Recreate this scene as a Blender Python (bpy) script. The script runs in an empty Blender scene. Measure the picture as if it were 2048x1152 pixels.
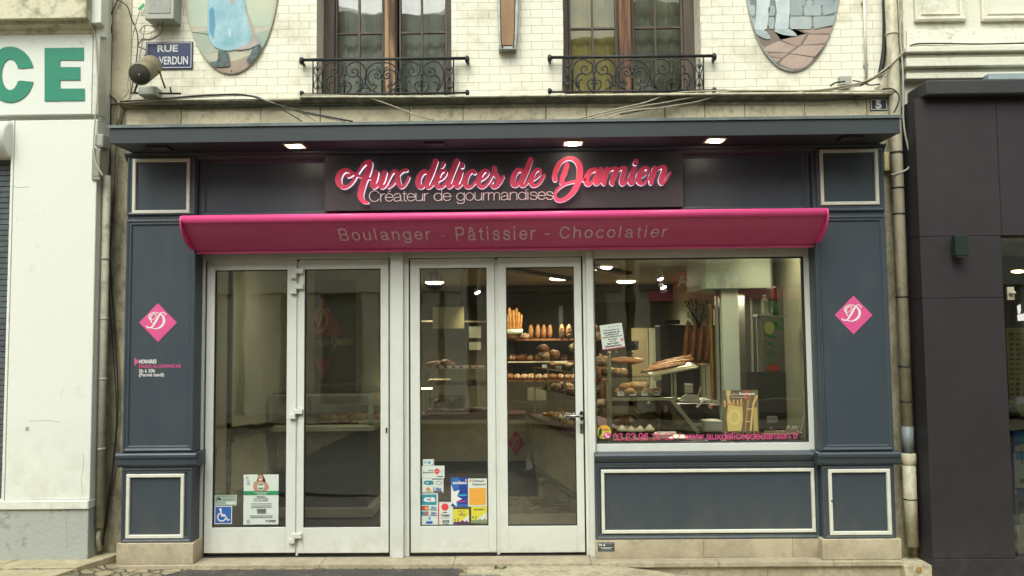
import bpy, math, random
import numpy as np
from mathutils import Vector, Matrix
random.seed(7)
sc = bpy.context.scene
C = sc.collection

# ------------------------------------------------------------------ camera
F, CX, CY, CAMD, CAMH = 1700.0, 1024.0, 576.0, 6.2, 1.53
PITCH, ROLL, YAW = map(math.radians, (3.64, 0.557, 0.754))
R0 = np.array([[math.cos(ROLL), 0, math.sin(ROLL)], [0, 1, 0], [-math.sin(ROLL), 0, math.cos(ROLL)]])
RX = np.array([[1, 0, 0], [0, math.cos(PITCH), -math.sin(PITCH)], [0, math.sin(PITCH), math.cos(PITCH)]])
RZ = np.array([[math.cos(YAW), -math.sin(YAW), 0], [math.sin(YAW), math.cos(YAW), 0], [0, 0, 1]])
RM = RZ @ RX @ R0
cam = bpy.data.cameras.new('camera')
camo = bpy.data.objects.new('camera', cam)
C.objects.link(camo)
m = Matrix.Identity(4)
for i in range(3):
    m[i][0] = RM[i, 0]; m[i][1] = RM[i, 2]; m[i][2] = -RM[i, 1]
m[1][3] = -CAMD; m[2][3] = CAMH
camo.matrix_world = m
cam.sensor_width = 36; cam.lens = 36 * F / 2048
cam.clip_end = 500; cam.clip_start = 0.05
sc.camera = camo

def P(px, py, Y=0.0):
    d = RM @ np.array([px - CX, F, CY - py]); t = (CAMD + Y) / d[1]
    return (t * d[0], Y, CAMH + t * d[2])
def G(px, py, Z=0.0):
    """point on a horizontal plane at height Z"""
    d = RM @ np.array([px - CX, F, CY - py]); t = (Z - CAMH) / d[2]
    return (t * d[0], -CAMD + t * d[1], Z)
def RECT(x0, y0, x1, y1, Y=0.0):
    """world x0, x1, z0, z1 of an upright rectangle measured in the photo on plane Y"""
    xm, ym = (x0 + x1) / 2, (y0 + y1) / 2
    return P(x0, ym, Y)[0], P(x1, ym, Y)[0], P(xm, y1, Y)[2], P(xm, y0, Y)[2]

# ------------------------------------------------------------------ world, sun, exposure
w = bpy.data.worlds.new('World'); sc.world = w; w.use_nodes = True
nt = w.node_tree; nt.nodes.clear()
SUN_EL, SUN_AZ = math.radians(58), math.radians(200)
sky = nt.nodes.new('ShaderNodeTexSky'); sky.sky_type = 'NISHITA'; sky.sun_disc = False
sky.sun_elevation = SUN_EL; sky.sun_rotation = SUN_AZ
sky.air_density = 1.0; sky.dust_density = 6.0; sky.ozone_density = 1.0
hs = nt.nodes.new('ShaderNodeHueSaturation'); hs.inputs['Saturation'].default_value = 0.12
mu = nt.nodes.new('ShaderNodeMixRGB'); mu.blend_type = 'MULTIPLY'; mu.inputs[0].default_value = 1
mu.inputs[2].default_value = (0.97, 1.0, 0.915, 1)
bg = nt.nodes.new('ShaderNodeBackground'); bg.inputs[1].default_value = 0.15
wo = nt.nodes.new('ShaderNodeOutputWorld')
nt.links.new(sky.outputs[0], hs.inputs['Color']); nt.links.new(hs.outputs[0], mu.inputs[1])
nt.links.new(mu.outputs[0], bg.inputs[0]); nt.links.new(bg.outputs[0], wo.inputs[0])
sl = bpy.data.lights.new('overcast_sun', 'SUN'); sl.energy = 0.9; sl.angle = math.radians(40); sl.color = (1, 0.99, 0.93)
so = bpy.data.objects.new('overcast_sun', sl); C.objects.link(so)
# light travels from high behind the viewer, towards the facade
_d = Vector((0.16, 0.95, -0.85)).normalized()
so.rotation_euler = _d.to_track_quat('-Z', 'Y').to_euler(); so.location = (0, -8, 12)
sc.view_settings.view_transform = 'Standard'; sc.view_settings.look = 'None'
sc.view_settings.exposure = 0.68; sc.view_settings.gamma = 1.0
sc.cycles.use_denoising = True
sc.cycles.max_bounces = 8; sc.cycles.transparent_max_bounces = 16
sc.cycles.caustics_reflective = False; sc.cycles.caustics_refractive = False
sc.cycles.sample_clamp_indirect = 6.0

# ------------------------------------------------------------------ materials
MATS = {}
def mat(name, col, rough=0.6, var=0.08, scale=6.0, bump=0.0, bscale=60.0, metal=0.0, emit=None, es=0.0,
        col2=None, thr=None, spec=0.5, coat=0.0, stretch=None):
    if name in MATS: return MATS[name]
    m = bpy.data.materials.new(name); m.use_nodes = True; MATS[name] = m
    n = m.node_tree; b = n.nodes['Principled BSDF']; L = n.links.new
    tc = n.nodes.new('ShaderNodeTexCoord'); mp = n.nodes.new('ShaderNodeMapping')
    L(tc.outputs['Object'], mp.inputs[0])
    if stretch: mp.inputs['Scale'].default_value = stretch
    nz = n.nodes.new('ShaderNodeTexNoise'); nz.inputs['Scale'].default_value = scale
    nz.inputs['Detail'].default_value = 6; nz.inputs['Roughness'].default_value = 0.6
    L(mp.outputs[0], nz.inputs[0])
    rp = n.nodes.new('ShaderNodeValToRGB')
    lo, hi = (thr or (0.3, 0.7))
    rp.color_ramp.elements[0].position = lo; rp.color_ramp.elements[1].position = hi
    c2 = col2 or tuple(max(0, c * (1 - 2 * var)) for c in col)
    c1 = col if col2 else tuple(min(1, c * (1 + var)) for c in col)
    rp.color_ramp.elements[0].color = (*c2, 1); rp.color_ramp.elements[1].color = (*c1, 1)
    L(nz.outputs[0], rp.inputs[0]); L(rp.outputs[0], b.inputs['Base Color'])
    b.inputs['Roughness'].default_value = rough; b.inputs['Metallic'].default_value = metal
    b.inputs['Specular IOR Level'].default_value = spec
    if coat: b.inputs['Coat Weight'].default_value = coat; b.inputs['Coat Roughness'].default_value = 0.15
    if bump:
        n2 = n.nodes.new('ShaderNodeTexNoise'); n2.inputs['Scale'].default_value = bscale; n2.inputs['Detail'].default_value = 4
        L(mp.outputs[0], n2.inputs[0])
        bp = n.nodes.new('ShaderNodeBump'); bp.inputs['Strength'].default_value = bump; bp.inputs['Distance'].default_value = 0.01
        L(n2.outputs[0], bp.inputs['Height']); L(bp.outputs[0], b.inputs['Normal'])
    if emit: b.inputs['Emission Color'].default_value = (*emit, 1); b.inputs['Emission Strength'].default_value = es
    return m

def stained(name, col, dirt, rough=0.8, sc1=2.0, sc2=14.0, lo=0.42, hi=0.62, bump=0.3, bscale=40, streak=1.0, splash=None):
    """paint or stone with patchy dirt (two noise scales multiplied), optionally streaked downwards"""
    if name in MATS: return MATS[name]
    m = bpy.data.materials.new(name); m.use_nodes = True; MATS[name] = m
    n = m.node_tree; b = n.nodes['Principled BSDF']; L = n.links.new
    tc = n.nodes.new('ShaderNodeTexCoord'); mp = n.nodes.new('ShaderNodeMapping')
    mp.inputs['Scale'].default_value = (1, 1, streak); L(tc.outputs['Object'], mp.inputs[0])
    a = n.nodes.new('ShaderNodeTexNoise'); a.inputs['Scale'].default_value = sc1; a.inputs['Detail'].default_value = 8; a.inputs['Roughness'].default_value = 0.7
    c = n.nodes.new('ShaderNodeTexNoise'); c.inputs['Scale'].default_value = sc2; c.inputs['Detail'].default_value = 6; c.inputs['Roughness'].default_value = 0.65
    L(mp.outputs[0], a.inputs[0]); L(mp.outputs[0], c.inputs[0])
    mx = n.nodes.new('ShaderNodeMath'); mx.operation = 'MULTIPLY_ADD'; mx.inputs[1].default_value = 0.45
    ml = n.nodes.new('ShaderNodeMath'); ml.operation = 'MULTIPLY'; ml.inputs[1].default_value = 0.55
    L(a.outputs[0], ml.inputs[0]); L(c.outputs[0], mx.inputs[0]); L(ml.outputs[0], mx.inputs[2])
    rp = n.nodes.new('ShaderNodeValToRGB'); rp.color_ramp.elements[0].position = lo; rp.color_ramp.elements[1].position = hi
    rp.color_ramp.elements[0].color = (*dirt, 1); rp.color_ramp.elements[1].color = (*col, 1)
    L(mx.outputs[0], rp.inputs[0]); L(rp.outputs[0], b.inputs['Base Color'])
    if splash:   # street dirt splashed up from the ground: (height, strength, colour)
        sx = n.nodes.new('ShaderNodeSeparateXYZ'); L(tc.outputs['Object'], sx.inputs[0]); mr = n.nodes.new('ShaderNodeMapRange')
        mr.inputs['From Min'].default_value = 0.0; mr.inputs['From Max'].default_value = splash[0]; mr.inputs['To Min'].default_value = splash[1]; mr.inputs['To Max'].default_value = 0; L(sx.outputs[2], mr.inputs[0])
        r9 = n.nodes.new('ShaderNodeValToRGB'); r9.color_ramp.elements[0].position = 0.38; r9.color_ramp.elements[1].position = 0.62; L(c.outputs[0], r9.inputs[0])
        m9 = n.nodes.new('ShaderNodeMath'); m9.operation = 'MULTIPLY'; L(mr.outputs[0], m9.inputs[0]); L(r9.outputs[0], m9.inputs[1])
        x9 = n.nodes.new('ShaderNodeMixRGB'); x9.inputs[2].default_value = (*splash[2], 1); L(m9.outputs[0], x9.inputs[0]); L(rp.outputs[0], x9.inputs[1]); L(x9.outputs[0], b.inputs['Base Color'])
    b.inputs['Roughness'].default_value = rough
    bp = n.nodes.new('ShaderNodeBump'); bp.inputs['Strength'].default_value = bump; bp.inputs['Distance'].default_value = 0.01
    n2 = n.nodes.new('ShaderNodeTexNoise'); n2.inputs['Scale'].default_value = bscale; n2.inputs['Detail'].default_value = 5
    L(tc.outputs['Object'], n2.inputs[0]); L(n2.outputs[0], bp.inputs['Height']); L(bp.outputs[0], b.inputs['Normal'])
    return m

def brick_mat():
    m = bpy.data.materials.new('painted_brick'); m.use_nodes = True
    n = m.node_tree; b = n.nodes['Principled BSDF']; L = n.links.new
    tc = n.nodes.new('ShaderNodeTexCoord')
    sp = n.nodes.new('ShaderNodeSeparateXYZ'); L(tc.outputs['Object'], sp.inputs[0])
    ad = n.nodes.new('ShaderNodeMath'); L(sp.outputs[0], ad.inputs[0]); L(sp.outputs[1], ad.inputs[1])
    cb = n.nodes.new('ShaderNodeCombineXYZ'); L(ad.outputs[0], cb.inputs[0]); L(sp.outputs[2], cb.inputs[1])
    # courses slightly uneven, as hand laid
    nd = n.nodes.new('ShaderNodeTexNoise'); nd.inputs['Scale'].default_value = 5; L(cb.outputs[0], nd.inputs[0])
    vs = n.nodes.new('ShaderNodeVectorMath'); vs.operation = 'SCALE'; vs.inputs['Scale'].default_value = 0.013; L(nd.outputs['Color'], vs.inputs[0])
    va = n.nodes.new('ShaderNodeVectorMath'); L(cb.outputs[0], va.inputs[0]); L(vs.outputs[0], va.inputs[1])
    bk = n.nodes.new('ShaderNodeTexBrick')
    bk.inputs['Scale'].default_value = 1.0; bk.inputs['Brick Width'].default_value = 0.158; bk.inputs['Row Height'].default_value = 0.0607
    bk.inputs['Mortar Size'].default_value = 0.0019; bk.inputs['Mortar Smooth'].default_value = 0.3
    bk.inputs['Color1'].default_value = (0.74, 0.72, 0.60, 1); bk.inputs['Color2'].default_value = (0.79, 0.77, 0.645, 1)
    bk.inputs['Mortar'].default_value = (0.40, 0.37, 0.26, 1)
    L(va.outputs[0], bk.inputs['Vector'])
    nz = n.nodes.new('ShaderNodeTexNoise'); nz.inputs['Scale'].default_value = 2.2; nz.inputs['Detail'].default_value = 9; nz.inputs['Roughness'].default_value = 0.7
    L(tc.outputs['Object'], nz.inputs[0])
    rp = n.nodes.new('ShaderNodeValToRGB'); rp.color_ramp.elements[0].position = 0.36; rp.color_ramp.elements[1].position = 0.5
    rp.color_ramp.elements[0].color = (0.66, 0.64, 0.55, 1); rp.color_ramp.elements[1].color = (1, 1, 1, 1)
    L(nz.outputs[0], rp.inputs[0])
    mx = n.nodes.new('ShaderNodeMixRGB'); mx.blend_type = 'MULTIPLY'; mx.inputs[0].default_value = 0.8
    L(bk.outputs[0], mx.inputs[1]); L(rp.outputs[0], mx.inputs[2])
    # grime splashed up from the stone ledge
    mr = n.nodes.new('ShaderNodeMapRange'); mr.inputs['From Min'].default_value = LEDGE_Z; mr.inputs['From Max'].default_value = LEDGE_Z + 0.35
    mr.inputs['To Min'].default_value = 0.75; mr.inputs['To Max'].default_value = 0.0; L(sp.outputs[2], mr.inputs[0])
    n3 = n.nodes.new('ShaderNodeTexNoise'); n3.inputs['Scale'].default_value = 4.5; n3.inputs['Detail'].default_value = 7; L(tc.outputs['Object'], n3.inputs[0])
    r3 = n.nodes.new('ShaderNodeValToRGB'); r3.color_ramp.elements[0].position = 0.45; r3.color_ramp.elements[1].position = 0.65; L(n3.outputs[0], r3.inputs[0])
    mm = n.nodes.new('ShaderNodeMath'); mm.operation = 'MULTIPLY'; L(mr.outputs[0], mm.inputs[0]); L(r3.outputs[0], mm.inputs[1])
    m2 = n.nodes.new('ShaderNodeMixRGB'); m2.inputs[2].default_value = (0.26, 0.24, 0.17, 1)
    L(mm.outputs[0], m2.inputs[0]); L(mx.outputs[0], m2.inputs[1])
    L(m2.outputs[0], b.inputs['Base Color']); b.inputs['Roughness'].default_value = 0.65
    iv = n.nodes.new('ShaderNodeMath'); iv.operation = 'SUBTRACT'; iv.inputs[0].default_value = 1.0; L(bk.outputs['Fac'], iv.inputs[1])
    nf = n.nodes.new('ShaderNodeTexNoise'); nf.inputs['Scale'].default_value = 45; L(tc.outputs['Object'], nf.inputs[0])
    hh = n.nodes.new('ShaderNodeMath'); hh.operation = 'MULTIPLY_ADD'; hh.inputs[1].default_value = 0.35; L(nf.outputs[0], hh.inputs[0]); L(iv.outputs[0], hh.inputs[2])
    bp = n.nodes.new('ShaderNodeBump'); bp.inputs['Strength'].default_value = 0.45; bp.inputs['Distance'].default_value = 0.005
    L(hh.outputs[0], bp.inputs['Height']); L(bp.outputs[0], b.inputs['Normal'])
    return m

def glass_mat(name, tint=(0.86, 0.9, 0.84), refl=0.07, rough=0.0, wav=0.0):
    m = bpy.data.materials.new(name); m.use_nodes = True; n = m.node_tree; n.nodes.clear(); L = n.links.new
    o = n.nodes.new('ShaderNodeOutputMaterial'); t = n.nodes.new('ShaderNodeBsdfTransparent'); t.inputs[0].default_value = (*tint, 1)
    g = n.nodes.new('ShaderNodeBsdfGlossy'); g.inputs['Roughness'].default_value = rough
    fr = n.nodes.new('ShaderNodeFresnel'); fr.inputs[0].default_value = 1.5
    ad = n.nodes.new('ShaderNodeMath'); ad.inputs[1].default_value = refl; L(fr.outputs[0], ad.inputs[0])
    mx = n.nodes.new('ShaderNodeMixShader'); L(ad.outputs[0], mx.inputs[0]); L(t.outputs[0], mx.inputs[1]); L(g.outputs[0], mx.inputs[2])
    if wav:
        tc = n.nodes.new('ShaderNodeTexCoord'); nz = n.nodes.new('ShaderNodeTexNoise'); nz.inputs['Scale'].default_value = 3
        L(tc.outputs['Object'], nz.inputs[0]); bp = n.nodes.new('ShaderNodeBump'); bp.inputs['Strength'].default_value = wav; bp.inputs['Distance'].default_value = 0.02
        L(nz.outputs[0], bp.inputs['Height']); L(bp.outputs[0], g.inputs['Normal'])
    L(mx.outputs[0], o.inputs[0]); return m

def lamp_mat(name, col, s):
    return mat(name, (0.9, 0.9, 0.85), emit=col, es=s)

# ------------------------------------------------------------------ mesh building
def catmull(pts, n=6, closed=False):
    pts = [tuple(map(float, p)) for p in pts]
    if len(pts) < 3 and not closed: 
        a, b = np.array(pts[0]), np.array(pts[-1])
        return [tuple(a + (b - a) * i / n) for i in range(n + 1)]
    Q = [np.array(p) for p in pts]; N = len(Q); out = []
    rng = range(N) if closed else range(N - 1)
    for i in rng:
        if closed: p0, p1, p2, p3 = Q[i - 1], Q[i], Q[(i + 1) % N], Q[(i + 2) % N]
        else: p0, p1, p2, p3 = Q[max(i - 1, 0)], Q[i], Q[i + 1], Q[min(i + 2, N - 1)]
        for k in range(n):
            t = k / n
            out.append(tuple(0.5 * ((2 * p1) + (-p0 + p2) * t + (2 * p0 - 5 * p1 + 4 * p2 - p3) * t * t + (-p0 + 3 * p1 - 3 * p2 + p3) * t ** 3)))
    if not closed: out.append(tuple(Q[-1]))
    return out

class MB:
    def __init__(s): s.v = []; s.f = []; s.fm = []; s.mats = []; s.sm = []
    def mi(s, m):
        if m not in s.mats: s.mats.append(m)
        return s.mats.index(m)
    def add(s, vs, fs, m, smooth=False):
        o = len(s.v); s.v += [tuple(v) for v in vs]; k = s.mi(m)
        for f in fs: s.f.append(tuple(i + o for i in f)); s.fm.append(k); s.sm.append(smooth)
        return s
    def box(s, x0, x1, y0, y1, z0, z1, m):
        x0, x1 = sorted((x0, x1)); y0, y1 = sorted((y0, y1)); z0, z1 = sorted((z0, z1))
        v = [(x0, y0, z0), (x1, y0, z0), (x1, y1, z0), (x0, y1, z0), (x0, y0, z1), (x1, y0, z1), (x1, y1, z1), (x0, y1, z1)]
        return s.add(v, [(0, 3, 2, 1), (4, 5, 6, 7), (0, 1, 5, 4), (1, 2, 6, 5), (2, 3, 7, 6), (3, 0, 4, 7)], m)
    def rb(s, x0, y0, x1, y1, Y0, Y1, m, Yp=None):
        """box measured in the photo: front face on plane Y0, back on Y1"""
        a = RECT(x0, y0, x1, y1, Y0 if Yp is None else Yp); return s.box(a[0], a[1], Y0, Y1, a[2], a[3], m)
    def obox(s, o, ax, ay, az, m):
        """box from a corner point and three edge vectors"""
        o, ax, ay, az = map(Vector, (o, ax, ay, az))
        v = [o, o + ax, o + ax + ay, o + ay, o + az, o + ax + az, o + ax + ay + az, o + ay + az]
        f = [(0, 3, 2, 1), (4, 5, 6, 7), (0, 1, 5, 4), (1, 2, 6, 5), (2, 3, 7, 6), (3, 0, 4, 7)]
        if ax.cross(ay).dot(az) < 0: f = [tuple(reversed(q)) for q in f]
        return s.add(v, f, m)
    def prism(s, poly, y0, y1, m):
        """polygon in XZ (list of (x,z)) extruded between planes y0 (front) and y1"""
        n = len(poly); A = sum(poly[i][0] * poly[(i + 1) % n][1] - poly[(i + 1) % n][0] * poly[i][1] for i in range(n))
        if A < 0: poly = poly[::-1]
        v = [(p[0], y0, p[1]) for p in poly] + [(p[0], y1, p[1]) for p in poly]
        f = [tuple(range(n)), tuple(range(2 * n - 1, n - 1, -1))] + [(i, i + n, (i + 1) % n + n, (i + 1) % n) for i in range(n)]
        return s.add(v, f, m)
    def ppoly(s, pts, Y, th, m):
        return s.prism([(lambda q: (q[0], q[2]))(P(a, b, Y)) for a, b in pts], Y, Y + th, m)
    def disc(s, cx, cy, rx, ry, Y, th, m, n=28):
        return s.ppoly([(cx + rx * math.cos(2 * math.pi * i / n), cy + ry * math.sin(2 * math.pi * i / n)) for i in range(n)], Y, th, m)
    def xprof(s, prof, x0, x1, m, smooth=False):
        """closed profile of (y,z) swept along X"""
        n = len(prof); A = sum(prof[i][0] * prof[(i + 1) % n][1] - prof[(i + 1) % n][0] * prof[i][1] for i in range(n))
        if A < 0: prof = prof[::-1]
        v = [(x0, p[0], p[1]) for p in prof] + [(x1, p[0], p[1]) for p in prof]
        f = [tuple(range(n - 1, -1, -1)), tuple(range(n, 2 * n))] + [(i, (i + 1) % n, (i + 1) % n + n, i + n) for i in range(n)]
        return s.add(v, f, m, smooth)
    def frame(s, x0, x1, z0, z1, prof, m, fill=None):
        """mitred picture-frame moulding facing -Y: prof = [(inset, y)...]"""
        v = []; f = []
        for d, y in prof: v += [(x0 + d, y, z0 + d), (x1 - d, y, z0 + d), (x1 - d, y, z1 - d), (x0 + d, y, z1 - d)]
        for k in range(len(prof) - 1):
            for i in range(4):
                j = (i + 1) % 4; f.append((k * 4 + i, k * 4 + j, k * 4 + 4 + j, k * 4 + 4 + i))
        s.add(v, f, m)
        if fill:
            d, y = prof[-1]; s.add([(x0 + d, y, z0 + d), (x1 - d, y, z0 + d), (x1 - d, y, z1 - d), (x0 + d, y, z1 - d)], [(0, 1, 2, 3)], fill)
        return s
    def tube(s, pts, r, m, n=8, closed=False, caps=True):
        pts = [Vector(p) for p in pts]; N = len(pts); vs = []; fs = []
        rr = r if isinstance(r, (list, tuple)) else [r] * N
        up = None
        for i, p in enumerate(pts):
            a = pts[i - 1] if (i > 0 or closed) else p; b = pts[(i + 1) % N] if (i < N - 1 or closed) else p
            t = (b - a); t = t.normalized() if t.length > 1e-9 else Vector((0, 0, 1))
            if up is None: up = Vector((0, 1, 0)) if abs(t.y) < 0.9 else Vector((1, 0, 0))
            u = t.cross(up); u = u.normalized() if u.length > 1e-6 else Vector((1, 0, 0)); q = t.cross(u); up = -q if (-q).dot(up) > 0 else q
            q = u.cross(t)
            for k in range(n):
                c = 2 * math.pi * k / n; vs.append(p + (u * math.cos(c) + q * math.sin(c)) * rr[i])
        for i in range(N if closed else N - 1):
            for k in range(n):
                a, b = i * n + k, i * n + (k + 1) % n; c, d = ((i + 1) % N) * n + (k + 1) % n, ((i + 1) % N) * n + k
                fs.append((a, d, c, b))
        if caps and not closed: fs.append(tuple(range(n))); fs.append(tuple(range(N * n - 1, (N - 1) * n - 1, -1)))
        return s.add(vs, fs, m, True)
    def lathe(s, c, prof, m, ax=(0, 0, 1), n=20, smooth=True):
        """prof = [(radius, height)...] round axis ax from c"""
        ax = Vector(ax).normalized(); u = ax.orthogonal().normalized(); q = ax.cross(u); c = Vector(c); vs = []; fs = []
        for r, h in prof:
            for k in range(n):
                a = 2 * math.pi * k / n; vs.append(c + ax * h + (u * math.cos(a) + q * math.sin(a)) * max(r, 1e-5))
        for i in range(len(prof) - 1):
            for k in range(n): fs.append((i * n + k, i * n + (k + 1) % n, (i + 1) * n + (k + 1) % n, (i + 1) * n + k))
        fs.append(tuple(range(n - 1, -1, -1))); fs.append(tuple(range((len(prof) - 1) * n, len(prof) * n)))
        return s.add(vs, fs, m, smooth)
    def blob(s, c, r, m, rot=0.0, tilt=0.0, amp=0.08, seed=0, nu=14, nv=9, taper=0.0, bend=0.0):
        """noisy ellipsoid: c centre, r radii, rot about Z, tilt about Y"""
        rn = random.Random(seed); ph = [rn.uniform(0, 6.28) for _ in range(6)]; vs = []; fs = []
        M = Matrix.Rotation(rot, 3, 'Z') @ Matrix.Rotation(tilt, 3, 'Y')
        for j in range(nv + 1):
            th = math.pi * j / nv
            for i in range(nu):
                a = 2 * math.pi * i / nu
                x, y, z = math.cos(th), math.sin(th) * math.cos(a), math.sin(th) * math.sin(a)
                k = 1 + amp * (math.sin(3 * a + ph[0] + 2 * th) * 0.5 + math.sin(5 * th + ph[1] + a) * 0.5 + 0.4 * math.sin(9 * a + 7 * th + ph[2]))
                tp = 1 - taper * x
                p = Vector((x * r[0], y * r[1] * k * tp, z * r[2] * k * tp + bend * x * x * r[0])); p = M @ p
                vs.append((p.x + c[0], p.y + c[1], p.z + c[2]))
        for j in range(nv):
            for i in range(nu): fs.append((j * nu + i, j * nu + (i + 1) % nu, (j + 1) * nu + (i + 1) % nu, (j + 1) * nu + i))
        return s.add(vs, fs, m, True)
    def mesh(s, me, m, fn):
        vs = [fn(v.co) for v in me.vertices]; fs = [tuple(p.vertices) for p in me.polygons]; s.add(vs, fs, m); bpy.data.meshes.remove(me); return s
    def text(s, body, x0, y0, x1, y1, Y, m, th=0.002, bold=0.0, spacing=1.0, res=3, shear=0.0, mirror=False, fn=None, mono=None):
        """lettering fitted to a rectangle of the photo on plane Y (front face at Y-th)"""
        me = mono_mesh(body, mono, (spacing - 1) * 100) if mono else text_mesh(body, bold, spacing, res, shear); xs = [v.co.x for v in me.vertices]; ys = [v.co.y for v in me.vertices]; zs = [v.co.z for v in me.vertices]
        a0, a1, b0, b1 = min(xs), max(xs), min(ys), max(ys); zm = max(zs)
        X0, X1, Z0, Z1 = RECT(x0, y0, x1, y1, Y) if fn is None else (0, 1, 0, 1)
        if mirror: X0, X1 = X1, X0
        def f(c):
            u = (c.x - a0) / (a1 - a0); vv = (c.y - b0) / (b1 - b0); k = (c.z / zm + 1) / 2
            if fn: return fn(u, vv, k)
            return (X0 + (X1 - X0) * u, Y - th * k, Z0 + (Z1 - Z0) * vv)
        return s.mesh(me, m, f)
    def build(s, name, parent=None, label=None, cat=None, group=None, kind=None, bevel=0.0, segs=1, ang=40):
        me = bpy.data.meshes.new(name); vs = np.array(s.v, dtype=float)
        if parent is not None:
            off = wloc(parent)
        else:
            lo, hi = vs.min(0), vs.max(0); off = Vector(((lo[0] + hi[0]) / 2, (lo[1] + hi[1]) / 2, lo[2]))
        vs = vs - np.array(off[:])
        me.from_pydata([tuple(v) for v in vs], [], s.f); me.validate(clean_customdata=False)
        for mm in s.mats: me.materials.append(mm)
        if len(me.polygons) == len(s.fm):
            me.polygons.foreach_set('material_index', s.fm); me.polygons.foreach_set('use_smooth', s.sm)
        me.update()
        o = bpy.data.objects.new(name, me); C.objects.link(o)
        if parent is not None: o.parent = parent
        else: o.location = off
        if bevel:
            bv = o.modifiers.new('bevel', 'BEVEL'); bv.width = bevel; bv.segments = segs; bv.limit_method = 'ANGLE'; bv.angle_limit = math.radians(ang)
        tag(o, label, cat, group, kind)
        return o

def wloc(o):
    v = Vector((0, 0, 0))
    while o is not None: v += o.location; o = o.parent
    return v
def tag(o, label=None, cat=None, group=None, kind=None):
    if label: o['label'] = label
    if cat: o['category'] = cat
    if group: o['group'] = group
    if kind: o['kind'] = kind
    return o
def thing(name, label, cat, loc=(0, 0, 0), group=None):
    o = bpy.data.objects.new(name, None); C.objects.link(o); o.location = loc; o.empty_display_size = 0.1
    return tag(o, label, cat, group)
def dup(root, delta, label=None):
    """copy of a thing with its parts and sub-parts, moved by delta"""
    r = root.copy(); C.objects.link(r); r.location = root.location + Vector(delta)
    if label: r['label'] = label
    def rec(a, b):
        for ch in list(a.children):
            c = ch.copy(); C.objects.link(c); c.parent = b; rec(ch, c)
    rec(root, r)
    return r

_tc = {}
def text_mesh(body, bold, spacing, res, shear):
    c = bpy.data.curves.new('t', 'FONT'); c.body = body; c.extrude = 0.5; c.offset = bold; c.space_character = spacing; c.resolution_u = res; c.shear = shear
    c.align_x = 'CENTER'
    o = bpy.data.objects.new('t', c); me = bpy.data.meshes.new_from_object(o); bpy.data.objects.remove(o); bpy.data.curves.remove(c)
    return me

def outline(strokes, step=7.0, grow=0.0):
    """outline loops of the union of brush strokes given as (x, y, radius) control points"""
    smp = []
    for st in strokes:
        if len(st) == 1: smp.append(st[0]); continue
        smp += catmull(st, 14)
    A = np.array(smp, float); A[:, 2] = np.maximum(A[:, 2] + grow, 3)
    pad = 16
    x0, y0 = A[:, 0].min() - A[:, 2].max() - pad, A[:, 1].min() - A[:, 2].max() - pad
    x1, y1 = A[:, 0].max() + A[:, 2].max() + pad, A[:, 1].max() + A[:, 2].max() + pad
    nx, ny = int((x1 - x0) / step) + 2, int((y1 - y0) / step) + 2
    gx = x0 + np.arange(nx) * step; gy = y0 + np.arange(ny) * step
    D = np.full((ny, nx), 50.0)
    for (x, y, r) in A:
        i0, i1 = max(int((x - r - 20 - x0) / step), 0), min(int((x + r + 20 - x0) / step) + 2, nx)
        j0, j1 = max(int((y - r - 20 - y0) / step), 0), min(int((y + r + 20 - y0) / step) + 2, ny)
        d = np.hypot(gx[None, i0:i1] - x, gy[j0:j1, None] - y) - r
        D[j0:j1, i0:i1] = np.minimum(D[j0:j1, i0:i1], d)
    D[np.abs(D) < 1e-6] = 1e-6
    seg = {}
    def ip(a, b):   # point on the grid edge a-b, keyed by the edge
        da, db = D[a[1], a[0]], D[b[1], b[0]]; t = da / (da - db)
        return (gx[a[0]] + (gx[b[0]] - gx[a[0]]) * t, gy[a[1]] + (gy[b[1]] - gy[a[1]]) * t)
    pts = {}
    S = D < 0
    mixed = (S[:-1, :-1].astype(int) + S[1:, :-1] + S[:-1, 1:] + S[1:, 1:])
    for j, i in zip(*np.where((mixed > 0) & (mixed < 4))):
        c = [(i, j), (i + 1, j), (i + 1, j + 1), (i, j + 1)]; ins = [S[q[1], q[0]] for q in c]
        ent, ext = [], []
        for k in range(4):
            a, b = c[k], c[(k + 1) % 4]
            if ins[k] != ins[(k + 1) % 4]:
                key = (min(a, b), max(a, b)); pts[key] = ip(*key)
                (ext if ins[k] else ent).append(key)
        if len(ent) == 2:   # saddle: pair neighbours consistently
            pass
        for a, b in zip(ent, ext): seg.setdefault(b, []).append(a)
    loops = []
    while seg:
        st = next(iter(seg)); cur = st; lp = []
        while cur in seg:
            lp.append(pts[cur]); nx_ = seg[cur].pop()
            if not seg[cur]: del seg[cur]
            cur = nx_
        if len(lp) > 5: loops.append(lp)
    return loops

def fill_mesh(loops):
    """filled and extruded (z -0.5..0.5) mesh of nested loops, even-odd"""
    c = bpy.data.curves.new('f', 'CURVE'); c.dimensions = '2D'; c.fill_mode = 'BOTH'; c.extrude = 0.5
    for lp in loops:
        s = c.splines.new('POLY'); s.points.add(len(lp) - 1)
        for i, (x, y) in enumerate(lp): s.points[i].co = (x, y, 0, 1)
        s.use_cyclic_u = True
    o = bpy.data.objects.new('f', c); me = bpy.data.meshes.new_from_object(o); bpy.data.objects.remove(o); bpy.data.curves.remove(c)
    return me
def brush(mb, strokes, conv, Y, th, m, grow=0.0, step=7.0, trace=None):
    """brush lettering: conv maps stroke units to photo pixels, traced on plane Y; front at Y-th"""
    loops = outline(strokes, step, grow)
    wl = [[(lambda q: (q[0], q[2]))(P(*conv(x, y), Y if trace is None else trace)) for x, y in lp] for lp in loops]
    return mb.mesh(fill_mesh(wl), m, lambda c: (c.x, Y - th * (c.z + 0.5), c.y))

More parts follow.
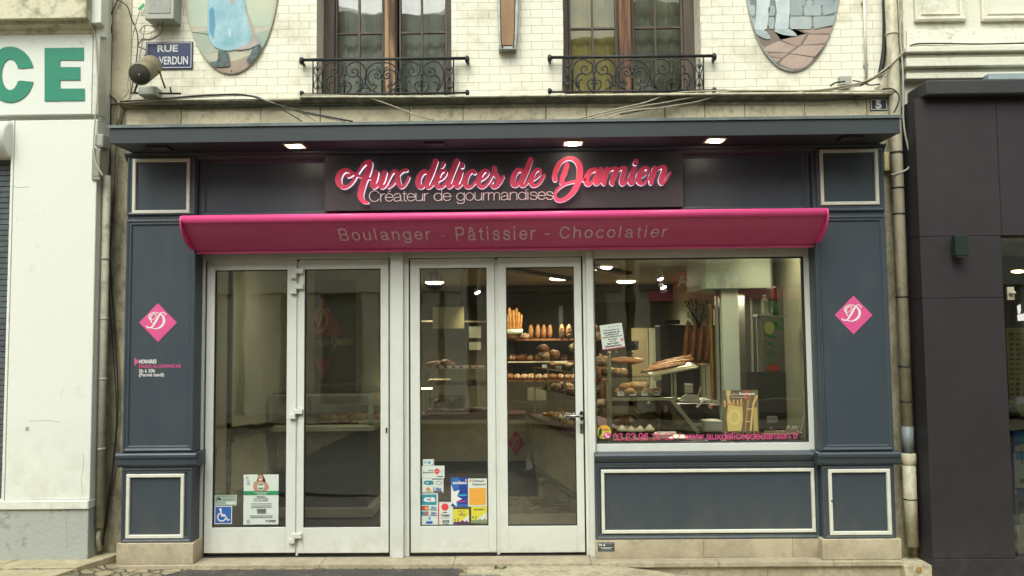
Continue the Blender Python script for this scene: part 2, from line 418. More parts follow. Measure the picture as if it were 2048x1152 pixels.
# monoline grotesque lettering, drawn as strokes (x-height 100, caps 140)
def _arc(cx, cy, rx, ry, a0, a1, n=12): return [(cx + rx * math.cos(math.radians(a0 + (a1 - a0) * i / n)), cy + ry * math.sin(math.radians(a0 + (a1 - a0) * i / n))) for i in range(n + 1)]
def _ln(*p): return [('L', p[i], p[i + 1]) for i in range(len(p) - 1)]
_o = lambda cx=42, rx=40: _arc(cx, 50, rx, 50, 0, 360, 20)
MONO = {
 'a': (92, [_arc(40, 66, 34, 35, 165, 0) + [(74, 50), (74, 22), (77, 5), (88, 1)], [(74, 60), (58, 54), (34, 50), (12, 42), (5, 25), (14, 6), (34, 0), (58, 8), (74, 30)]]),
 'b': (92, [[(6, 0), (6, 140)], _arc(46, 50, 40, 50, 0, 360, 20)]), 'c': (84, [_arc(43, 50, 40, 50, 40, 322, 18)]), 'd': (94, [[(82, 0), (82, 140)], _o(43)]),
 'e': (88, [[(3, 52), (82, 52)], [(82, 52)] + _arc(43, 50, 40, 50, 4, 328, 18)]), 'f': (46, [[(42, 140), (28, 140), (20, 128), (19, 110), (19, 0)], [(2, 98), (42, 98)]]),
 'g': (94, [_o(43), [(82, 100), (82, -5), (80, -22), (66, -38), (42, -42), (20, -38), (8, -20)]]), 'h': (88, [[(6, 0), (6, 140)], [(6, 58), (12, 80), (28, 96), (46, 100), (66, 94), (76, 76), (76, 0)]]),
 'i': (28, [[(8, 0), (8, 100)], [(8, 132), (8, 140)]]), 'l': (28, [[(8, 0), (8, 140)]]), 'm': (132, [[(6, 0), (6, 100)], [(6, 58), (12, 80), (26, 96), (40, 100), (56, 92), (63, 74), (63, 0)], [(63, 58), (69, 80), (83, 96), (97, 100), (113, 92), (120, 74), (120, 0)]]),
 'n': (88, [[(6, 0), (6, 100)], [(6, 58), (12, 80), (28, 96), (46, 100), (66, 94), (76, 76), (76, 0)]]), 'o': (92, [_o(43)]), 'r': (52, [[(6, 0), (6, 100)], [(6, 55), (12, 78), (26, 95), (48, 99)]]),
 's': (80, [[(70, 74), (64, 90), (50, 99), (32, 100), (14, 94), (8, 76), (16, 62), (36, 54), (58, 48), (71, 36), (70, 16), (56, 3), (36, -1), (16, 4), (5, 26)]]), 't': (46, [[(20, 128), (20, 18), (26, 4), (42, 1)], [(2, 98), (40, 98)]]),
 'u': (88, [[(76, 0), (76, 100)], [(76, 42), (70, 20), (54, 4), (36, 0), (16, 6), (6, 24), (6, 100)]]), 'w': (120, [[(2, 100), (30, 0)], [(30, 0), (58, 98)], [(58, 98), (86, 0)], [(86, 0), (114, 100)]]), 'x': (82, [[(4, 100), (74, 0)], [(74, 100), (4, 0)]]),
 'B': (108, [[(8, 0), (8, 140)], [(8, 140), (60, 140), (84, 134), (92, 108), (84, 82), (60, 75), (8, 75)], [(60, 75), (88, 68), (98, 40), (88, 8), (60, 0), (8, 0)]]), 'C': (118, [_arc(60, 70, 54, 71, 33, 327, 22)]), 'P': (102, [[(8, 0), (8, 140)], [(8, 140), (60, 140), (86, 132), (94, 102), (86, 70), (60, 62), (8, 62)]]),
 '0': (92, [_arc(43, 70, 37, 70, 0, 360, 20)]), '1': (92, [[(52, 0), (52, 140)], [(52, 140), (40, 118), (20, 112)]]), '2': (92, [[(8, 98), (14, 126), (42, 140), (72, 128), (78, 100), (62, 70), (30, 44), (8, 18), (5, 2)], [(5, 2), (80, 2)]]),
 '3': (92, [[(8, 106), (16, 130), (42, 140), (68, 130), (74, 106), (62, 80), (36, 75)], [(36, 75), (66, 70), (78, 42), (70, 10), (42, 0), (14, 8), (5, 34)]]), '6': (92, [_arc(43, 45, 37, 45, 0, 360, 18), [(6, 48), (10, 90), (22, 126), (48, 140), (72, 130), (78, 110)]]), '9': (92, [_arc(43, 95, 37, 45, 0, 360, 18), [(80, 92), (76, 50), (64, 14), (38, 0), (14, 10), (8, 30)]]),
 '.': (34, [[(8, 0), (8, 5)]]), '-': (70, [[(4, 52), (52, 52)]]), '/': (56, [[(2, -4), (48, 144)]]), ' ': (52, [])}
MONO['é'] = (88, MONO['e'][1] + [[(36, 120), (56, 142)]]); MONO['â'] = (92, MONO['a'][1] + [[(20, 120), (41, 142)], [(41, 142), (62, 120)]])
def mono_mesh(body, r=6, track=0, step=2.6):
    x = 0; st = []
    for ch in body:
        adv, gs = MONO[ch]
        for g in gs:
            q = []
            for i in range(len(g) - 1):   # densify so that catmull keeps straight parts straight
                (ax, ay), (bx, by) = g[i], g[i + 1]; n = max(1, int(math.hypot(bx - ax, by - ay) / 30))
                q += [(ax + (bx - ax) * k / n + x, -(ay + (by - ay) * k / n), r) for k in range(n)]
            q.append((g[-1][0] + x, -g[-1][1], r)); st.append(q)
        x += adv + track
    loops = [[(a, -b) for a, b in lp] for lp in outline(st, step)]
    return fill_mesh(loops)
LEDGE_Z = P(1000, 190, 0)[2]
# ------------------------------------------------------------------ palette
brick = brick_mat()
stone = stained('limestone', (0.52, 0.47, 0.33), (0.22, 0.19, 0.12), lo=0.36, hi=0.52, sc1=3, sc2=18, bump=0.5)
stone_dk = stained('weathered_stone', (0.34, 0.31, 0.21), (0.09, 0.085, 0.06), lo=0.40, hi=0.60, sc1=2.5, sc2=12, bump=0.6)
render_side = stained('old_render', (0.44, 0.40, 0.27), (0.17, 0.15, 0.10), lo=0.40, hi=0.58, sc1=4, sc2=20, bump=0.7, streak=0.5)
beige_tile = stained('sandstone_tile', (0.52, 0.45, 0.32), (0.30, 0.25, 0.17), splash=(0.16, 0.7, (0.20, 0.175, 0.13)), lo=0.36, hi=0.56, sc1=5, sc2=25, bump=0.15, rough=0.6)
slate = stained('slate_paint', (0.041, 0.056, 0.072), (0.055, 0.070, 0.084), rough=0.42, sc1=1.3, sc2=7, lo=0.36, hi=0.52, bump=0.05, bscale=150, streak=0.35, splash=(0.55, 0.55, (0.13, 0.125, 0.10)))
slate_dk = mat('slate_canopy', (0.030, 0.041, 0.047), rough=0.5, var=0.08, scale=2, bump=0.03, bscale=90)
signdark = mat('sign_anthracite', (0.046, 0.046, 0.050), rough=0.5, var=0.06, scale=3)
trim = mat('cream_trim', (0.66, 0.66, 0.57), rough=0.5, var=0.05, scale=12)
alu = stained('white_aluminium', (0.66, 0.68, 0.63), (0.59, 0.61, 0.55), rough=0.38, sc1=2, sc2=9, lo=0.34, hi=0.5, bump=0.02, bscale=200, splash=(0.26, 0.5, (0.38, 0.36, 0.29)))
seal = mat('rubber_seal', (0.02, 0.022, 0.022), rough=0.7)
pink = mat('pink_aluminium', (0.76, 0.075, 0.26), rough=0.38, var=0.04, scale=4)
pinkdk = mat('pink_vinyl', (0.66, 0.085, 0.26), rough=0.5, var=0.03, scale=4)
pinkl = mat('pink_letters', (0.82, 0.075, 0.16), rough=0.45, var=0.02, emit=(0.85, 0.08, 0.16), es=0.07)
halo = mat('lit_acrylic', (0.85, 0.85, 0.9), rough=0.4, emit=(0.92, 0.88, 1.0), es=0.42)
white = mat('white_vinyl', (0.75, 0.73, 0.72), rough=0.5, var=0.02)
letter_thin = mat('pale_letters', (0.75, 0.66, 0.60), rough=0.5, var=0.02, emit=(0.8, 0.7, 0.65), es=0.10)
awn_text = mat('taupe_letters', (0.85, 0.58, 0.68), rough=0.6, var=0.03)
iron = mat('wrought_iron', (0.012, 0.015, 0.015), rough=0.55, var=0.2, scale=20, bump=0.2, bscale=80)
oldpaint = mat('aged_brown_paint', (0.085, 0.062, 0.045), rough=0.6, var=0.25, scale=14, bump=0.3, bscale=60, stretch=(1, 1, 0.15))
peeled = mat('peeling_wood', (0.36, 0.23, 0.13), rough=0.75, col2=(0.07, 0.04, 0.022), thr=(0.42, 0.55), scale=22, bump=0.5, bscale=50, stretch=(1.6, 1, 0.07))
peeled2 = mat('peeling_wood_dark', (0.22, 0.10, 0.05), rough=0.75, col2=(0.05, 0.03, 0.02), thr=(0.42, 0.6), scale=22, bump=0.5, bscale=50, stretch=(1.6, 1, 0.07))
glass = glass_mat('shop_glass', (0.945, 0.97, 0.955), 0.095, wav=0.035)
oldglass = glass_mat('old_window_glass', (0.95, 0.97, 0.95), 0.035, wav=0.06)
clear = glass_mat('display_glass', (0.95, 0.97, 0.94), 0.02)
cable_dk = mat('black_cable', (0.035, 0.033, 0.028), rough=0.6, var=0.2)
cable_lt = mat('grey_cable', (0.36, 0.33, 0.24), rough=0.6, var=0.15, scale=10)
pvc = stained('pipe_paint', (0.50, 0.465, 0.34), (0.22, 0.195, 0.13), lo=0.36, hi=0.52, sc1=3, sc2=16, bump=0.15, streak=0.5, rough=0.5)
boxgrey = mat('grey_plastic', (0.36, 0.37, 0.32), rough=0.5, var=0.06)
zinc = mat('zinc', (0.16, 0.19, 0.19), rough=0.45, metal=0.5, var=0.15, scale=8)
black = mat('black_plastic', (0.012, 0.012, 0.013), rough=0.4)
chrome = mat('chrome', (0.7, 0.7, 0.7), rough=0.18, metal=1.0)
enam = mat('enamel_blue', (0.022, 0.034, 0.105), rough=0.25, var=0.05, coat=0.4)
enamw = mat('enamel_white', (0.62, 0.64, 0.62), rough=0.25)
horn = mat('weathered_horn_paint', (0.22, 0.19, 0.12), rough=0.6, var=0.2, scale=12, bump=0.2)

YP, YF, YL, YD = -0.15, -0.10, -0.08, 0.0   # pilaster face, fascia, low panel, door planes
# ------------------------------------------------------------------ ground (only its edge by the step is in view)
def ground_z(x, y):
    t = min(max((x - 0.45) / 1.35, 0), 1); t = t * t * (3 - 2 * t)
    z = -0.024 - 0.146 * t - 0.008 * max(0, -(y + 0.2))
    u = min(max((-2.75 - x) / 0.45, 0), 1); z += 0.068 * u * u * (3 - 2 * u)
    return z
paving = stained('worn_setts', (0.30, 0.25, 0.16), (0.12, 0.10, 0.065), lo=0.40, hi=0.58, sc1=2.2, sc2=16, bump=0.5)
def sett_mat():
    m = bpy.data.materials.new('sett_paving'); m.use_nodes = True; n = m.node_tree; b = n.nodes['Principled BSDF']; L = n.links.new
    tc = n.nodes.new('ShaderNodeTexCoord'); v = n.nodes.new('ShaderNodeTexVoronoi'); v.feature = 'DISTANCE_TO_EDGE'; v.inputs['Scale'].default_value = 9.5
    v2 = n.nodes.new('ShaderNodeTexVoronoi'); v2.inputs['Scale'].default_value = 9.5
    L(tc.outputs['Object'], v.inputs[0]); L(tc.outputs['Object'], v2.inputs[0])
    r = n.nodes.new('ShaderNodeValToRGB'); r.color_ramp.elements[0].position = 0.02; r.color_ramp.elements[1].position = 0.09
    r.color_ramp.elements[0].color = (0.11, 0.095, 0.06, 1); r.color_ramp.elements[1].color = (1, 1, 1, 1); L(v.outputs[0], r.inputs[0])
    h = n.nodes.new('ShaderNodeValToRGB'); h.color_ramp.elements[0].color = (0.16, 0.14, 0.09, 1); h.color_ramp.elements[1].color = (0.36, 0.31, 0.20, 1)
    sp = n.nodes.new('ShaderNodeSeparateColor'); L(v2.outputs['Color'], sp.inputs[0]); L(sp.outputs[0], h.inputs[0])
    mx = n.nodes.new('ShaderNodeMixRGB'); mx.blend_type = 'MULTIPLY'; mx.inputs[0].default_value = 0.75; L(h.outputs[0], mx.inputs[1]); L(r.outputs[0], mx.inputs[2])
    L(mx.outputs[0], b.inputs['Base Color']); b.inputs['Roughness'].default_value = 0.75
    bp = n.nodes.new('ShaderNodeBump'); bp.inputs['Strength'].default_value = 0.7; bp.inputs['Distance'].default_value = 0.02
    L(r.outputs[0], bp.inputs['Height']); L(bp.outputs[0], b.inputs['Normal']); return m
def sheet(name, xs, ys, dz, m, edge=None):
    b = MB(); vs = []; fs = []; nx, ny = len(xs), len(ys)
    for y in ys:
        for x in xs: vs.append((x + (edge(x, y) if edge else 0), y, ground_z(x, y) + dz))
    for j in range(ny - 1):
        for i in range(nx - 1): a = j * nx + i; fs.append((a, a + 1, a + nx + 1, a + nx))
    b.add(vs, fs, m); return b
xs = [-40, -20, -10, -6] + [-4 + 0.1 * i for i in range(81)] + [6, 10, 20, 40]
ys = [-40, -20, -15, -11, -8, -6, -4, -3, -2, -1.5, -1, -0.6, -0.4, -0.3, -0.2, -0.1, 0.0, 0.1]
sheet('pavement', xs, ys, 0.0, sett_mat()).build('pavement', kind='structure')
conc = stained('concrete_slab', (0.47, 0.41, 0.27), (0.30, 0.25, 0.16), lo=0.38, hi=0.6, sc1=2, sc2=14, bump=0.3)
sl_ = MB()
for x0, x1 in ((-6.0, -4.36), (-4.34, -3.62), (-3.60, -3.02)):
    sl_.obox((x0, -0.42, -0.03), (x1 - x0, 0, 0), (0.12, 0.40, 0), (0, 0, 0.078), conc)
    sl_.obox((x0 - 0.19, -1.05, -0.038), (x1 - x0, 0, 0), (0.185, 0.615, 0), (0, 0, 0.08), conc)
sl_.build('path_slabs', kind='structure', bevel=0.004)
asph = stained('tarmac', (0.055, 0.050, 0.048), (0.20, 0.175, 0.12), lo=0.36, hi=0.47, sc1=5, sc2=60, bump=0.8, bscale=120)
sheet('tarmac', [-2.35 + 0.1 * i for i in range(20)], [-6, -4, -2.5, -1.6, -1.0, -0.7, -0.5, -0.40, -0.33, -0.25], 0.005, asph, edge=lambda x, y: 0.9 * (y + 0.25) if x < -2.0 else 0.0).build('tarmac_patch', kind='structure')
sand = stained('dusty_mortar', (0.46, 0.41, 0.28), (0.24, 0.21, 0.14), lo=0.38, hi=0.55, sc1=6, sc2=30, bump=0.6)
sheet('mortar', [-0.40 + 0.12 * i for i in range(28)], [-1.6, -1.0, -0.7, -0.5, -0.4, -0.3, -0.2], 0.004, sand).build('mortar_strip', kind='structure')
road = stained('road_asphalt', (0.06, 0.058, 0.055), (0.035, 0.034, 0.032), sc1=1, sc2=80, bump=0.6)
sheet('road', [-40, -10, -3, 0, 3, 10, 40], [-9.6, -8, -6.5, -5, -3.5, -2.6], -0.002 + 0.008, road).build('road', kind='structure')
sheet('far_pavement', [-40, -10, -3, 0, 3, 10, 40], [-11.9, -11, -9.7], 0.11, conc).build('far_pavement', kind='structure')
for i, px in enumerate((948, 985)):
    g = MB(); x = P(px, 1140, -0.44)[0]; z = ground_z(x, -0.44) + 0.006
    for k in range(8): g.box(x - 0.05 + k * 0.0135, x - 0.05 + k * 0.0135 + 0.007, -0.51, -0.42, z - 0.002, z + 0.006, zinc)
    g.box(x - 0.056, x + 0.056, -0.52, -0.41, z - 0.004, z - 0.002, black)
    g.build('drain_grate', label='small rusty drain grate in the pavement, the one ' + ('nearer the dark tarmac patch' if i == 0 else 'farther from the dark tarmac patch'), cat='drain grate', group='drain grates before the step')
leafm = mat('weed_green', (0.06, 0.11, 0.03), rough=0.7, var=0.3)
for i, (px, py) in enumerate(((908, 1128), (1455, 1148), (1000, 1138))):
    b = MB(); c = G(px, py, ground_z(P(px, py, -0.25)[0], -0.25))
    for k in range(26):
        a = random.uniform(0, 6.28); l = random.uniform(0.012, 0.04); d = Vector((math.cos(a), math.sin(a) * 0.7, random.uniform(0.3, 1.0))) * l
        n_ = Vector((-d.y, d.x, 0)).normalized() * 0.006
        o = Vector(c) + Vector((random.uniform(-.05, .05), random.uniform(-.012, .012), 0))
        b.add([o, o + d * 0.5 + n_, o + d, o + d * 0.5 - n_, ], [(0, 1, 2, 3)], leafm)
    b.build('weed_tuft', label=('small green weed sprouting at the step beside the tarmac patch', 'small green weed under the stone riser right of the doors', 'small weed beside the drain grates')[i], cat='weed', group='weeds along the step')

# ------------------------------------------------------------------ bakery building
BX0, BX1 = P(208, 500, 0)[0], P(1812, 500, 0)[0]
bld = thing('bakery_building', 'cream painted brick townhouse above the dark bakery shopfront', 'building', ((BX0 + BX1) / 2, 0, -0.3))
def wall_holes(x0, x1, z0, z1, holes, y0, y1, m):
    X = sorted({x0, x1} | {h[0] for h in holes} | {h[1] for h in holes}); Z = sorted({z0, z1} | {h[2] for h in holes} | {h[3] for h in holes})
    X = [x for x in X if x0 <= x <= x1]; Z = [z for z in Z if z0 <= z <= z1]
    inh = lambda i, j: not (0 <= i < len(X) - 1 and 0 <= j < len(Z) - 1) or any(h[0] <= (X[i] + X[i + 1]) / 2 <= h[1] and h[2] <= (Z[j] + Z[j + 1]) / 2 <= h[3] for h in holes)
    b = MB()
    for i in range(len(X) - 1):
        for j in range(len(Z) - 1):
            if inh(i, j): continue
            a, c, d, e = X[i], X[i + 1], Z[j], Z[j + 1]
            b.add([(a, y0, d), (c, y0, d), (c, y0, e), (a, y0, e)], [(0, 1, 2, 3)], m); b.add([(a, y1, d), (c, y1, d), (c, y1, e), (a, y1, e)], [(3, 2, 1, 0)], m)
            if inh(i - 1, j): b.add([(a, y0, d), (a, y1, d), (a, y1, e), (a, y0, e)], [(3, 2, 1, 0)], m)
            if inh(i + 1, j): b.add([(c, y0, d), (c, y1, d), (c, y1, e), (c, y0, e)], [(0, 1, 2, 3)], m)
            if inh(i, j - 1): b.add([(a, y0, d), (c, y0, d), (c, y1, d), (a, y1, d)], [(3, 2, 1, 0)], m)
            if inh(i, j + 1): b.add([(a, y0, e), (c, y0, e), (c, y1, e), (a, y1, e)], [(0, 1, 2, 3)], m)
    return b
w1 = RECT(633, 20, 903, 190, 0); w2 = RECT(1127, 18, 1402, 186, 0)
ZW = P(1000, 190, 0)[2]; WTOP = ZW + 1.75
holes = [(w1[0], w1[1], ZW - 0.005, WTOP), (w2[0], w2[1], ZW - 0.005, WTOP)]
wall_holes(BX0 + 0.0, BX1, ZW - 0.03, 8.2, holes, 0.0, 0.42, brick).build('brick_wall', bld)
bs = MB(); zs = P(1000, 300, 0)[2] - 0.35
xa, xb = P(250, 600, 0)[0], P(1772, 600, 0)[0]
bs.box(BX0, xa + 0.05, 0.0, 0.42, -0.35, ZW - 0.03, render_side); bs.box(xb - 0.05, BX1, 0.0, 0.42, -0.35, ZW - 0.03, render_side)
bs.box(xa + 0.05, xb - 0.05, 0.0, 0.42, zs, ZW - 0.03, render_side); bs.build('masonry_pier', bld)
b = MB(); r_ = RECT(208, 0, 263, 192, 0); b.box(BX0 + .001, r_[1], -0.012, -0.001, ZW - .03, 8.1, stained('corner_stone', (0.52, 0.47, 0.34), (0.30, 0.26, 0.18), lo=0.34, hi=0.5, sc1=4, sc2=15, bump=0.4)); b.build('corner_stone', bld, bevel=0.003)
b = MB(); b.box(BX0, BX0 + 0.1, 0.43, 9, -0.35, 8.2, render_side); b.box(BX1 - 0.1, BX1, 0.43, 9, -0.35, 8.2, render_side); b.box(BX0 + .1, BX1 - .1, 8.9, 9, -0.35, 8.2, render_side); b.build('side_wall', bld)
b = MB(); b.xprof([(-0.25, 8.2), (9.2, 8.2), (9.2, 8.35), (4.5, 10.4), (-0.25, 8.35)], BX0 - 0.1, BX1 + 0.1, zinc); b.build('roof', bld)
# stone ledge above the shopfront
z_t, z_m, z_b = P(1000, 192, -0.1)[2], P(1000, 208, -0.06)[2], P(1000, 243, -0.08)[2]
b = MB(); lx0 = P(238, 210, -0.1)[0]; lx1 = P(1790, 190, -0.1)[0]
b.xprof([(0.0, z_t), (-0.13, z_t - 0.004), (-0.135, z_t - 0.018), (-0.12, z_t - 0.03), (-0.09, z_t - 0.042), (-0.07, z_m), (0.0, z_m)], lx0, lx1, stone_dk)
b.build('ledge_moulding', bld, bevel=0.003)
cuts = [250, 361, 521, 640, 819, 926, 1092, 1173, 1330, 1410, 1490, 1610, 1735, 1790]
b = MB()
for i in range(len(cuts) - 1):
    X0, X1 = P(cuts[i], 225, -0.07)[0] + 0.0015, P(cuts[i + 1], 225, -0.07)[0] - 0.0015; dy = random.uniform(-0.004, 0.004)
    b.box(X0, X1, -0.065 + dy, 0, z_b - 0.03, z_m - 0.001, stone)
b.build('stone_band', bld, bevel=0.006, segs=2)
# upstairs windows
def upstairs(x0, fr0, gl0, gl1, st0, st1, gr0, gr1, fr1, barl, barr, hbar, lab, wood, lefttint, righttint, curt):
    W = MB(); Y = 0.22; top = WTOP + 0.02; b0 = RECT(fr0, 60, gl0, 190, Y)
    X = lambda px: P(px, 100, Y)[0]; zb = ZW - 0.004
    win = MB(); win.box(X(fr0) - 0.03, X(gl0) - 0.02, Y, Y + 0.08, zb, top, oldpaint); win.box(X(gr1) + 0.02, X(fr1) + 0.05, Y, Y + 0.08, zb, top, oldpaint)
    win.box(X(gl0) - .02, X(gr1) + .02, Y + 0.0, Y + 0.08, top - 0.08, top, oldpaint)
    frm = win.build('window', bld, bevel=0.004)
    s = MB()
    for a, c in ((gl0, gl1), (gr0, gr1)):
        s.box(X(a) - 0.018, X(a), Y + 0.02, Y + 0.06, zb + 0.03, top - 0.082, oldpaint); s.box(X(c), X(c) + 0.02, Y + 0.02, Y + 0.06, zb + 0.03, top - 0.082, oldpaint)
        s.box(X(a) - .018, X(c) + .02, Y + 0.018, Y + 0.062, zb, zb + 0.03, oldpaint)
    s.build('sash', frm, bevel=0.003)
    s = MB(); s.box(X(st0), X(st1), Y - 0.025, Y + 0.05, zb, top - 0.082, wood); s.box(X(st0) - .012, X(st0), Y - 0.01, Y + 0.05, zb, top - .082, oldpaint); s.box(X(st1), X(st1) + .012, Y - 0.01, Y + 0.05, zb, top - .082, oldpaint)
    s.build('meeting_stile', frm, bevel=0.006)
    s = MB()
    for bx in (barl, barr): s.box(X(bx) - 0.008, X(bx) + 0.008, Y + 0.025, Y + 0.055, zb + .03, top - .082, oldpaint)
    hz = P(1000, hbar, Y)[2]
    for z in (hz, hz + 0.42, hz + 0.84):
        for a, c, bx in ((gl0, gl1, barl), (gr0, gr1, barr)):
            s.box(X(a), X(bx) - 0.008, Y + 0.027, Y + 0.053, z - 0.007, z + 0.007, oldpaint); s.box(X(bx) + 0.008, X(c), Y + 0.027, Y + 0.053, z - 0.007, z + 0.007, oldpaint)
    s.build('glazing_bars', frm)
    s = MB(); s.box(X(gl0), X(gl1), Y + 0.038, Y + 0.042, zb + 0.03, top - 0.082, oldglass); s.box(X(gr0), X(gr1), Y + 0.038, Y + 0.042, zb + 0.03, top - 0.082, oldglass); s.build('pane', frm)
    for a, c, t, nm in ((gl0, gl1, lefttint, 'left'), (gr0, gr1, righttint, 'right')):
        s = MB(); n = 26; vs = []; fs = []
        for i in range(n + 1):
            xx = X(a) - .03 + (X(c) - X(a) + .06) * i / n; yy = Y + 0.16 + 0.012 * math.sin(i * 1.1) + 0.008 * math.sin(i * 2.3 + 1)
            vs += [(xx, yy, zb), (xx, yy, top - .05)]
        for i in range(n): fs.append((2 * i, 2 * i + 2, 2 * i + 3, 2 * i + 1))
        s.add(vs, fs, t, True); cu = s.build('curtain', frm)
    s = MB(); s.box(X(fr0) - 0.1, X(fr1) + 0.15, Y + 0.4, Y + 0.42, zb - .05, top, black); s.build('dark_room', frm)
    return frm
cur_grey = mat('grey_net_curtain', (0.62, 0.66, 0.60), rough=0.9, var=0.2, scale=3)
cur_yel = mat('yellow_net_curtain', (0.85, 0.70, 0.28), rough=0.9, var=0.15, scale=4)
cur_dk = mat('dark_net_curtain', (0.50, 0.50, 0.38), rough=0.9, var=0.3, scale=3)
upstairs(650, 650, 674, 763, 770, 791, 802, 890, 904, 717, 843, 60, '', peeled, cur_grey, cur_grey, None)
upstairs(1127, 1128, 1142, 1231, 1238, 1262, 1270, 1363, 1385, 1186, 1312, 57, '', peeled2, cur_yel, cur_dk, None)

# wrought iron railings -------------------------------------------------
def railing(dx, dy, label, x_l, x_r, kl, kr, flip):
    Y = -0.055
    T = thing('balcony_railing', label, 'railing', P(766 + dx, 190 + dy, Y), 'iron railings under the upstairs windows')
    W = lambda a, b, o: P(o[0] + a / 11.378 + dx, o[1] + b / 11.378 + dy + (0.0), Y)
    O6, O5 = (760, 100), (600, 100)
    def tb(pts, o, r, mir=None, n=5):
        out = []
        for s_ in ((1,) if mir is None else (1, -1)):
            q = [((mir + (a - mir) * s_) if mir is not None else a, b_) for a, b_ in pts]
            sc_.tube([W(a, b_, o) for a, b_ in catmull(q, 5)], r, iron, n=6)
    sc_ = MB(); R = 0.0055
    lyre = [[(950, 995), (1200, 990), (1335, 900), (1430, 700), (1440, 480), (1380, 340), (1270, 265), (1130, 280), (1010, 360), (990, 450), (1030, 550), (1130, 605), (1220, 570), (1255, 500), (1225, 430), (1170, 412), (1118, 455), (1130, 495), (1175, 505)],
            [(950, 990), (1050, 935), (1105, 840), (1080, 750), (1020, 722), (968, 765), (985, 815), (1030, 800)],
            [(1235, 580), (1310, 600), (1360, 700), (1345, 800), (1290, 900)], [(1210, 745), (1245, 710), (1290, 750), (1310, 850), (1290, 920)]]
    rnd = [[(50, 990), (200, 960), (340, 870), (425, 740), (440, 600), (380, 430), (260, 320), (110, 285), (50, 300)],
           [(60, 600), (85, 520), (150, 460), (230, 445), (320, 490), (375, 580), (370, 690), (310, 780), (250, 800), (240, 760), (270, 735)],
           [(90, 520), (95, 440), (130, 405), (180, 402)], [(55, 560), (110, 640), (190, 640), (225, 580), (195, 530), (150, 540), (150, 585), (180, 590)], [(250, 800), (190, 800), (185, 845), (240, 880), (230, 950), (180, 975)]]
    for st in lyre:
        for cx_, o in ((950, O6), (1010, O5)):
            d = cx_ - 950
            tb([(a + d, b_ + (12 if o is O5 else 0)) for a, b_ in st], o, R if st is not lyre[2] else R * 1.3, mir=cx_)
    for st in rnd: tb(st, O6, R, mir=50)
    for s_ in (1, -1):
        pts = [(340, 985), (335, 910), (420, 862), (520, 878), (640, 960)]
        sc_.tube([W(50 + (a - 50) * s_, b_, O6) for a, b_ in catmull(pts, 5)], R, iron, n=6)
        pts = [(440, 600), (452, 560), (470, 480), (440, 390), (300, 350)]
        sc_.blob(W(50 + 390 * s_, 640, O6), (0.012, 0.008, 0.008), iron, amp=0)
        c = W(50 + 345 * s_, 965, O6); sc_.blob(c, (0.006,) * 3, iron, amp=0)
    for cx_, o in ((950, O6), (1010, O5), (50, O6)):
        sc_.tube([W(cx_, 280, o), W(cx_, 1000, o)], 0.006, iron)
        for yy in (560, 700): sc_.blob(W(cx_, yy, o), (0.011, 0.009, 0.016), iron, amp=0)
    sc_.build('scroll_panel', T)
    # end bays with little hearts
    for e, (a0, a1) in enumerate(((626, 645), (890, 907))):
        eb = MB()
        for a in (a0, a1): eb.tube([P(a + dx, 118 + dy, Y), P(a + dx, 190 + dy, Y)], 0.0055, iron, n=6)
        c = (a0 + a1) / 2 + dx; h = (a1 - a0) / 2 - 2
        for s_ in (1, -1):
            for zc in (1, -1):
                pts = [(0, 2), (h * .9, 10), (h, 17), (h * .5, 22), (0, 18)]
                eb.tube([P(c + p * s_, 156 + dy + q * zc, Y) for p, q in catmull(pts, 4)], 0.0038, iron, n=5)
        for q in (138, 156, 174): eb.blob(P(c, q + dy, Y), (0.013, 0.008, 0.014), iron, amp=0)
        eb.tube([P(c, 124 + dy, Y), P(c, 188 + dy, Y)], 0.004, iron, n=5); eb.build('end_bay', T)
    rb_ = MB()
    rb_.tube([P(604 + dx + kl, 120 + dy, Y), P(935 + dx + kr, 120 + dy - 3.5, Y)], 0.012, iron, n=8)
    rb_.build('hand_rail', T)
    rb_ = MB(); rb_.tube([P(604 + dx + kl, 189 + dy, Y), P(935 + dx + kr, 189 + dy - 3.5, Y)], 0.008, iron, n=8); rb_.build('bottom_rail', T)
    for (px, py) in ((604 + kl, 122), (935 + kr, 119)):
        k = MB(); c = Vector(P(px + dx, py + dy, Y)); k.lathe(c - Vector((0.018, 0, 0)), [(0.012, 0), (0.026, 0.004), (0.030, 0.014), (0.026, 0.026), (0.013, 0.032)], iron, ax=(1, 0, 0), n=16)
        k.tube([c, (c.x, 0.0, c.z - 0.01)], 0.011, iron, n=8); k.build('end_knob', T)
    for (px, py) in ((604 + kl, 189), (935 + kr, 187)):
        k = MB(); c = Vector(P(px + dx, py + dy - 2, Y)); k.lathe(c - Vector((0.016, 0, 0)), [(0.01, 0), (0.02, 0.004), (0.022, 0.016), (0.012, 0.03)], iron, ax=(1, 0, 0), n=14); k.tube([c, (c.x, 0.0, c.z)], 0.009, iron, n=8); k.build('foot_knob', T)
    return T
railing(0, 0, 'black scrolled iron railing before the window with grey panes', 0, 0, 0, 0, False)
railing(500, -5, 'black scrolled iron railing before the window with a yellow lit pane', 0, 0, -4, -6, False)

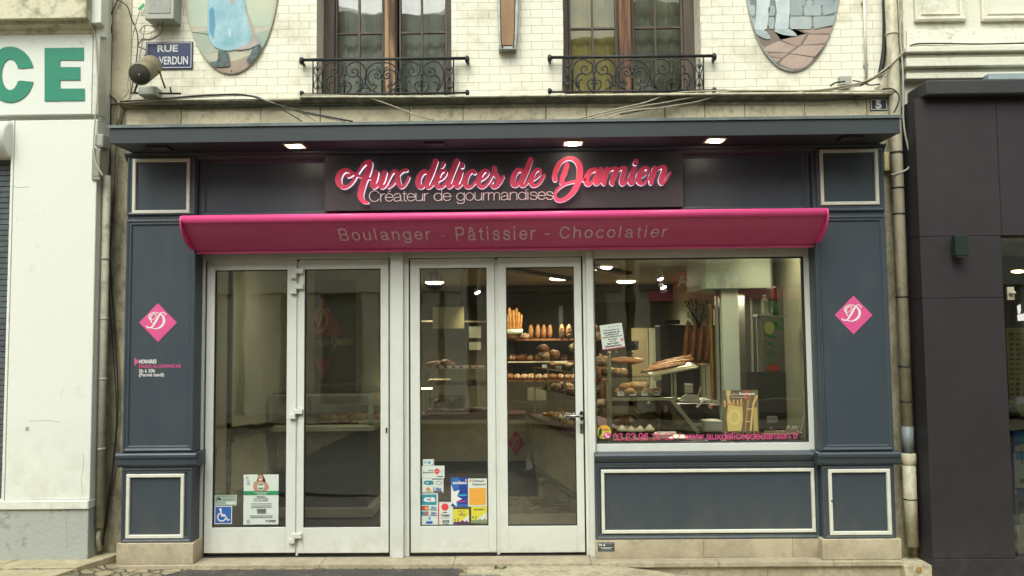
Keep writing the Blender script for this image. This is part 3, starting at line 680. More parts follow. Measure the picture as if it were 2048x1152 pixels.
# ------------------------------------------------------------------ shopfront
SF = thing('shopfront', 'slate grey panelled bakery shopfront with white glazed doors and cream trim', 'shopfront', (0, -0.1, -0.01))
def pil(panel_top, mid, low, led, base, x_top, x_mid, x_low):
    """pilaster: body, mouldings, ledge, base all in photo px"""
    b = MB(); a = RECT(x_mid[0], mid[0], x_mid[1], mid[1], YP); X0, X1 = a[0], a[1]
    zt = P(x_mid[0], panel_top[0] - 3, YP)[2]; zl = (P(sum(x_mid) / 2, led[0], YP)[2], P(sum(x_mid) / 2, led[1], YP)[2]); zb = P(sum(x_mid) / 2, base[0], YP)[2]
    zsep = P(sum(x_mid) / 2, panel_top[1] + 4, YP)[2]
    YB = YP + 0.012
    b.box(X0, X1, YB, 0.06, zb, zt, slate)
    # mitred mouldings on the face
    def panel(x0, y0, x1, y1, white_=None, Z=None):
        r = RECT(x0, y0, x1, y1, YP); xx0, xx1 = max(r[0], X0), min(r[1], X1)
        b.frame(xx0, xx1, r[2], r[3], [(0, YB - 0.0005), (0, YP - 0.004), (0.010, YP - 0.006), (0.018, YP - 0.002), (0.022, YP + 0.002), (0.034, YP + 0.001), (0.042, YB - 0.001)], slate)
    panel(x_mid[0] - 2, panel_top[0], x_mid[1] + 2, panel_top[1]); panel(x_mid[0] - 2, panel_top[1] + 9, x_mid[1] + 2, led[0] - 2); panel(x_mid[0] - 8, led[1] + 2, x_mid[1] + 8, base[0])
    o = b.build('pilaster', SF, bevel=0.0015)
    def wf(x0, y0, x1, y1):
        r = RECT(x0, y0, x1, y1, YP); q = MB(); q.frame(r[0], r[1], r[2], r[3], [(0, YB + 0.001), (0, YP - 0.003), (0.004, YP - 0.007), (0.021, YP - 0.007), (0.025, YP - 0.002), (0.025, YB + 0.001)], trim); q.build('trim_frame', o)
    wf(*low); wf(*x_top)
    l = MB(); LX0, LX1 = X0 - 0.035, X1 + 0.035
    l.xprof([(0.03, zl[0]), (YP - 0.028, zl[0] - 0.002), (YP - 0.036, zl[0] - 0.014), (YP - 0.034, zl[0] - 0.034), (YP - 0.022, zl[0] - 0.044), (YP - 0.02, zl[1] + 0.018), (YP - 0.008, zl[1] + 0.006), (YP - 0.004, zl[1]), (0.03, zl[1])], LX0, LX1, slate)
    l.build('ledge', o, bevel=0.002)
    s = MB(); s.box(X0 - 0.02, X1 + 0.02, YP - 0.02, 0.04, 0.001, zb - 0.001, beige_tile); s.build('stone_base', o, bevel=0.003)
    return X0, X1
LX = pil((304, 430), (443, 903), (252, 948, 368, 1077), (905, 934), (1085,), (265, 317, 380, 427), (249, 389), None)
RX_ = pil((296, 422), (437, 900), (1658, 938, 1782, 1070), (903, 930), (1077,), (1640, 298, 1757, 410), (1635, 1779), None)
# keyhole in the right low trim
k = MB(); k.lathe(P(1664, 1002, YP - 0.008), [(0.007, 0), (0.007, 0.002)], black, ax=(0, -1, 0), n=12); k.build('peg_hole', SF)
# low panel under the window
zledge = P(1410, 905, YL)[2]; z2 = P(1410, 1078, YL)[2]; px0 = P(1190, 990, YL)[0]
b = MB(); b.box(px0, RX_[0], YL + 0.012, 0.06, z2, zledge, slate)
r = RECT(1190, 924, 1640, 1078, YL)
b.frame(px0 + 0.001, RX_[0] - 0.001, z2 + .0005, r[3], [(0, YL + 0.0115), (0, YL - 0.004), (0.010, YL - 0.006), (0.018, YL - 0.002), (0.022, YL + 0.002), (0.03, YL), (0.036, YL + 0.011)], slate)
lowp = b.build('low_panel', SF, bevel=0.0015)
r = RECT(1203, 938, 1630, 1066, YL); q = MB(); q.frame(r[0], r[1], r[2], r[3], [(0, YL + 0.013), (0, YL - 0.003), (0.004, YL - 0.007), (0.019, YL - 0.007), (0.023, YL - 0.002), (0.023, YL + 0.013)], trim); q.build('trim_frame', lowp)
b = MB(); b.xprof([(0.0, zledge + .004), (YL - 0.03, zledge), (YL - 0.038, zledge - 0.016), (YL - 0.03, zledge - 0.036), (YL - 0.016, zledge - 0.046), (YL - 0.006, zledge - 0.062), (0.0, zledge - 0.062)], px0, RX_[0] - 0.036, slate); b.build('ledge', lowp, bevel=0.002)
b = MB(); cutx = [1191, 1407, 1585, 1641]
for i in range(3): b.box(P(cutx[i], 1092, YL)[0] + 0.001, P(cutx[i + 1], 1092, YL)[0] - 0.001, YL - 0.005 + 0.0015 * i, 0.04, 0.001, z2 - 0.001, beige_tile)
b.build('stone_base', lowp, bevel=0.001)
# step
b = MB(); cutx = [228, 640, 907, 1182, 1437, 1667, 1704, 1806]; ztop = 0.0
for i in range(7): b.box(P(cutx[i], 1112, -.2)[0] + 0.001, P(cutx[i + 1], 1112, -.2)[0] - 0.001, -0.205, 0.05, -0.034, ztop - 0.0005 * (i % 2), beige_tile)
b.build('step_slab', SF, bevel=0.004, segs=2)
b = MB(); cutx = [232, 760, 1275, 1535, 1801]
for i in range(4): b.box(P(cutx[i], 1122, -.18)[0] + 0.001, P(cutx[i + 1], 1122, -.18)[0] - 0.001, -0.18 + 0.001 * (i % 2), 0.05, -0.30, -0.0345, beige_tile)
b.build('step_riser', SF, bevel=0.002)
# fascia
fx0, fx1 = LX[1], RX_[0]
zf1, zf0 = P(1000, 306, YF)[2], P(1000, 430, YF)[2]
b = MB(); b.box(fx0, fx1, YF + 0.012, 0.06, zf0 - 0.12, zf1, slate)
b.frame(fx0 + .001, fx1 - .001, zf0 - 0.0, zf1 - 0.005, [(0, YF + 0.011), (0, YF - 0.006), (0.012, YF - 0.008), (0.02, YF - 0.002), (0.04, YF - 0.001), (0.05, YF + 0.011)], slate)
fas = b.build('fascia', SF, bevel=0.0015)
b = MB()
for px in (1368,): b.box(P(px, 360, YF)[0], P(px, 360, YF)[0] + 0.003, YF + 0.009, YF + 0.012, zf0 + .05, zf1 - .05, slate_dk)
b.build('panel_joint', fas)
# canopy
cz0, cz1 = P(1010, 277, -0.5)[2], P(1010, 243, -0.5)[2]
cx0, cx1 = P(219, 270, -0.5)[0], P(1800, 252, -0.5)[0]
b = MB(); b.xprof([(-0.50, cz0), (-0.50, cz1), (0.0, cz1 + 0.05), (0.0, cz0 + 0.02), (-0.10, cz0 + 0.012), (-0.485, cz0 + 0.004), (-0.485, cz0)], cx0, cx1, slate_dk)
can = b.build('canopy', SF, bevel=0.003)
b = MB(); b.xprof([(-0.506, cz1 - 0.012), (-0.512, cz1 - 0.012), (-0.512, cz1 + 0.008), (-0.0, cz1 + 0.062), (-0.0, cz1 + 0.056), (-0.506, cz1 + 0.004)], cx0 - 0.012, cx1 + 0.012, zinc); b.build('flashing', can)
b = MB(); zc = cz0 + 0.011
b.xprof([(0.0, zc), (-0.175, zc - 0.002), (-0.172, zc - 0.018), (-0.15, zc - 0.026), (-0.14, zc - 0.044), (-0.118, zc - 0.06), (0, zc - 0.06)], LX[0] - 0.02, RX_[1] + 0.02, slate_dk); b.build('cornice_moulding', can, bevel=0.002)
# awning cover (fixed pink pelmet) : a thing of its own
az1, az0 = P(1010, 424, -0.40)[2], P(1010, 497, -0.11)[2]
ax0, ax1 = P(362, 436, -0.40)[0], P(1655, 425, -0.40)[0]
AW = thing('awning', 'glossy pink awning box with curved end cheeks over the doors', 'awning', ((ax0 + ax1) / 2, -0.2, az0))
YA0, YA1 = -0.41, -0.115
b = MB(); hlip = 0.052
b.xprof([(YA1, az1 + 0.02), (YA0 + 0.02, az1 + 0.004), (YA0 + 0.004, az1 - 0.004), (YA0, az1 - 0.016), (YA0 + 0.002, az1 - hlip), (YA0 + 0.012, az1 - hlip), (YA0 + 0.02, az1 - 0.02), (YA1, az1 + 0.006)], ax0 + 0.004, ax1 - 0.004, pink, True)
b.build('top_cover', AW)
b = MB(); N = 10; prof = []
zA, zB = az1 - hlip + 0.012, az0
for i in range(N + 1):
    t = i / N; prof.append((YA0 + 0.016 + (YA1 - YA0 - 0.03) * (t ** 1.25), zA + (zB - zA) * t ** 0.9))
prof2 = [(y + 0.008, z + 0.006) for y, z in reversed(prof)]
vs = []
b.xprof(prof + prof2, ax0 + 0.006, ax1 - 0.006, pinkdk)
b.box(ax0 + 0.008, ax1 - 0.008, YA1 - 0.022, YA1 + 0.006, zB - 0.018, zB - 0.001, pinkdk)
under = b.build('fabric_slope', AW)
for nm, xx in (('l', ax0 - 0.004), ('r', ax1 - 0.004)):
    pr = [(YA1, az1 + 0.012), (YA0 + 0.004, az1 - 0.002), (YA0 - 0.004, az1 - 0.03)]
    for i in range(13):
        a = i / 12 * math.pi / 2; pr.append((YA0 - 0.004 + (YA1 - YA0) * (1 - math.cos(a)), az1 - 0.04 - (az1 - 0.04 - az0) * math.sin(a)))
    pr.append((YA1, az0 - 0.004)); b = MB(); b.xprof(pr, xx, xx + 0.008, pink); b.build('end_cheek', AW)
def slope(u, v, k, x0, x1, t0, t1):
    t = t1 + (t0 - t1) * v
    y = YA0 + 0.016 + (YA1 - YA0 - 0.03) * (t ** 1.25); z = zA + (zB - zA) * t ** 0.9
    return (x0 + (x1 - x0) * u, y - 0.002 - 0.003 * k, z - 0.002)
def tsl(py):   # invert: t on the slope whose photo row is py (at its own column)
    best = min(range(101), key=lambda i: abs(proj((0, YA0 + 0.016 + (YA1 - YA0 - 0.03) * ((i / 100) ** 1.25), zA + (zB - zA) * (i / 100) ** 0.9))[1] - py)); return best / 100
def proj(p):
    d = RM.T @ (np.array(p, float) - np.array([0, -CAMD, CAMH])); return (CX + F * d[0] / d[1], CY - F * d[2] / d[1])
b = MB()
for s_, xa_, xb_, ya_, yb_ in (('Boulanger', 680, 862, 456, 486), ('-', 881, 891, 470, 472), ('Pâtissier', 912, 1071, 452, 480), ('-', 1090, 1099, 466, 469), ('Chocolatier', 1119, 1334, 451, 475)):
    xm = (xa_ + xb_) / 2; off = (xm - 1024) * 0.0115   # undo the tilt of the photo: the row is level in the world
    ta, tb_ = tsl(ya_ + off), tsl(yb_ + off); ym = -0.3
    X0 = P(xa_, (ya_ + yb_) / 2, -0.27)[0]; X1 = P(xb_, (ya_ + yb_) / 2, -0.27)[0]
    b = MB(); b.text(s_, 0, 0, 1, 1, 0, awn_text, mono=8.8, spacing=1.46, fn=lambda u, v, k: slope(u, v, k, X0, X1, ta, tb_)); b.build('awning_lettering', under)

# sign board -----------------------------------------------------------
YS = -0.155
SB = thing('sign_board', 'dark sign panel with lit pink script lettering above the awning', 'sign', P(1008, 420, YS))
r = RECT(649, 306, 1366, 418, YS); b = MB(); b.box(r[0], r[1], YS, YF + 0.01, r[2], r[3], signdark); b.build('panel', SB, bevel=0.002)
aux = [[(500, 465, 25), (430, 440, 27), (370, 400, 35), (290, 385, 40), (200, 440, 55), (155, 560, 60), (185, 665, 50), (260, 710, 36), (360, 675, 26), (440, 590, 25), (520, 450, 25), (610, 310, 30), (695, 235, 38), (755, 235, 52), (755, 310, 56), (710, 450, 60), (650, 600, 60), (600, 760, 60), (585, 880, 56), (630, 975, 42), (715, 1005, 24)],
       [(440, 450, 25), (380, 480, 35), (335, 492, 38)], [(490, 470, 28), (620, 515, 25), (770, 545, 22), (820, 520, 24)],
       [(885, 430, 50), (850, 560, 55), (815, 660, 50), (830, 710, 35), (880, 690, 28), (950, 600, 28)],
       [(1045, 430, 50), (1000, 570, 55), (965, 670, 48), (990, 715, 32), (1060, 670, 26), (1130, 540, 24), (1190, 430, 28), (1240, 400, 32), (1280, 440, 42), (1300, 560, 50), (1320, 650, 48), (1360, 705, 34), (1420, 680, 26), (1480, 590, 24), (1510, 515, 24)],
       [(1110, 712, 28), (1180, 670, 25), (1250, 590, 25), (1330, 460, 25), (1400, 395, 28), (1465, 382, 32)]]
del_ = [[(320, 415, 38), (250, 420, 45), (180, 500, 52), (155, 600, 56), (165, 680, 50), (220, 705, 38), (280, 650, 28), (320, 560, 28), (350, 440, 28)],
        [(490, 210, 50), (450, 330, 52), (390, 480, 55), (330, 620, 50), (325, 700, 38), (370, 715, 26), (440, 650, 24), (490, 580, 26)],
        [(480, 600, 28), (600, 555, 24), (665, 490, 26), (690, 415, 28), (650, 385, 30), (580, 420, 42), (520, 520, 52), (500, 620, 50), (530, 695, 43), (600, 710, 28), (670, 650, 26), (730, 560, 24)],
        [(640, 250, 38), (608, 320, 30)], [(900, 210, 52), (850, 330, 54), (790, 480, 54), (740, 620, 50), (740, 700, 38), (790, 690, 26), (860, 600, 24)],
        [(970, 420, 50), (930, 540, 54), (890, 640, 50), (900, 705, 36), (950, 690, 26), (1010, 620, 24)], [(1010, 270, 38), (1000, 312, 40)],
        [(1238, 425, 42), (1205, 398, 36), (1140, 430, 42), (1080, 520, 52), (1058, 620, 54), (1090, 700, 38), (1160, 702, 28), (1220, 650, 26), (1280, 570, 24)],
        [(1290, 590, 26), (1400, 550, 24), (1480, 475, 28), (1495, 405, 30), (1430, 395, 36), (1360, 460, 48), (1320, 570, 52), (1320, 650, 50), (1370, 705, 34), (1430, 690, 28), (1500, 620, 24), (1560, 520, 24), (1600, 430, 30)],
        [(1622, 345, 48), (1625, 430, 50), (1680, 520, 50), (1700, 610, 50), (1660, 685, 38), (1595, 700, 34), (1555, 650, 24), (1590, 600, 26)], [(1690, 660, 32), (1755, 590, 27), (1798, 500, 24)]]
de_ = [[(310, 382, 36), (240, 390, 45), (180, 470, 52), (150, 580, 56), (160, 650, 48), (215, 675, 36), (275, 620, 28), (315, 530, 28), (340, 420, 28)],
       [(490, 180, 48), (450, 300, 52), (390, 450, 54), (330, 590, 50), (320, 670, 38), (370, 680, 26), (430, 620, 24), (480, 560, 26)],
       [(480, 590, 26), (590, 540, 24), (665, 470, 26), (682, 395, 28), (640, 368, 32), (570, 410, 42), (520, 500, 50), (500, 600, 50), (530, 668, 40), (600, 675, 28), (670, 620, 28), (720, 550, 28), (758, 475, 24)]]
dam1 = [[(965, 560, 48), (955, 470, 50), (990, 360, 50), (1060, 240, 42), (1160, 170, 36), (1270, 155, 38), (1370, 200, 50), (1430, 300, 58), (1440, 420, 60), (1420, 560, 60), (1380, 680, 58), (1310, 800, 52), (1210, 900, 42), (1090, 962, 34), (1000, 950, 34), (962, 880, 28), (980, 800, 26), (1050, 720, 26), (1160, 650, 26), (1290, 612, 26), (1420, 590, 26), (1540, 565, 24)],
        [(1190, 280, 45), (1160, 400, 50), (1110, 520, 48), (1092, 625, 44)]]
dam2 = [[(290, 372, 40), (210, 400, 48), (150, 480, 52), (125, 570, 54), (140, 640, 46), (195, 645, 34), (250, 590, 28), (300, 490, 28), (340, 400, 30)],
        [(400, 370, 48), (370, 480, 54), (320, 590, 50), (312, 640, 38), (360, 635, 26), (420, 570, 24), (470, 450, 24), (500, 370, 30)],
        [(525, 365, 46), (500, 470, 54), (460, 590, 50), (465, 640, 40)], [(480, 540, 24), (560, 400, 27), (640, 350, 32), (695, 365, 45), (670, 480, 54), (620, 600, 50), (630, 645, 38)],
        [(650, 540, 24), (730, 400, 27), (800, 348, 32), (862, 355, 48), (840, 470, 54), (805, 590, 50), (820, 650, 36), (870, 630, 26), (930, 560, 24)],
        [(1050, 350, 46), (1010, 450, 54), (970, 570, 50), (980, 640, 36), (1030, 630, 26), (1090, 560, 24)], [(1082, 210, 44), (1068, 250, 44)],
        [(1080, 560, 26), (1190, 510, 24), (1280, 440, 28), (1312, 365, 32), (1255, 338, 36), (1180, 390, 46), (1140, 480, 52), (1130, 570, 52), (1165, 635, 38), (1230, 635, 28), (1310, 560, 24), (1370, 440, 24)],
        [(1440, 340, 44), (1420, 440, 54), (1380, 560, 50), (1375, 630, 40)], [(1400, 520, 24), (1480, 380, 28), (1560, 325, 32), (1622, 340, 46), (1610, 440, 54), (1560, 560, 50), (1570, 635, 36), (1620, 615, 26), (1690, 510, 24), (1738, 430, 20)]]
WORDS = [('A', aux, lambda x, y: (660 + x / 9.6, 300 + y / 9.6)), ('d', del_, lambda x, y: (820 + x / 9.6, 300 + y / 9.6)),
         ('e', de_, lambda x, y: (1010 + x / 9.6, 300 + y / 9.6)), ('D', dam1, lambda x, y: (1010 + x / 9.6, 300 + y / 9.6)), ('a', dam2, lambda x, y: (1160 + x / 9.6, 300 + y / 9.6))]
YLt = -0.205
for nm, st, cv in WORDS:
    k = MB(); brush(k, st, cv, YLt + 0.008, 0.006, pinkl, grow=0, trace=YLt); o = k.build('pink_script_lettering', SB)
    k = MB(); brush(k, st, cv, YLt + 0.047, 0.0385, halo, grow=-2, trace=YLt); k.build('lit_letter_side', o)
b = MB(); b.text('Créateur de gourmandises', 738, 379, 1107, 408, YS - 0.003, letter_thin, th=0.006, mono=4.3); b.build('subtitle_lettering', SB)
# diamond emblems
dstk = [[(785, 385, 15), (765, 342, 12), (710, 322, 11), (655, 345, 14), (600, 430, 24), (530, 560, 28), (450, 680, 20), (400, 710, 16), (340, 710, 17), (298, 675, 14)],
        [(450, 600, 9), (412, 545, 13), (405, 460, 14), (445, 385, 12), (505, 360, 10), (548, 385, 9), (530, 445, 8), (470, 500, 7), (400, 502, 14), (362, 450, 17), (380, 385, 15), (450, 335, 11), (540, 320, 10), (620, 345, 12), (700, 400, 22), (748, 500, 30), (730, 610, 30), (660, 690, 24), (560, 735, 14), (470, 730, 10), (400, 710, 9)]]
def emblem(cx, cy, Y, sc_, mp_, mw, name='diamond_emblem', label=None, cat='sticker', squeeze=1.0):
    cv = lambda x, y: (cx + (x - 592) / 12.8 * sc_ * squeeze, cy + (y - 580) / 12.8 * sc_)
    p = [(lambda q: (q[0], q[2]))(P(*cv(x, y), Y)) for x, y in ((592, 85), (1075, 580), (592, 1075), (110, 580))]
    T = thing(name, label, cat, P(cx, cy + 38 * sc_, Y))
    b = MB(); b.prism(p, Y - 0.001, Y, mp_); b.build('diamond', T)
    b = MB(); brush(b, dstk, cv, Y - 0.0015, 0.001, mw, step=8); b.build('script_letter', T)
    return T
emblem(316, 645, YP + 0.0115, 1.0, pinkdk, white, label='pink diamond with white script D on the pilaster left of the doors')
emblem(1707, 630, YP + 0.0115, 1.0, pinkdk, white, label='pink diamond with white script D on the pilaster right of the window')
HO = thing('opening_hours', 'white and pink opening hours lettering on the left pilaster', 'lettering', P(315, 755, YP + .0115))
b = MB(); YH = YP + 0.0115
b.text('HORAIRES', 278, 719, 313, 727, YH, white, bold=0.03, th=.001); b.text('5h à 20h', 278, 738, 310, 745, YH, white, bold=0.015, th=.001); b.text('(Fermé lundi)', 278, 746, 328, 755, YH, white, bold=0.015, th=.001); b.build('white_lettering', HO)
b = MB(); b.text('MARDI AU DIMANCHE', 278, 729, 362, 736, YH, pinkdk, bold=0.01, th=.001); b.ppoly([(269, 715), (277, 723), (269, 732)], YH - .001, .001, pinkdk); b.build('pink_lettering', HO)

# spotlights under the canopy
def spot(px, py, on, label):
    Y = -0.30; zc_ = cz0 + 0.006; c = G(px, py, zc_); T = thing('recessed_spotlight', label, 'spotlight', (c[0], c[1], zc_ - 0.012), 'spotlights under the canopy')
    s_ = 0.072; fr = mat('spot_frame', (0.30, 0.28, 0.24), rough=0.4) if on else mat('spot_frame_dark', (0.045, 0.03, 0.03), rough=0.5)
    b = MB(); x, y = c[0], c[1]; z0, z1 = zc_ - 0.014, zc_ + 0.006
    for a in ((x - s_, x + s_, y - s_, y - s_ + .012), (x - s_, x + s_, y + s_ - .012, y + s_), (x - s_, x - s_ + .012, y - s_ + .012, y + s_ - .012), (x + s_ - .012, x + s_, y - s_ + .012, y + s_ - .012)): b.box(*a, z0, z1, fr)
    b.build('frame', T)
    b = MB(); b.box(x - s_ + .012, x + s_ - .012, y - s_ + .012, y + s_ - .012, z0 + .002, z0 + .006, lamp_mat('spot_lens_lit', (1, 0.72, 0.36), 1.5) if on else mat('spot_lens_off', (0.05, 0.035, 0.035), rough=0.3)); b.build('lens', T)
    if on:
        b = MB(); b.tube([(x - .035, y, z0 - .004), (x + .035, y, z0 - .004)], 0.008, lamp_mat('bulb_lit', (1, 0.93, 0.75), 30)); b.build('bulb', T)
        l = bpy.data.lights.new('spot_beam', 'SPOT'); l.energy = 4.5; l.spot_size = math.radians(140); l.spot_blend = 1.0; l.color = (1, 0.8, 0.52); l.shadow_soft_size = 0.04
        lo = bpy.data.objects.new('spot_beam', l); C.objects.link(lo); lo.parent = T; lo.location = (0, 0.02, -0.02); lo.rotation_euler = (math.radians(-14), 0, 0)
spot(320, 295, False, 'unlit square spotlight under the left end of the canopy')
spot(590, 289, True, 'lit square spotlight left of the sign lettering')
spot(870, 288, False, 'unlit reddish square spotlight above the middle of the sign')
spot(1146, 284, True, 'lit square spotlight above the big letter D of the sign')
spot(1430, 278, True, 'lit square spotlight right of the sign panel')
spot(1700, 275, False, 'unlit square spotlight under the right end of the canopy')

# doors and window ------------------------------------------------------
def gl_door(x0, y0, x1, y1, gx0, gy0, gx1, gy1):
    r = RECT(x0, y0, x1, y1, 0); g = RECT(gx0, gy0, gx1, gy1, 0); b = MB(); y_, yb = 0.0, 0.06
    b.box(r[0], g[0], y_, yb, r[2], r[3], alu); b.box(g[1], r[1], y_, yb, r[2], r[3], alu); b.box(g[0], g[1], y_, yb, r[2], g[2], alu); b.box(g[0], g[1], y_, yb, g[3], r[3], alu)
    d = b.build('door', SF, bevel=0.002)
    b = MB(); b.frame(g[0], g[1], g[2], g[3], [(0, 0.006), (0.006, 0.012), (0.006, 0.03)], seal); b.build('seal', d)
    b = MB(); b.box(g[0] + .004, g[1] - .004, 0.022, 0.03, g[2] + .004, g[3] - .004, glass); b.build('glass_pane', d)
    return d
d1 = gl_door(411, 520, 592, 1106, 427, 540, 573, 1055); d2 = gl_door(597, 519, 777, 1106, 608, 538, 761, 1055)
d3 = gl_door(821, 517, 991, 1105, 840, 536, 975, 1052); d4 = gl_door(998, 515, 1166, 1105, 1014, 534, 1151, 1052)
FR = MB(); zt_ = P(1010, 503, 0)[2] + 0.03; zb_ = 0.001
def vbar(a, c, ya, yb, top=zt_, m=alu, y=800, z0=zb_): FR.box(P(a, y, 0)[0], P(c, y, 0)[0], ya, yb, z0, top, m)
xl, xr = P(393, 800, 0)[0], P(1186, 800, 0)[0]
vbar(393, 408, -0.012, 0.07); vbar(780, 784, -0.008, 0.07); vbar(784, 808, -0.045, 0.07); vbar(808, 818, -0.008, 0.07); vbar(1169, 1175, -0.008, 0.07); vbar(1175, 1189, -0.04, 0.07)
ztd = RECT(820, 516, 1166, 1103, 0)[3] + 0.006
for a, c in ((408, 780), (818, 1169)): FR.box(P(a, 800, 0)[0], P(c, 800, 0)[0], -0.008, 0.07, ztd, zt_, alu)
fr = FR.build('door_frame', SF, bevel=0.002)
b = MB(); b.box(P(409, 800, 0)[0], P(779, 800, 0)[0], 0.02, 0.065, 0.0015, zt_ - 0.03, seal); b.box(P(819, 800, 0)[0], P(1168, 800, 0)[0], 0.02, 0.065, 0.0015, zt_ - 0.03, seal)
def _gasket():
    q = MB()
    for a, c in ((592.3, 596.7), (991.3, 997.7)): q.box(P(a, 800, 0)[0], P(c, 800, 0)[0], 0.012, 0.05, 0.01, ztd, alu)
    for a, c in ((409, 780), (819, 1169)): q.box(P(a, 800, 0)[0], P(c, 800, 0)[0], 0.004, 0.06, 0.0015, 0.008, seal)
    for a, c in ((407.5, 411.5), (776.5, 780.5), (817.5, 821.5), (1165.5, 1169.5), (591, 592.6), (596.4, 598), (990, 991.6), (997.4, 999)): q.box(P(a, 800, 0)[0], P(c, 800, 0)[0], 0.016 if a in (407.5, 776.5, 817.5, 1165.5) else 0.0125, 0.058, 0.0085, ztd + .004, seal)
    for a, c in ((409, 780), (819, 1169)): q.box(P(a, 800, 0)[0], P(c, 800, 0)[0], 0.006, 0.056, ztd - .016, ztd + .0055, seal)
    return q
_gasket().build('astragal', SF)
wnd = MB(); g = RECT(1190, 515, 1612, 886, 0); o_ = RECT(1189, 500, 1634, 904, 0)
wnd.box(P(1189, 700, 0)[0] , g[0], -0.012, 0.07, o_[2], zt_, alu); wnd.box(g[1], P(1637, 700, 0)[0], -0.012, 0.07, o_[2], zt_, alu); wnd.box(g[0], g[1], -0.012, 0.07, o_[2], g[2], alu); wnd.box(g[0], g[1], -0.012, 0.07, g[3], zt_, alu)
wo_ = wnd.build('shop_window', SF, bevel=0.002)
b = MB(); b.frame(g[0], g[1], g[2], g[3], [(0, 0.0), (0.009, 0.008), (0.009, 0.036)], seal); b.build('seal', wo_)
b = MB(); b.box(g[0] + .006, g[1] - .006, 0.036, 0.044, g[2] + .006, g[3] - .006, glass); b.build('glass_pane', wo_)
# hinges, lock, handle
for px, py in ((594, 542), (594, 573), (592, 823), (590, 1072)):
    for dd, (a, e, c, f_) in ((d2, (-6, -5, 13, 5)), (d1, (-13, 5, -1, 15))):
        b = MB(); b.rb(px + a, py + e, px + c, py + f_, -0.028, -0.001, alu, Yp=-0.02); b.build('hinge', dd, bevel=0.003)
b = MB(); b.lathe(P(773, 857, -0.0), [(0.007, 0), (0.007, 0.004)], black, ax=(0, -1, 0), n=14); b.rb(771.5, 859, 774.5, 866, -0.004, 0, black); b.build('keyhole', d2)
b = MB(); q = P(1163, 831, 0); b.prism([(q[0] + 0.017 * math.cos(t), q[2] + 0.033 * math.sin(t)) for t in [i * math.pi / 12 for i in range(24)]], -0.01, 0.0, black); hp = b.build('handle', d4, bevel=0.002)
b = MB(); b.tube([(q[0], -0.01, q[2]), (q[0], -0.05, q[2]), (q[0] - 0.015, -0.056, q[2]), (q[0] - 0.125, -0.056, q[2] - 0.002), (q[0] - 0.13, -0.05, q[2] - 0.002)], [0.009, 0.009, 0.010, 0.009, 0.007], chrome, n=10); b.box(q[0] - 0.12, q[0] - 0.02, -0.068, -0.062, q[2] - 0.006, q[2] + 0.004, black); b.build('lever', d4)
b = MB(); b.rb(1160, 847, 1167, 866, -0.006, 0, chrome); b.rb(1162.5, 852, 1164.5, 860, -0.008, -0.006, black); b.build('lock_plate', d4)
b = MB(); q = P(1626, 541, -0.012); b.tube([q, (q[0], q[1] - 0.035, q[2])], 0.008, alu); b.tube([(q[0], q[1] - 0.03, q[2]), (q[0] - .006, q[1] - 0.03, q[2] - 0.035)], 0.006, alu); b.box(q[0] - .012, q[0] + .012, q[1] - .006, q[1], q[2] - .06, q[2] - .02, alu); b.build('catch', wo_)
# ------------------------------------------------------------------ stickers and notices on the door glass
YG = 0.0215
paper = mat('printed_paper', (0.62, 0.68, 0.62), rough=0.6, var=0.02)
pm = lambda n, c: mat('print_' + n, c, rough=0.55, var=0.02)
blue, sky_, teal, red, orange, yel, navy, green, darkg, skin, hair, grey, purple = (pm('blue', (0.03, 0.13, 0.42)), pm('cyan', (0.05, 0.36, 0.55)), pm('teal', (0.03, 0.26, 0.33)), pm('red', (0.72, 0.06, 0.07)), pm('orange', (0.75, 0.36, 0.05)), pm('yellow', (0.66, 0.60, 0.05)), pm('navy', (0.02, 0.035, 0.16)), pm('green', (0.03, 0.25, 0.10)), pm('ink', (0.04, 0.045, 0.05)), pm('skin', (0.48, 0.25, 0.15)), pm('hair', (0.035, 0.02, 0.015)), pm('greyink', (0.22, 0.25, 0.24)), pm('purple', (0.16, 0.03, 0.14)))
def notice(name, label, cat, rect, base, items, Y=YG, group=None, th=0.001, round_=False):
    T = thing(name, label, cat, P((rect[0] + rect[2]) / 2, rect[3], Y), group)
    b = MB()
    if round_: b.disc((rect[0] + rect[2]) / 2, (rect[1] + rect[3]) / 2, (rect[2] - rect[0]) / 2, (rect[3] - rect[1]) / 2, Y - th, th, base)
    else: b.rb(*rect, Y - th, Y, base)
    b.build('backing', T)
    if items: 
        q = MB(); y = Y - th
        for k, it in enumerate(items):
            yy = y - 0.0002 * (k + 1)
            if it[0] == 't': q.text(it[1], *it[2:6], yy, it[6], th=0.0003, bold=(it[7] if len(it) > 7 else 0.0))
            elif it[0] == 'r': q.rb(*it[1:5], yy - 0.0002, y + 0.0001, it[5])
            elif it[0] == 'd': q.disc(it[1], it[2], it[3], it[4], yy - 0.0002, 0.0004, it[5])
            elif it[0] == 'p': q.ppoly(it[1], yy - 0.0002, 0.0004, it[2])
        q.build('print', T)
    return T
def z(x0, y0, s, pts): return [(x0 + a / s, y0 + b / s) for a, b in pts]
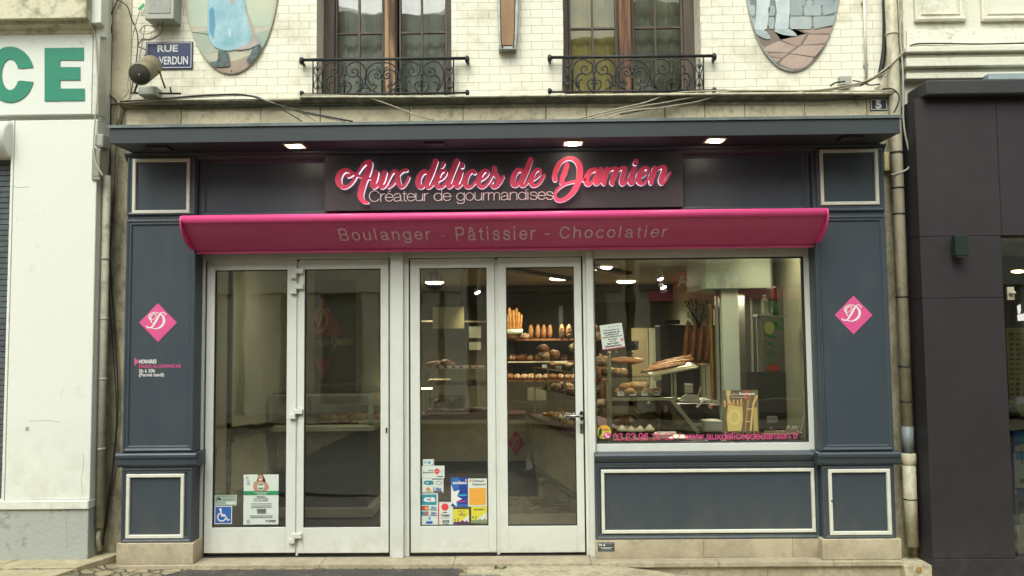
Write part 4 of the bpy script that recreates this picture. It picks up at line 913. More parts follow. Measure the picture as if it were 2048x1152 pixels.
notice('access_sticker', 'blue wheelchair access sticker on the leftmost glass door', 'sticker', (429, 1012, 464, 1048), white,
       [('r', 430.5, 1013.5, 462.5, 1046.5, blue), ('d', 441, 1019, 2.6, 2.6, white), ('p', [(439.5, 1021), (443, 1021), (444, 1028), (450, 1028), (450, 1030.5), (442, 1030.5)], white),
        ('p', [(442, 1030.5), (451, 1030.5), (456, 1039), (459, 1038), (460, 1040), (455, 1042), (450, 1033), (442, 1033)], white)] +
       [('p', [(443.5 + 9.5 * math.cos(a), 1034 + 9.5 * math.sin(a)), (443.5 + 9.5 * math.cos(a2), 1034 + 9.5 * math.sin(a2)), (443.5 + 7 * math.cos(a2), 1034 + 7 * math.sin(a2)), (443.5 + 7 * math.cos(a), 1034 + 7 * math.sin(a))], white) for a, a2 in [(0.1 + i * 0.42, 0.1 + (i + 1) * 0.42) for i in range(10)]])
notice('camera_notice', 'pale green video surveillance notice above the wheelchair sticker', 'notice', (429, 990, 474, 1011), pm('palegreen', (0.33, 0.42, 0.36)),
       [('p', [(432, 997), (438, 995), (443, 999), (441, 1001), (434, 999)], darkg), ('r', 431, 1000, 434, 1002, darkg), ('r', 434, 992, 470, 993.2, grey), ('r', 446, 997, 468, 998, grey), ('r', 446, 1000, 466, 1001, grey), ('r', 452, 1003, 471, 1009, paper)])
notice('opening_flyer', 'white flyer with a smiling woman above a green band on the leftmost door', 'flyer', (487, 949, 557, 1049), paper,
       [('p', z(400, 780, 3.3875, [(395, 572), (425, 572), (440, 600), (450, 640), (440, 665), (380, 655), (386, 610)]), hair), ('d', 521, 956.5, 5, 7.5, skin), ('r', 518, 958.5, 524, 960.2, white),
        ('p', [(508, 964), (517, 962), (526, 963), (535, 967), (538, 976), (533, 982), (509, 982), (506, 974)], skin), ('d', 521.5, 973, 7.2, 7.2, white), ('d', 521.5, 973, 6, 6, green), ('r', 516, 971, 527, 975, white),
        ('r', 487, 982, 557, 990, green), ('t', 'VOUS ÊTES LES BIENVENUS', 508, 984, 538, 986, white, .02), ('t', 'OUVERTURE', 514, 987, 532, 989, white, .02), ('t', 'Bienvenue', 514, 992, 531, 995, darkg, .02), ('t', 'dans notre magasin', 507, 996, 537, 999, darkg, .02), ('t', 'pour vous servir', 508, 1000, 536, 1003, darkg, .02)]
       + [('r', 502, y, 543, y + .8, grey) for y in (1007, 1011, 1014)] + [('r', 514, y, 532, y + .8, darkg) for y in (1018, 1020.5, 1023, 1025.5)] + [('r', 500, 1031, 545, 1031.6, grey), ('r', 500, 1034, 545, 1034.6, grey), ('d', 496, 1042.5, 3, 3, darkg), ('d', 496, 1042.5, 2, 2, paper), ('t', 'OFFRES', 536, 1040, 551, 1044, darkg, .03), ('p', [(532, 1039), (535, 1041.5), (532, 1044)], darkg), ('d', 494, 955, 2.5, 2.5, grey), ('d', 494, 955, 1.5, 1.5, paper), ('r', 493, 960, 498, 968, pm('lightgrey', (0.45, 0.5, 0.48)))])
GP = 'payment stickers on the glass door'
notice('payment_sticker', 'tiny pale sticker with a teal contactless mark, topmost of the payment stickers', 'sticker', (846, 918.5, 868, 931), paper, [('t', 'pay', 848, 922, 855, 928, teal), ('d', 859, 925, 3, 3, sky_), ('r', 863, 921, 867, 922, teal), ('r', 863, 928, 867, 929, darkg), ('r', 866, 921, 867, 929, grey)], group=GP)
notice('payment_sticker', 'white meal voucher card sticker with a red circle, under the tiny teal one', 'sticker', (843.5, 931.5, 889, 956), paper, [('t', 'Ticket', 856, 939, 867, 942.5, darkg, .02), ('t', 'Restaurant', 846, 943, 867, 946.5, darkg, .02), ('d', 874, 942.5, 5.5, 5.5, red), ('t', 'Edenred', 870, 941, 886, 944, pm('pale', (0.6, 0.4, 0.38))), ('r', 874, 952, 886, 953.5, darkg)], group=GP)
notice('payment_sticker', 'white sticker with teal CB letters and VISA in blue', 'sticker', (844, 956.5, 887, 985), paper, [('t', 'CB', 847, 961, 868, 970, teal, .12), ('r', 864, 957.5, 885, 959, darkg)] + [('p', [(878 + 6 * math.cos(a), 966 + 4 * math.sin(a)), (878 + 6 * math.cos(a + .4), 966 + 4 * math.sin(a + .4)), (878 + 5.3 * math.cos(a + .4), 966 + 3.3 * math.sin(a + .4)), (878 + 5.3 * math.cos(a), 966 + 3.3 * math.sin(a))], darkg) for a in [i * .4 for i in range(16)]] + [('d', 855, 977, 2.5, 2.2, red), ('d', 858, 977, 2.2, 2.2, orange), ('r', 851, 981, 862, 982, orange), ('t', 'VISA', 870, 975, 883, 980, blue, .04), ('r', 868, 982, 884, 983.5, navy), ('r', 867, 973, 867.7, 983, navy)], group=GP)
notice('payment_sticker', 'tall sticker with a teal CB panel over VISA and card logos', 'sticker', (842, 987, 876, 1050), paper, [('r', 843, 989, 873, 1010, teal), ('t', 'CB', 847, 994.5, 871, 1004, white, .12), ('r', 843.5, 1012, 857, 1021, darkg), ('d', 848, 1016.5, 3.4, 3.4, red), ('d', 853, 1016.5, 3.4, 3.4, orange), ('t', 'VISA', 861, 1013, 873, 1017.5, blue, .04), ('r', 859, 1019, 874, 1020.5, navy), ('r', 843, 1023, 857, 1031, teal), ('d', 853, 1027, 3.3, 3.3, red), ('t', 'VISA', 861, 1024, 873, 1028.5, blue, .04), ('r', 859, 1030, 874, 1031.2, navy), ('t', 'V', 856, 1034, 862, 1040, blue, .06), ('r', 852, 1042.5, 865, 1047, blue)], group=GP)
notice('payment_sticker', 'white sticker with a big red dot over the word Ticket and a red left edge', 'sticker', (876.5, 1004, 906, 1050), paper, [('r', 876.5, 1004, 878.5, 1050, red), ('d', 890, 1014, 7.3, 7.3, red), ('d', 890, 1025, 5, 1, darkg), ('t', 'Ticket', 881.5, 1028, 899, 1033, darkg, .03), ('t', 'Restaurant', 882, 1034, 899, 1036.5, grey), ('r', 885, 1040.5, 898, 1045, darkg), ('t', 'Carte', 887, 1041.5, 896, 1044, paper, .02), ('r', 885, 1047, 898, 1048.5, grey)], group=GP)
notice('payment_sticker', 'blue sodexo voucher sticker with a white star burst', 'sticker', (902, 955, 935.5, 1013), blue, [('r', 918, 955, 935.5, 1008, pm('deepblue', (0.015, 0.05, 0.26))), ('t', 'sodexo', 905.5, 961.5, 934, 968.5, white, .03), ('d', 932, 960, 1.5, 1.5, white), ('p', z(830, 900, 7.2, [(520, 500), (560, 600), (645, 575), (605, 665), (680, 705), (595, 740), (605, 820), (540, 765), (520, 800)]), white), ('r', 917, 989, 933, 992, sky_), ('r', 913, 1002, 934, 1003.6, red)], group=GP)
notice('payment_sticker', 'white Chèque Déjeuner sticker with a large orange square', 'sticker', (936, 957, 974, 1013), paper, [('t', 'Chèque', 944.5, 959.5, 968, 965, darkg, .02), ('t', 'Déjeuner', 944.5, 966.5, 972, 971.5, darkg, .02), ('r', 938.5, 959, 943, 964, orange), ('r', 938.5, 976, 971.5, 1010, orange), ], group=GP)
notice('payment_sticker', 'yellow Chèque de Table sticker with a purple skyline', 'sticker', (906.5, 1018.5, 938, 1047), yel, [('t', 'CHÈQUE', 915, 1020.5, 930, 1024, purple), ('t', 'DE', 921, 1024.6, 925, 1026.6, purple), ('t', 'TABLE', 915.5, 1027, 931, 1031.5, purple), ('p', [(937.8, 1030), (937.8, 1044), (921, 1044)], paper), ('r', 907, 1043.5, 937.8, 1047, purple), ('r', 915.5, 1036, 917, 1044, purple), ('d', 911, 1040, 1.5, 2, green), ('d', 925, 1043, 3, 2.3, purple), ('d', 933, 1043, 2, 2, purple)], group=GP)
notice('payment_sticker', 'yellow apetiz sticker with a green skyline, bottom right of the payment stickers', 'sticker', (942.5, 1013.5, 974, 1046), yel, [('t', 'apetiz', 947.5, 1016, 969, 1022, pm('olive', (0.16, 0.17, 0.05)), .03), ('p', [(973.8, 1024), (973.8, 1040), (953, 1040)], paper), ('r', 943, 1040, 973.8, 1046, pm('sage', (0.22, 0.28, 0.15))), ('r', 951, 1032, 953, 1040, green), ('d', 946.5, 1035, 1.5, 2, green), ('d', 960, 1040, 3, 2.5, pm('sage', (0.22, 0.28, 0.15))), ('d', 969, 1039, 2, 2.5, grey)], group=GP)
tel = thing('phone_lettering', 'pink telephone number and web address lettered along the shop window', 'lettering', P(1410, 882, YG))
b = MB(); b.text('03.23.96.16.63 / www.auxdelicesdedamien.fr', 1226, 864.5, 1598, 880, YG, mat('contact_pink', (0.60, 0.065, 0.21)), th=0.0008, mono=10, spacing=1.14)
b.disc(1214.5, 870.5, 6.5, 6.5, YG - .0008, .0008, pinkdk); b.ppoly([(1211, 867), (1213, 866.5), (1214, 869), (1213, 870.5), (1215.5, 873), (1217, 872), (1219, 873.5), (1218, 875.5), (1215, 875), (1211.5, 871)], YG - .0014, .0005, white)
b.build('lettering', tel)
notice('owl_sticker', 'round yellow and orange sticker with a black owl at the window corner', 'sticker', (1194, 850, 1222, 878), yel, [('d', 1208, 855.5, 9.5, 5, orange), ('p', [(1199, 858), (1201, 856.5), (1204, 858), (1204, 866), (1200, 873), (1197, 871), (1197.5, 862)], darkg), ('r', 1206, 858, 1218, 859.2, darkg), ('r', 1206, 861, 1219, 862, darkg), ('r', 1201, 872, 1212, 874, grey)], Y=YG + 0.012, round_=True)
SPn = notice('builder_plate', 'small dark engraved plate on the stone plinth right of the doors', 'plate', (1196, 1085, 1229, 1103), pm('plate', (0.045, 0.05, 0.048)), [('t', 'FA', 1198, 1087, 1205, 1092, paper, .06), ('p', [(1206, 1092), (1208, 1086), (1211, 1092)], paper), ('r', 1208.5, 1086.5, 1227, 1088, grey), ('r', 1213, 1089.8, 1224, 1090.6, grey), ('r', 1199, 1094.5, 1226, 1095.4, paper), ('r', 1203, 1097, 1222, 1098, paper), ('r', 1200, 1100, 1225, 1100.8, grey)], Y=YL - 0.006)

# ------------------------------------------------------------------ things on the facade
def tubething(name, label, cat, pts, Y, r, m, group=None, n=6, smooth=5, extra=None):
    b = MB()
    q = [P(p[0], p[1], (p[2] if len(p) > 2 else Y)) for p in pts]
    b.tube(catmull(q, smooth) if smooth else q, r, m, n=n)
    if extra: extra(b)
    return b.build(name, label=label, cat=cat, group=group)
GC = 'cables along the stone ledge'
tubething('conduit', 'cream conduit pipe running along the top of the stone ledge', 'conduit', [(600, 194), (900, 193.5), (1125, 191), (1350, 189), (1600, 187), (1786, 187)], -0.145, 0.010, pvc,
          extra=lambda b: [b.tube([P(a - 6, y, -0.145), P(a + 6, y, -0.145)], 0.014, pvc) for a, y in ((905, 193.5), (1127, 191), (1600, 187))])
tubething('cable', 'thin black cable clipped along the stone band from end to end', 'cable', [(250, 211), (330, 213), (430, 211), (560, 211), (700, 209), (900, 208), (1100, 206), (1230, 206), (1400, 203), (1560, 203), (1650, 202), (1710, 195), (1750, 185)], -0.10, 0.0045, cable_dk, GC,
          extra=lambda b: [b.blob(P(a, y, -0.10), (0.008, 0.006, 0.008), cable_dk, amp=0) for a, y in ((280, 213), (337, 214), (413, 212), (633, 210), (740, 210), (880, 208), (1000, 207), (1118, 207), (1230, 206), (1430, 204), (1460, 204), (1567, 203))])
rows = [([(240, 203), (330, 197), (400, 191), (487, 189.5), (540, 205), (600, 222), (706, 243)], cable_dk, 0.006, 'black cable sagging off the left end of the ledge, uppermost of the bunch'),
        ([(245, 206), (350, 198), (470, 191), (520, 197), (580, 219), (640, 233), (690, 243)], cable_lt, 0.005, 'pale cable drooping below the ledge between the horn and the left window'),
        ([(250, 204), (380, 194), (487, 190), (530, 200), (575, 225), (604, 243)], cable_dk, 0.0045, 'short black cable dropping steeply at the left end of the ledge'),
        ([(300, 199), (420, 193), (500, 192), (560, 212), (610, 229), (632, 243)], cable_lt, 0.004, 'thin pale cable ending beside the left joint of the canopy'),
        ([(604, 190), (680, 191), (729, 194), (780, 210), (830, 229), (868, 240)], cable_lt, 0.005, 'pale cable slanting across the stone band under the left window'),
        ([(1157, 238), (1230, 219), (1290, 205), (1345, 187), (1420, 182), (1500, 181), (1620, 181), (1690, 172), (1740, 158), (1780, 130), (1810, 103), (1835, 91), (1900, 92), (2060, 92)], cable_lt, 0.006, 'pale cable from the canopy up past the downpipe to the right house'),
        ([(1182, 237), (1260, 217), (1330, 205), (1400, 192), (1450, 185), (1520, 182), (1640, 182), (1720, 171)], cable_lt, 0.0055, 'pale cable lifting off the canopy under the right window'),
        ([(1218, 236), (1250, 224), (1330, 214), (1400, 202), (1465, 183), (1560, 182), (1700, 174), (1775, 143)], cable_lt, 0.005, 'pale cable, lowest of the loose bunch under the right window'),
        ([(1240, 229), (1300, 218), (1350, 205), (1390, 188), (1440, 180), (1520, 183), (1660, 180)], cable_dk, 0.0045, 'thin black cable woven into the bunch under the right window'),
        ([(1660, 172), (1672, 165), (1690, 163)], cable_dk, 0.006, 'short black cable stub entering the left of the wall junction box'),
        ([(1705, 161), (1722, 164), (1740, 170), (1760, 168)], cable_dk, 0.005, 'short black cable leaving the right of the wall junction box'),
        ([(1720, 172), (1755, 152), (1785, 128), (1815, 98), (1832, 88), (1880, 87), (1960, 88), (2060, 86)], cable_dk, 0.006, 'black cable rising past the downpipe and along the right house')]
for pts, m_, r_, lab in rows: tubething('cable', lab, 'cable', pts, -0.155 + 0.004 * rows.index((pts, m_, r_, lab)), r_, m_, GC)
tubething('cable', 'black cable looping from the small box down behind the downpipe', 'cable', [(1765, 178), (1785, 178), (1797, 190), (1797, 205), (1788, 225)], -0.17, 0.006, cable_dk)
tubething('cable', 'thick grey cable hanging beside the downpipe and curling under the yellow box', 'cable', [(1806, 20), (1800, 60), (1806, 150), (1807, 240), (1815, 290), (1822, 320), (1815, 338), (1800, 345), (1783, 350)], -0.13, 0.007, boxgrey)
# left side bundle
LB = [([(196, -20), (214, 20), (222, 60), (212, 100), (211, 150), (216, 185), (236, 204)], cable_dk, .007, 'black cable curving from the top left down to the ledge end'),
      ([(240, -10), (224, 25), (210, 60), (208, 110), (212, 250), (217, 400), (222, 550), (232, 700), (236, 800), (230, 905), (216, 1000), (206, 1090)], cable_dk, .005, 'long black cable running down the old render strip to the pavement'),
      ([(236, 205), (232, 300), (226, 420), (218, 560), (226, 700), (233, 820), (226, 930), (212, 1060)], cable_dk, .004, 'thin black cable crossing the long one on the render strip'),
      ([(205, -10), (250, 8), (262, 35), (275, 70), (274, 110), (268, 150), (262, 188)], cable_dk, .0045, 'thin black cable hanging behind the horn loudspeaker'),
      ([(280, 20), (266, 70), (262, 120), (255, 170), (256, 185), (240, 205), (234, 235)], cable_lt, .004, 'thin pale cable dropping behind the horn loudspeaker'),
      ([(290, 50), (284, 90), (276, 130), (274, 170), (262, 193), (236, 215), (228, 240)], cable_lt, .004, 'second thin pale cable ending in the tangle at the ledge end'),
      ([(318, 38), (312, 60), (290, 68), (280, 62), (292, 50), (315, 58), (316, 70), (285, 82)], cable_lt, .004, 'pale cable looping under the grey meter box'),
      ([(326, 40), (322, 66), (300, 80), (286, 78), (276, 92), (292, 100), (290, 112)], cable_dk, .004, 'black cable looping between the meter box and the street name plate'),
      ([(187, 60), (192, 90), (195, 180), (190, 240), (187, 290), (192, 325), (206, 352)], pvc, .006, 'white cable down the edge of the green lettered sign'),
      ([(250, 205), (240, 220), (236, 243)], cable_lt, .005, 'short pale cable stub at the left end of the stone band'), ([(244, 203), (247, 222), (243, 247)], cable_dk, .005, 'short black cable stub at the left end of the stone band')]
for i, (pts, m_, r_, lab) in enumerate(LB): tubething('cable', lab, 'cable', pts, (-0.03 - 0.006 * i) if i != 8 else -0.225, r_, m_, 'cables at the left edge of the bakery')
def boxthing(name, label, cat, x0, y0, x1, y1, Y0, Y1, m, lid=None, **k):
    T = thing(name, label, cat, P((x0 + x1) / 2, y1, Y1), **k); b = MB(); b.rb(x0, y0, x1, y1, Y0, Y1, m); b.build('casing', T, bevel=0.006, segs=2)
    b = MB(); dx, dy = (x1 - x0) * .12, (y1 - y0) * .12
    b.rb(x0 + dx, y0 + dy, x1 - dx, y1 - dy, Y0 - 0.004, Y0, lid or m); b.build('cover', T, bevel=0.002); return T
boxthing('meter_box', 'large grey metal box under the top edge, above the street name plate', 'box', 290, -60, 348, 38, -0.14, 0, boxgrey, mat('galvanised_lid', (0.30, 0.32, 0.29), rough=0.5, var=0.1, scale=30))
boxthing('junction_box', 'grey square junction box on the brick wall under the right mural', 'box', 1680, 151, 1704, 171, -0.05, 0, boxgrey)
boxthing('junction_box', 'small white junction box beside the top of the downpipe', 'box', 1757, 170, 1775, 181, -0.06, 0, pvc)
boxthing('junction_box', 'yellowed plastic box on the masonry right of the shopfront', 'box', 1769, 304, 1780, 341, -0.05, 0, mat('yellowed_plastic', (0.58, 0.50, 0.25), rough=0.5))
boxthing('junction_box', 'grey cable box between the white pier and the render strip', 'box', 189, 268, 206, 294, -0.20, -0.08, boxgrey)
boxthing('junction_box', 'tall grey cable box under the smaller one at the white pier', 'box', 183, 296, 200, 360, -0.215, -0.19, mat('grey_trunking', (0.27, 0.27, 0.22), rough=0.6))
boxthing('junction_box', 'flat grey bracket box below the horn loudspeaker', 'box', 276, 172, 312, 190, -0.10, 0, boxgrey)
# green tag
b = MB(); b.ppoly([(275, 18), (287, 6), (290, 10), (280, 21)], -0.03, .003, pm('tag', (0.03, 0.35, 0.12))); b.build('cable_tag', label='small green tag clipped to the thin cables by the meter box', cat='tag')
tubething('vertical_conduit', 'thin white conduit climbing the brick wall right of the mural', 'conduit', [(1728, -20), (1730, 60), (1733, 160)], -0.02, 0.010, mat('white_pvc', (0.68, 0.68, 0.62)), smooth=0,
          extra=lambda b: [b.box(*(lambda q: (q[0] - .014, q[0] + .014, -0.025, 0, q[2] - .01, q[2] + .01))(P(a, y, -.02)), boxgrey) for a, y in ((1728, 5), (1732, 130))])
# horn loudspeaker
c0 = Vector(P(279, 149, -0.42)); c1 = Vector(P(303, 131, -0.17)); ax = (c1 - c0).normalized(); L_ = (c1 - c0).length
HS = thing('horn_loudspeaker', 'weathered cylindrical loudspeaker on a bracket beside the street name plate', 'loudspeaker', P(290, 190, -0.1))
b = MB(); b.lathe(c0, [(0.070, 0.002), (0.074, 0.0), (0.077, 0.006), (0.076, L_ * .6), (0.075, L_), (0.06, L_ + .02), (0.03, L_ + .03)], horn, ax=ax, n=28); b.build('housing', HS)
b = MB(); b.lathe(c0 + ax * 0.004, [(0.067, -0.006), (0.069, -0.003)], mat('horn_mesh', (0.07, 0.068, 0.055), rough=0.8), ax=ax, n=28); b.lathe(c0 - ax * 0.009, [(0.006, 0), (0.004, 0.002)], boxgrey, ax=ax, n=10); b.build('grille', HS)
b = MB(); b.tube([P(318, 140, -0.25), P(330, 176, -0.06)], 0.007, horn); b.tube([P(276, 165, -.2), P(268, 186, -0.06)], 0.007, iron); b.tube([P(262, 186, -0.05), P(362, 187, -0.04)], 0.007, iron); b.tube([P(340, 174, -0.04), P(343, 188, -0.04)], 0.006, iron); b.build('bracket', HS)
# plates
def plate(name, label, rect, Y, th, texts, inset=2.2, enam=enam):
    T = thing(name, label, 'plate', P((rect[0] + rect[2]) / 2, rect[3], Y)); b = MB(); b.rb(*rect, Y - th, Y, enam); b.build('plate', T, bevel=0.004, segs=2)
    q = MB(); r = RECT(rect[0] + inset, rect[1] + inset, rect[2] - inset, rect[3] - inset, Y - th); y = Y - th
    q.frame(*r, [(0, y + .0005), (0, y - .001), (0.0045, y - .001), (0.0045, y + .0005)], enamw); q.build('border', T)
    q = MB()
    for t in texts: q.text(t[0], *t[1:5], y, enamw, th=.0015, bold=t[5])
    q.build('lettering', T)
plate('street_name_plate', 'blue enamel street name plate reading RUE DE VERDUN', (291, 83, 385, 138), 0, 0.012, [('RUE', 315, 90, 356, 104, 0.03), ('DE', 297, 115, 312, 129, .02), ('VERDUN', 318, 113, 376, 129, 0.02)])
plate('house_number_plate', 'small blue enamel plate with the number 5 on the stone band', (1740, 197, 1775, 221), -0.066, 0.008, [('5', 1751, 200, 1763, 218, 0.06)], 1.6, mat('number_enamel', (0.028, 0.036, 0.06), rough=0.3))
# oval murals
def mural(cx, cy, items, label, base):
    T = thing('oval_mural', label, 'mural', P(cx, cy + 203, -0.02)); b = MB(); b.disc(cx, cy, 97, 203, -0.018, 0.018, base, n=72); b.build('panel', T, bevel=0.003)
    def clip(poly):   # keep to the oval and the height that exists
        out = []
        for a, c in poly:
            e = math.hypot((a - cx) / 95.0, (c - cy) / 201.0)
            if e > 1: a, c = cx + (a - cx) / e, cy + (c - cy) / e
            out.append((a, c))
        return out
    for nm, lst in items:
        q = MB()
        for k, (pts, m_) in enumerate(lst):
            q.ppoly(clip(pts), -0.0185 - 0.0004 * (k + 1) - (0.006 if nm.startswith('fig') else 0), 0.0004, m_)
            if nm == 'painted_wall': q.build('painted_stone', T); q = MB()
        if nm != 'painted_wall': q.build(nm, T)
    q = MB(); q.lathe(P(cx + 2, cy + 197, -0.019), [(0.006, 0), (0.004, 0.004)], iron, ax=(0, -1, 0), n=10); q.build('fixing_screw', T)
def paint(n, c, c2=None, sc_=6): return mat('mural_' + n, c, rough=0.6, col2=c2 or tuple(k * 0.75 for k in c), scale=sc_, thr=(0.35, 0.65))
Z1 = lambda pts: [(a / 3.2, b_ / 3.2) for a, b_ in pts]
boot = paint('boot', (0.10, 0.15, 0.15), (0.03, 0.04, 0.04), 30)
skirt = paint('skirt', (0.34, 0.52, 0.57), (0.17, 0.36, 0.44), 6)
def dense(poly, n=10): return catmull(poly, 5, closed=True)
mural(461, -55, [('background', [([(366, -60), (556, -60), (556, 70), (366, 75)] , paint('sky', (0.50, 0.52, 0.38), (0.36, 0.46, 0.40), 5)), (dense([(380, 70), (420, 62), (480, 75), (545, 60), (530, 110), (470, 100), (400, 105)]), paint('bank', (0.40, 0.42, 0.32), (0.24, 0.34, 0.30), 7)), (dense([(398, 105), (430, 128), (480, 118), (525, 100), (500, 140), (461, 150), (425, 142)]), paint('soil', (0.38, 0.30, 0.23), (0.28, 0.21, 0.16), 9))]),
                 ('figure', [(Z1([(1340, -150), (1560, -150), (1570, 60), (1590, 150), (1612, 240), (1580, 285), (1530, 310), (1470, 325), (1420, 320), (1370, 300), (1345, 260), (1325, 180), (1330, 60)]), skirt),
                             (Z1([(1340, 60), (1365, 40), (1380, 160), (1365, 250), (1340, 200)]), paint('fold_blue', (0.10, 0.30, 0.44))), (Z1([(1470, -100), (1500, -100), (1495, 30), (1470, 20)]), paint('fold_pink', (0.45, 0.35, 0.38))), (Z1([(1460, 190), (1480, 180), (1480, 230), (1465, 240)]), paint('fold_pale', (0.45, 0.62, 0.68))),
                             (Z1([(1560, -20), (1580, 60), (1625, 200), (1660, 280), (1600, 310), (1520, 322), (1500, 312), (1580, 285), (1612, 240), (1590, 150)]), paint('hem', (0.42, 0.38, 0.34))),
                             (dense(Z1([(1400, 325), (1455, 330), (1470, 400), (1460, 425), (1350, 428), (1342, 400), (1390, 385)])), boot), (dense(Z1([(1620, 310), (1655, 285), (1678, 310), (1660, 350), (1600, 405), (1578, 385), (1600, 350)])), boot)])],
      'oval mural of a long blue skirt and laced boots, left of the windows', paint('ground1', (0.50, 0.47, 0.36), (0.38, 0.38, 0.30), 4))
Z3 = lambda pts: [(1080 + a / 3.2, b_ / 3.2) for a, b_ in pts]
stones = []; sm_ = [paint('stone_a', (0.36, 0.42, 0.42)), paint('stone_b', (0.40, 0.45, 0.43), (0.3, 0.36, 0.37)), paint('stone_c', (0.32, 0.39, 0.40))]
srows = [(-60, -5, [(1595, 1690), (1700, 1800), (1810, 1925)]), (0, 36, [(1600, 1700), (1705, 1745), (1750, 1880), (1885, 1930)]), (32, 100, [(1340, 1378), (1595, 1680), (1688, 1800), (1808, 1925)]), (106, 186, [(1360, 1376), (1462, 1500), (1598, 1740), (1748, 1900)]), (36, 102, [(1462, 1505)])]
for y0, y1, cols in srows:
    for a, c in cols: h_ = (y1 - y0); stones.append((Z3([(a + 8, y0), (c - 8, y0), (c, y0 + h_ * .3), (c, y1 - h_ * .3), (c - 8, y1), (a + 8, y1), (a, y1 - h_ * .3), (a, y0 + h_ * .3)]), random.choice(sm_)))
tile1, tile2 = paint('tile', (0.45, 0.34, 0.28), (0.36, 0.27, 0.22), 7), paint('tile_b', (0.40, 0.30, 0.25), (0.32, 0.23, 0.18), 7)
tiles = [(Z3(q), m_) for q, m_ in (([(1380, 225), (1480, 200), (1530, 255), (1420, 300)], tile2), ([(1500, 195), (1640, 190), (1700, 215), (1540, 255)], tile1), ([(1650, 185), (1880, 195), (1870, 235), (1740, 215)], tile2), ([(1430, 305), (1530, 262), (1640, 300), (1590, 335), (1440, 330)], tile1),
         ([(1720, 222), (1866, 250), (1840, 300), (1680, 288)], tile1), ([(1545, 255), (1700, 222), (1665, 285), (1640, 298)], tile2), ([(1450, 345), (1590, 338), (1550, 372), (1475, 360)], tile2), ([(1600, 340), (1670, 292), (1830, 310), (1770, 365)], tile1), ([(1480, 368), (1545, 376), (1510, 400)], tile1), ([(1555, 378), (1600, 345), (1760, 372), (1700, 430), (1620, 448), (1530, 410)], tile1), ([(1775, 360), (1830, 315), (1800, 380), (1720, 430)], tile2))]
wt = paint('trousers', (0.55, 0.62, 0.62), (0.40, 0.48, 0.50), 8)
mural(1586, -60, [('background', [(Z3([(1310, -200), (1925, -200), (1925, 190), (1600, 185), (1350, 175)]), paint('mortar', (0.20, 0.23, 0.23))), (Z3([(1340, 170), (1600, 175), (1900, 195), (1850, 330), (1760, 430), (1640, 452), (1520, 420), (1400, 290)]), paint('grout', (0.20, 0.16, 0.13)))]), ('painted_wall', stones), ('tiled_floor', tiles),
                  ('figure', [(Z3([(1390, -200), (1480, -200), (1470, 60), (1452, 185), (1420, 195), (1372, 185), (1385, 80)]), wt), (Z3([(1500, -200), (1600, -200), (1598, 60), (1590, 180), (1550, 192), (1502, 185), (1515, 80), (1505, 0)]), wt),
                              (dense(Z3([(1370, 190), (1440, 195), (1472, 235), (1465, 250), (1420, 240), (1385, 215)])), paint('shoe', (0.42, 0.50, 0.50), (0.28, 0.34, 0.34), 12)), (dense(Z3([(1505, 190), (1590, 185), (1638, 215), (1635, 230), (1570, 225), (1510, 205)])), paint('shoe', (0.4, 0.5, 0.5)))])],
      'oval mural of white trousers and shoes on tiles, right of the windows', paint('ground2', (0.40, 0.42, 0.40)))
# wooden flagpole-like bracket between the windows
T = thing('wooden_bracket', 'tapered brown wooden plaque in a galvanised holder between the windows', 'bracket', P(1017, 98, -0.05))
wd = mat('varnished_wood', (0.33, 0.19, 0.08), rough=0.45, col2=(0.18, 0.09, 0.035), scale=10, thr=(0.3, 0.7), stretch=(3, 1, 0.25), bump=0.1)
b = MB(); b.ppoly([(999, -60), (1032, -60), (1028, 80), (1027, 91), (1004, 91), (1002, 80)], -0.07, 0.035, wd); b.build('board', T, bevel=0.004)
gal = mat('galvanised_steel', (0.33, 0.35, 0.34), rough=0.4, metal=0.4, var=0.15, scale=20)
b = MB(); b.ppoly([(993, -60), (998.5, -60), (1001.5, 80), (1003, 92), (999, 92), (996, 60)], -0.08, 0.08, gal); b.ppoly([(1032.5, -60), (1038, -60), (1035, 60), (1032, 92), (1028, 92), (1029, 80)], -0.08, 0.08, gal); b.ppoly([(997, 92.3), (1033, 92.3), (1033, 98), (997, 98)], -0.075, 0.075, gal); b.build('holder', T, bevel=0.002)
b = MB()
for px in (1005, 1027): b.lathe(P(px, 94.5, -0.075), [(0.007, 0), (0.005, 0.005)], iron, ax=(0, -1, 0), n=8)
b.build('bolts', T)
# downpipe
T = thing('downpipe', 'cream painted cast iron downpipe between the bakery and the dark shop', 'downpipe', P(1810, 1100, -0.09))
xp = P(1797, 400, -0.09)[0]; zt2, zg = P(1790, -40, -.09)[2], P(1812, 1092, -.09)[2]
b = MB(); b.lathe((xp, -0.09, zg), [(0.046, 0), (0.046, P(0, 925, -.09)[2] - zg)] + [], pvc, n=20); b.build('lower_pipe', T)
zj = P(1810, 912, -.09)[2]
b = MB(); b.lathe((xp, -0.09, zj - 0.06), [(0.047, 0), (0.051, 0.005), (0.052, 0.05), (0.050, 0.055), (0.050, 0.075), (0.045, 0.08)], pvc, n=20); b.build('collar', T)
b = MB(); b.lathe((xp, -0.09, zj + 0.02), [(0.040, 0), (0.040, 0.19)], mat('grey_patch', (0.17, 0.20, 0.20), rough=0.5, var=0.1), n=20); b.build('repair_sleeve', T)
b = MB(); b.lathe((xp, -0.09, zj + 0.211), [(0.041, 0), (0.041, zt2 - zj - 0.2 + 1.5)], pvc, n=20); b.build('upper_pipe', T)
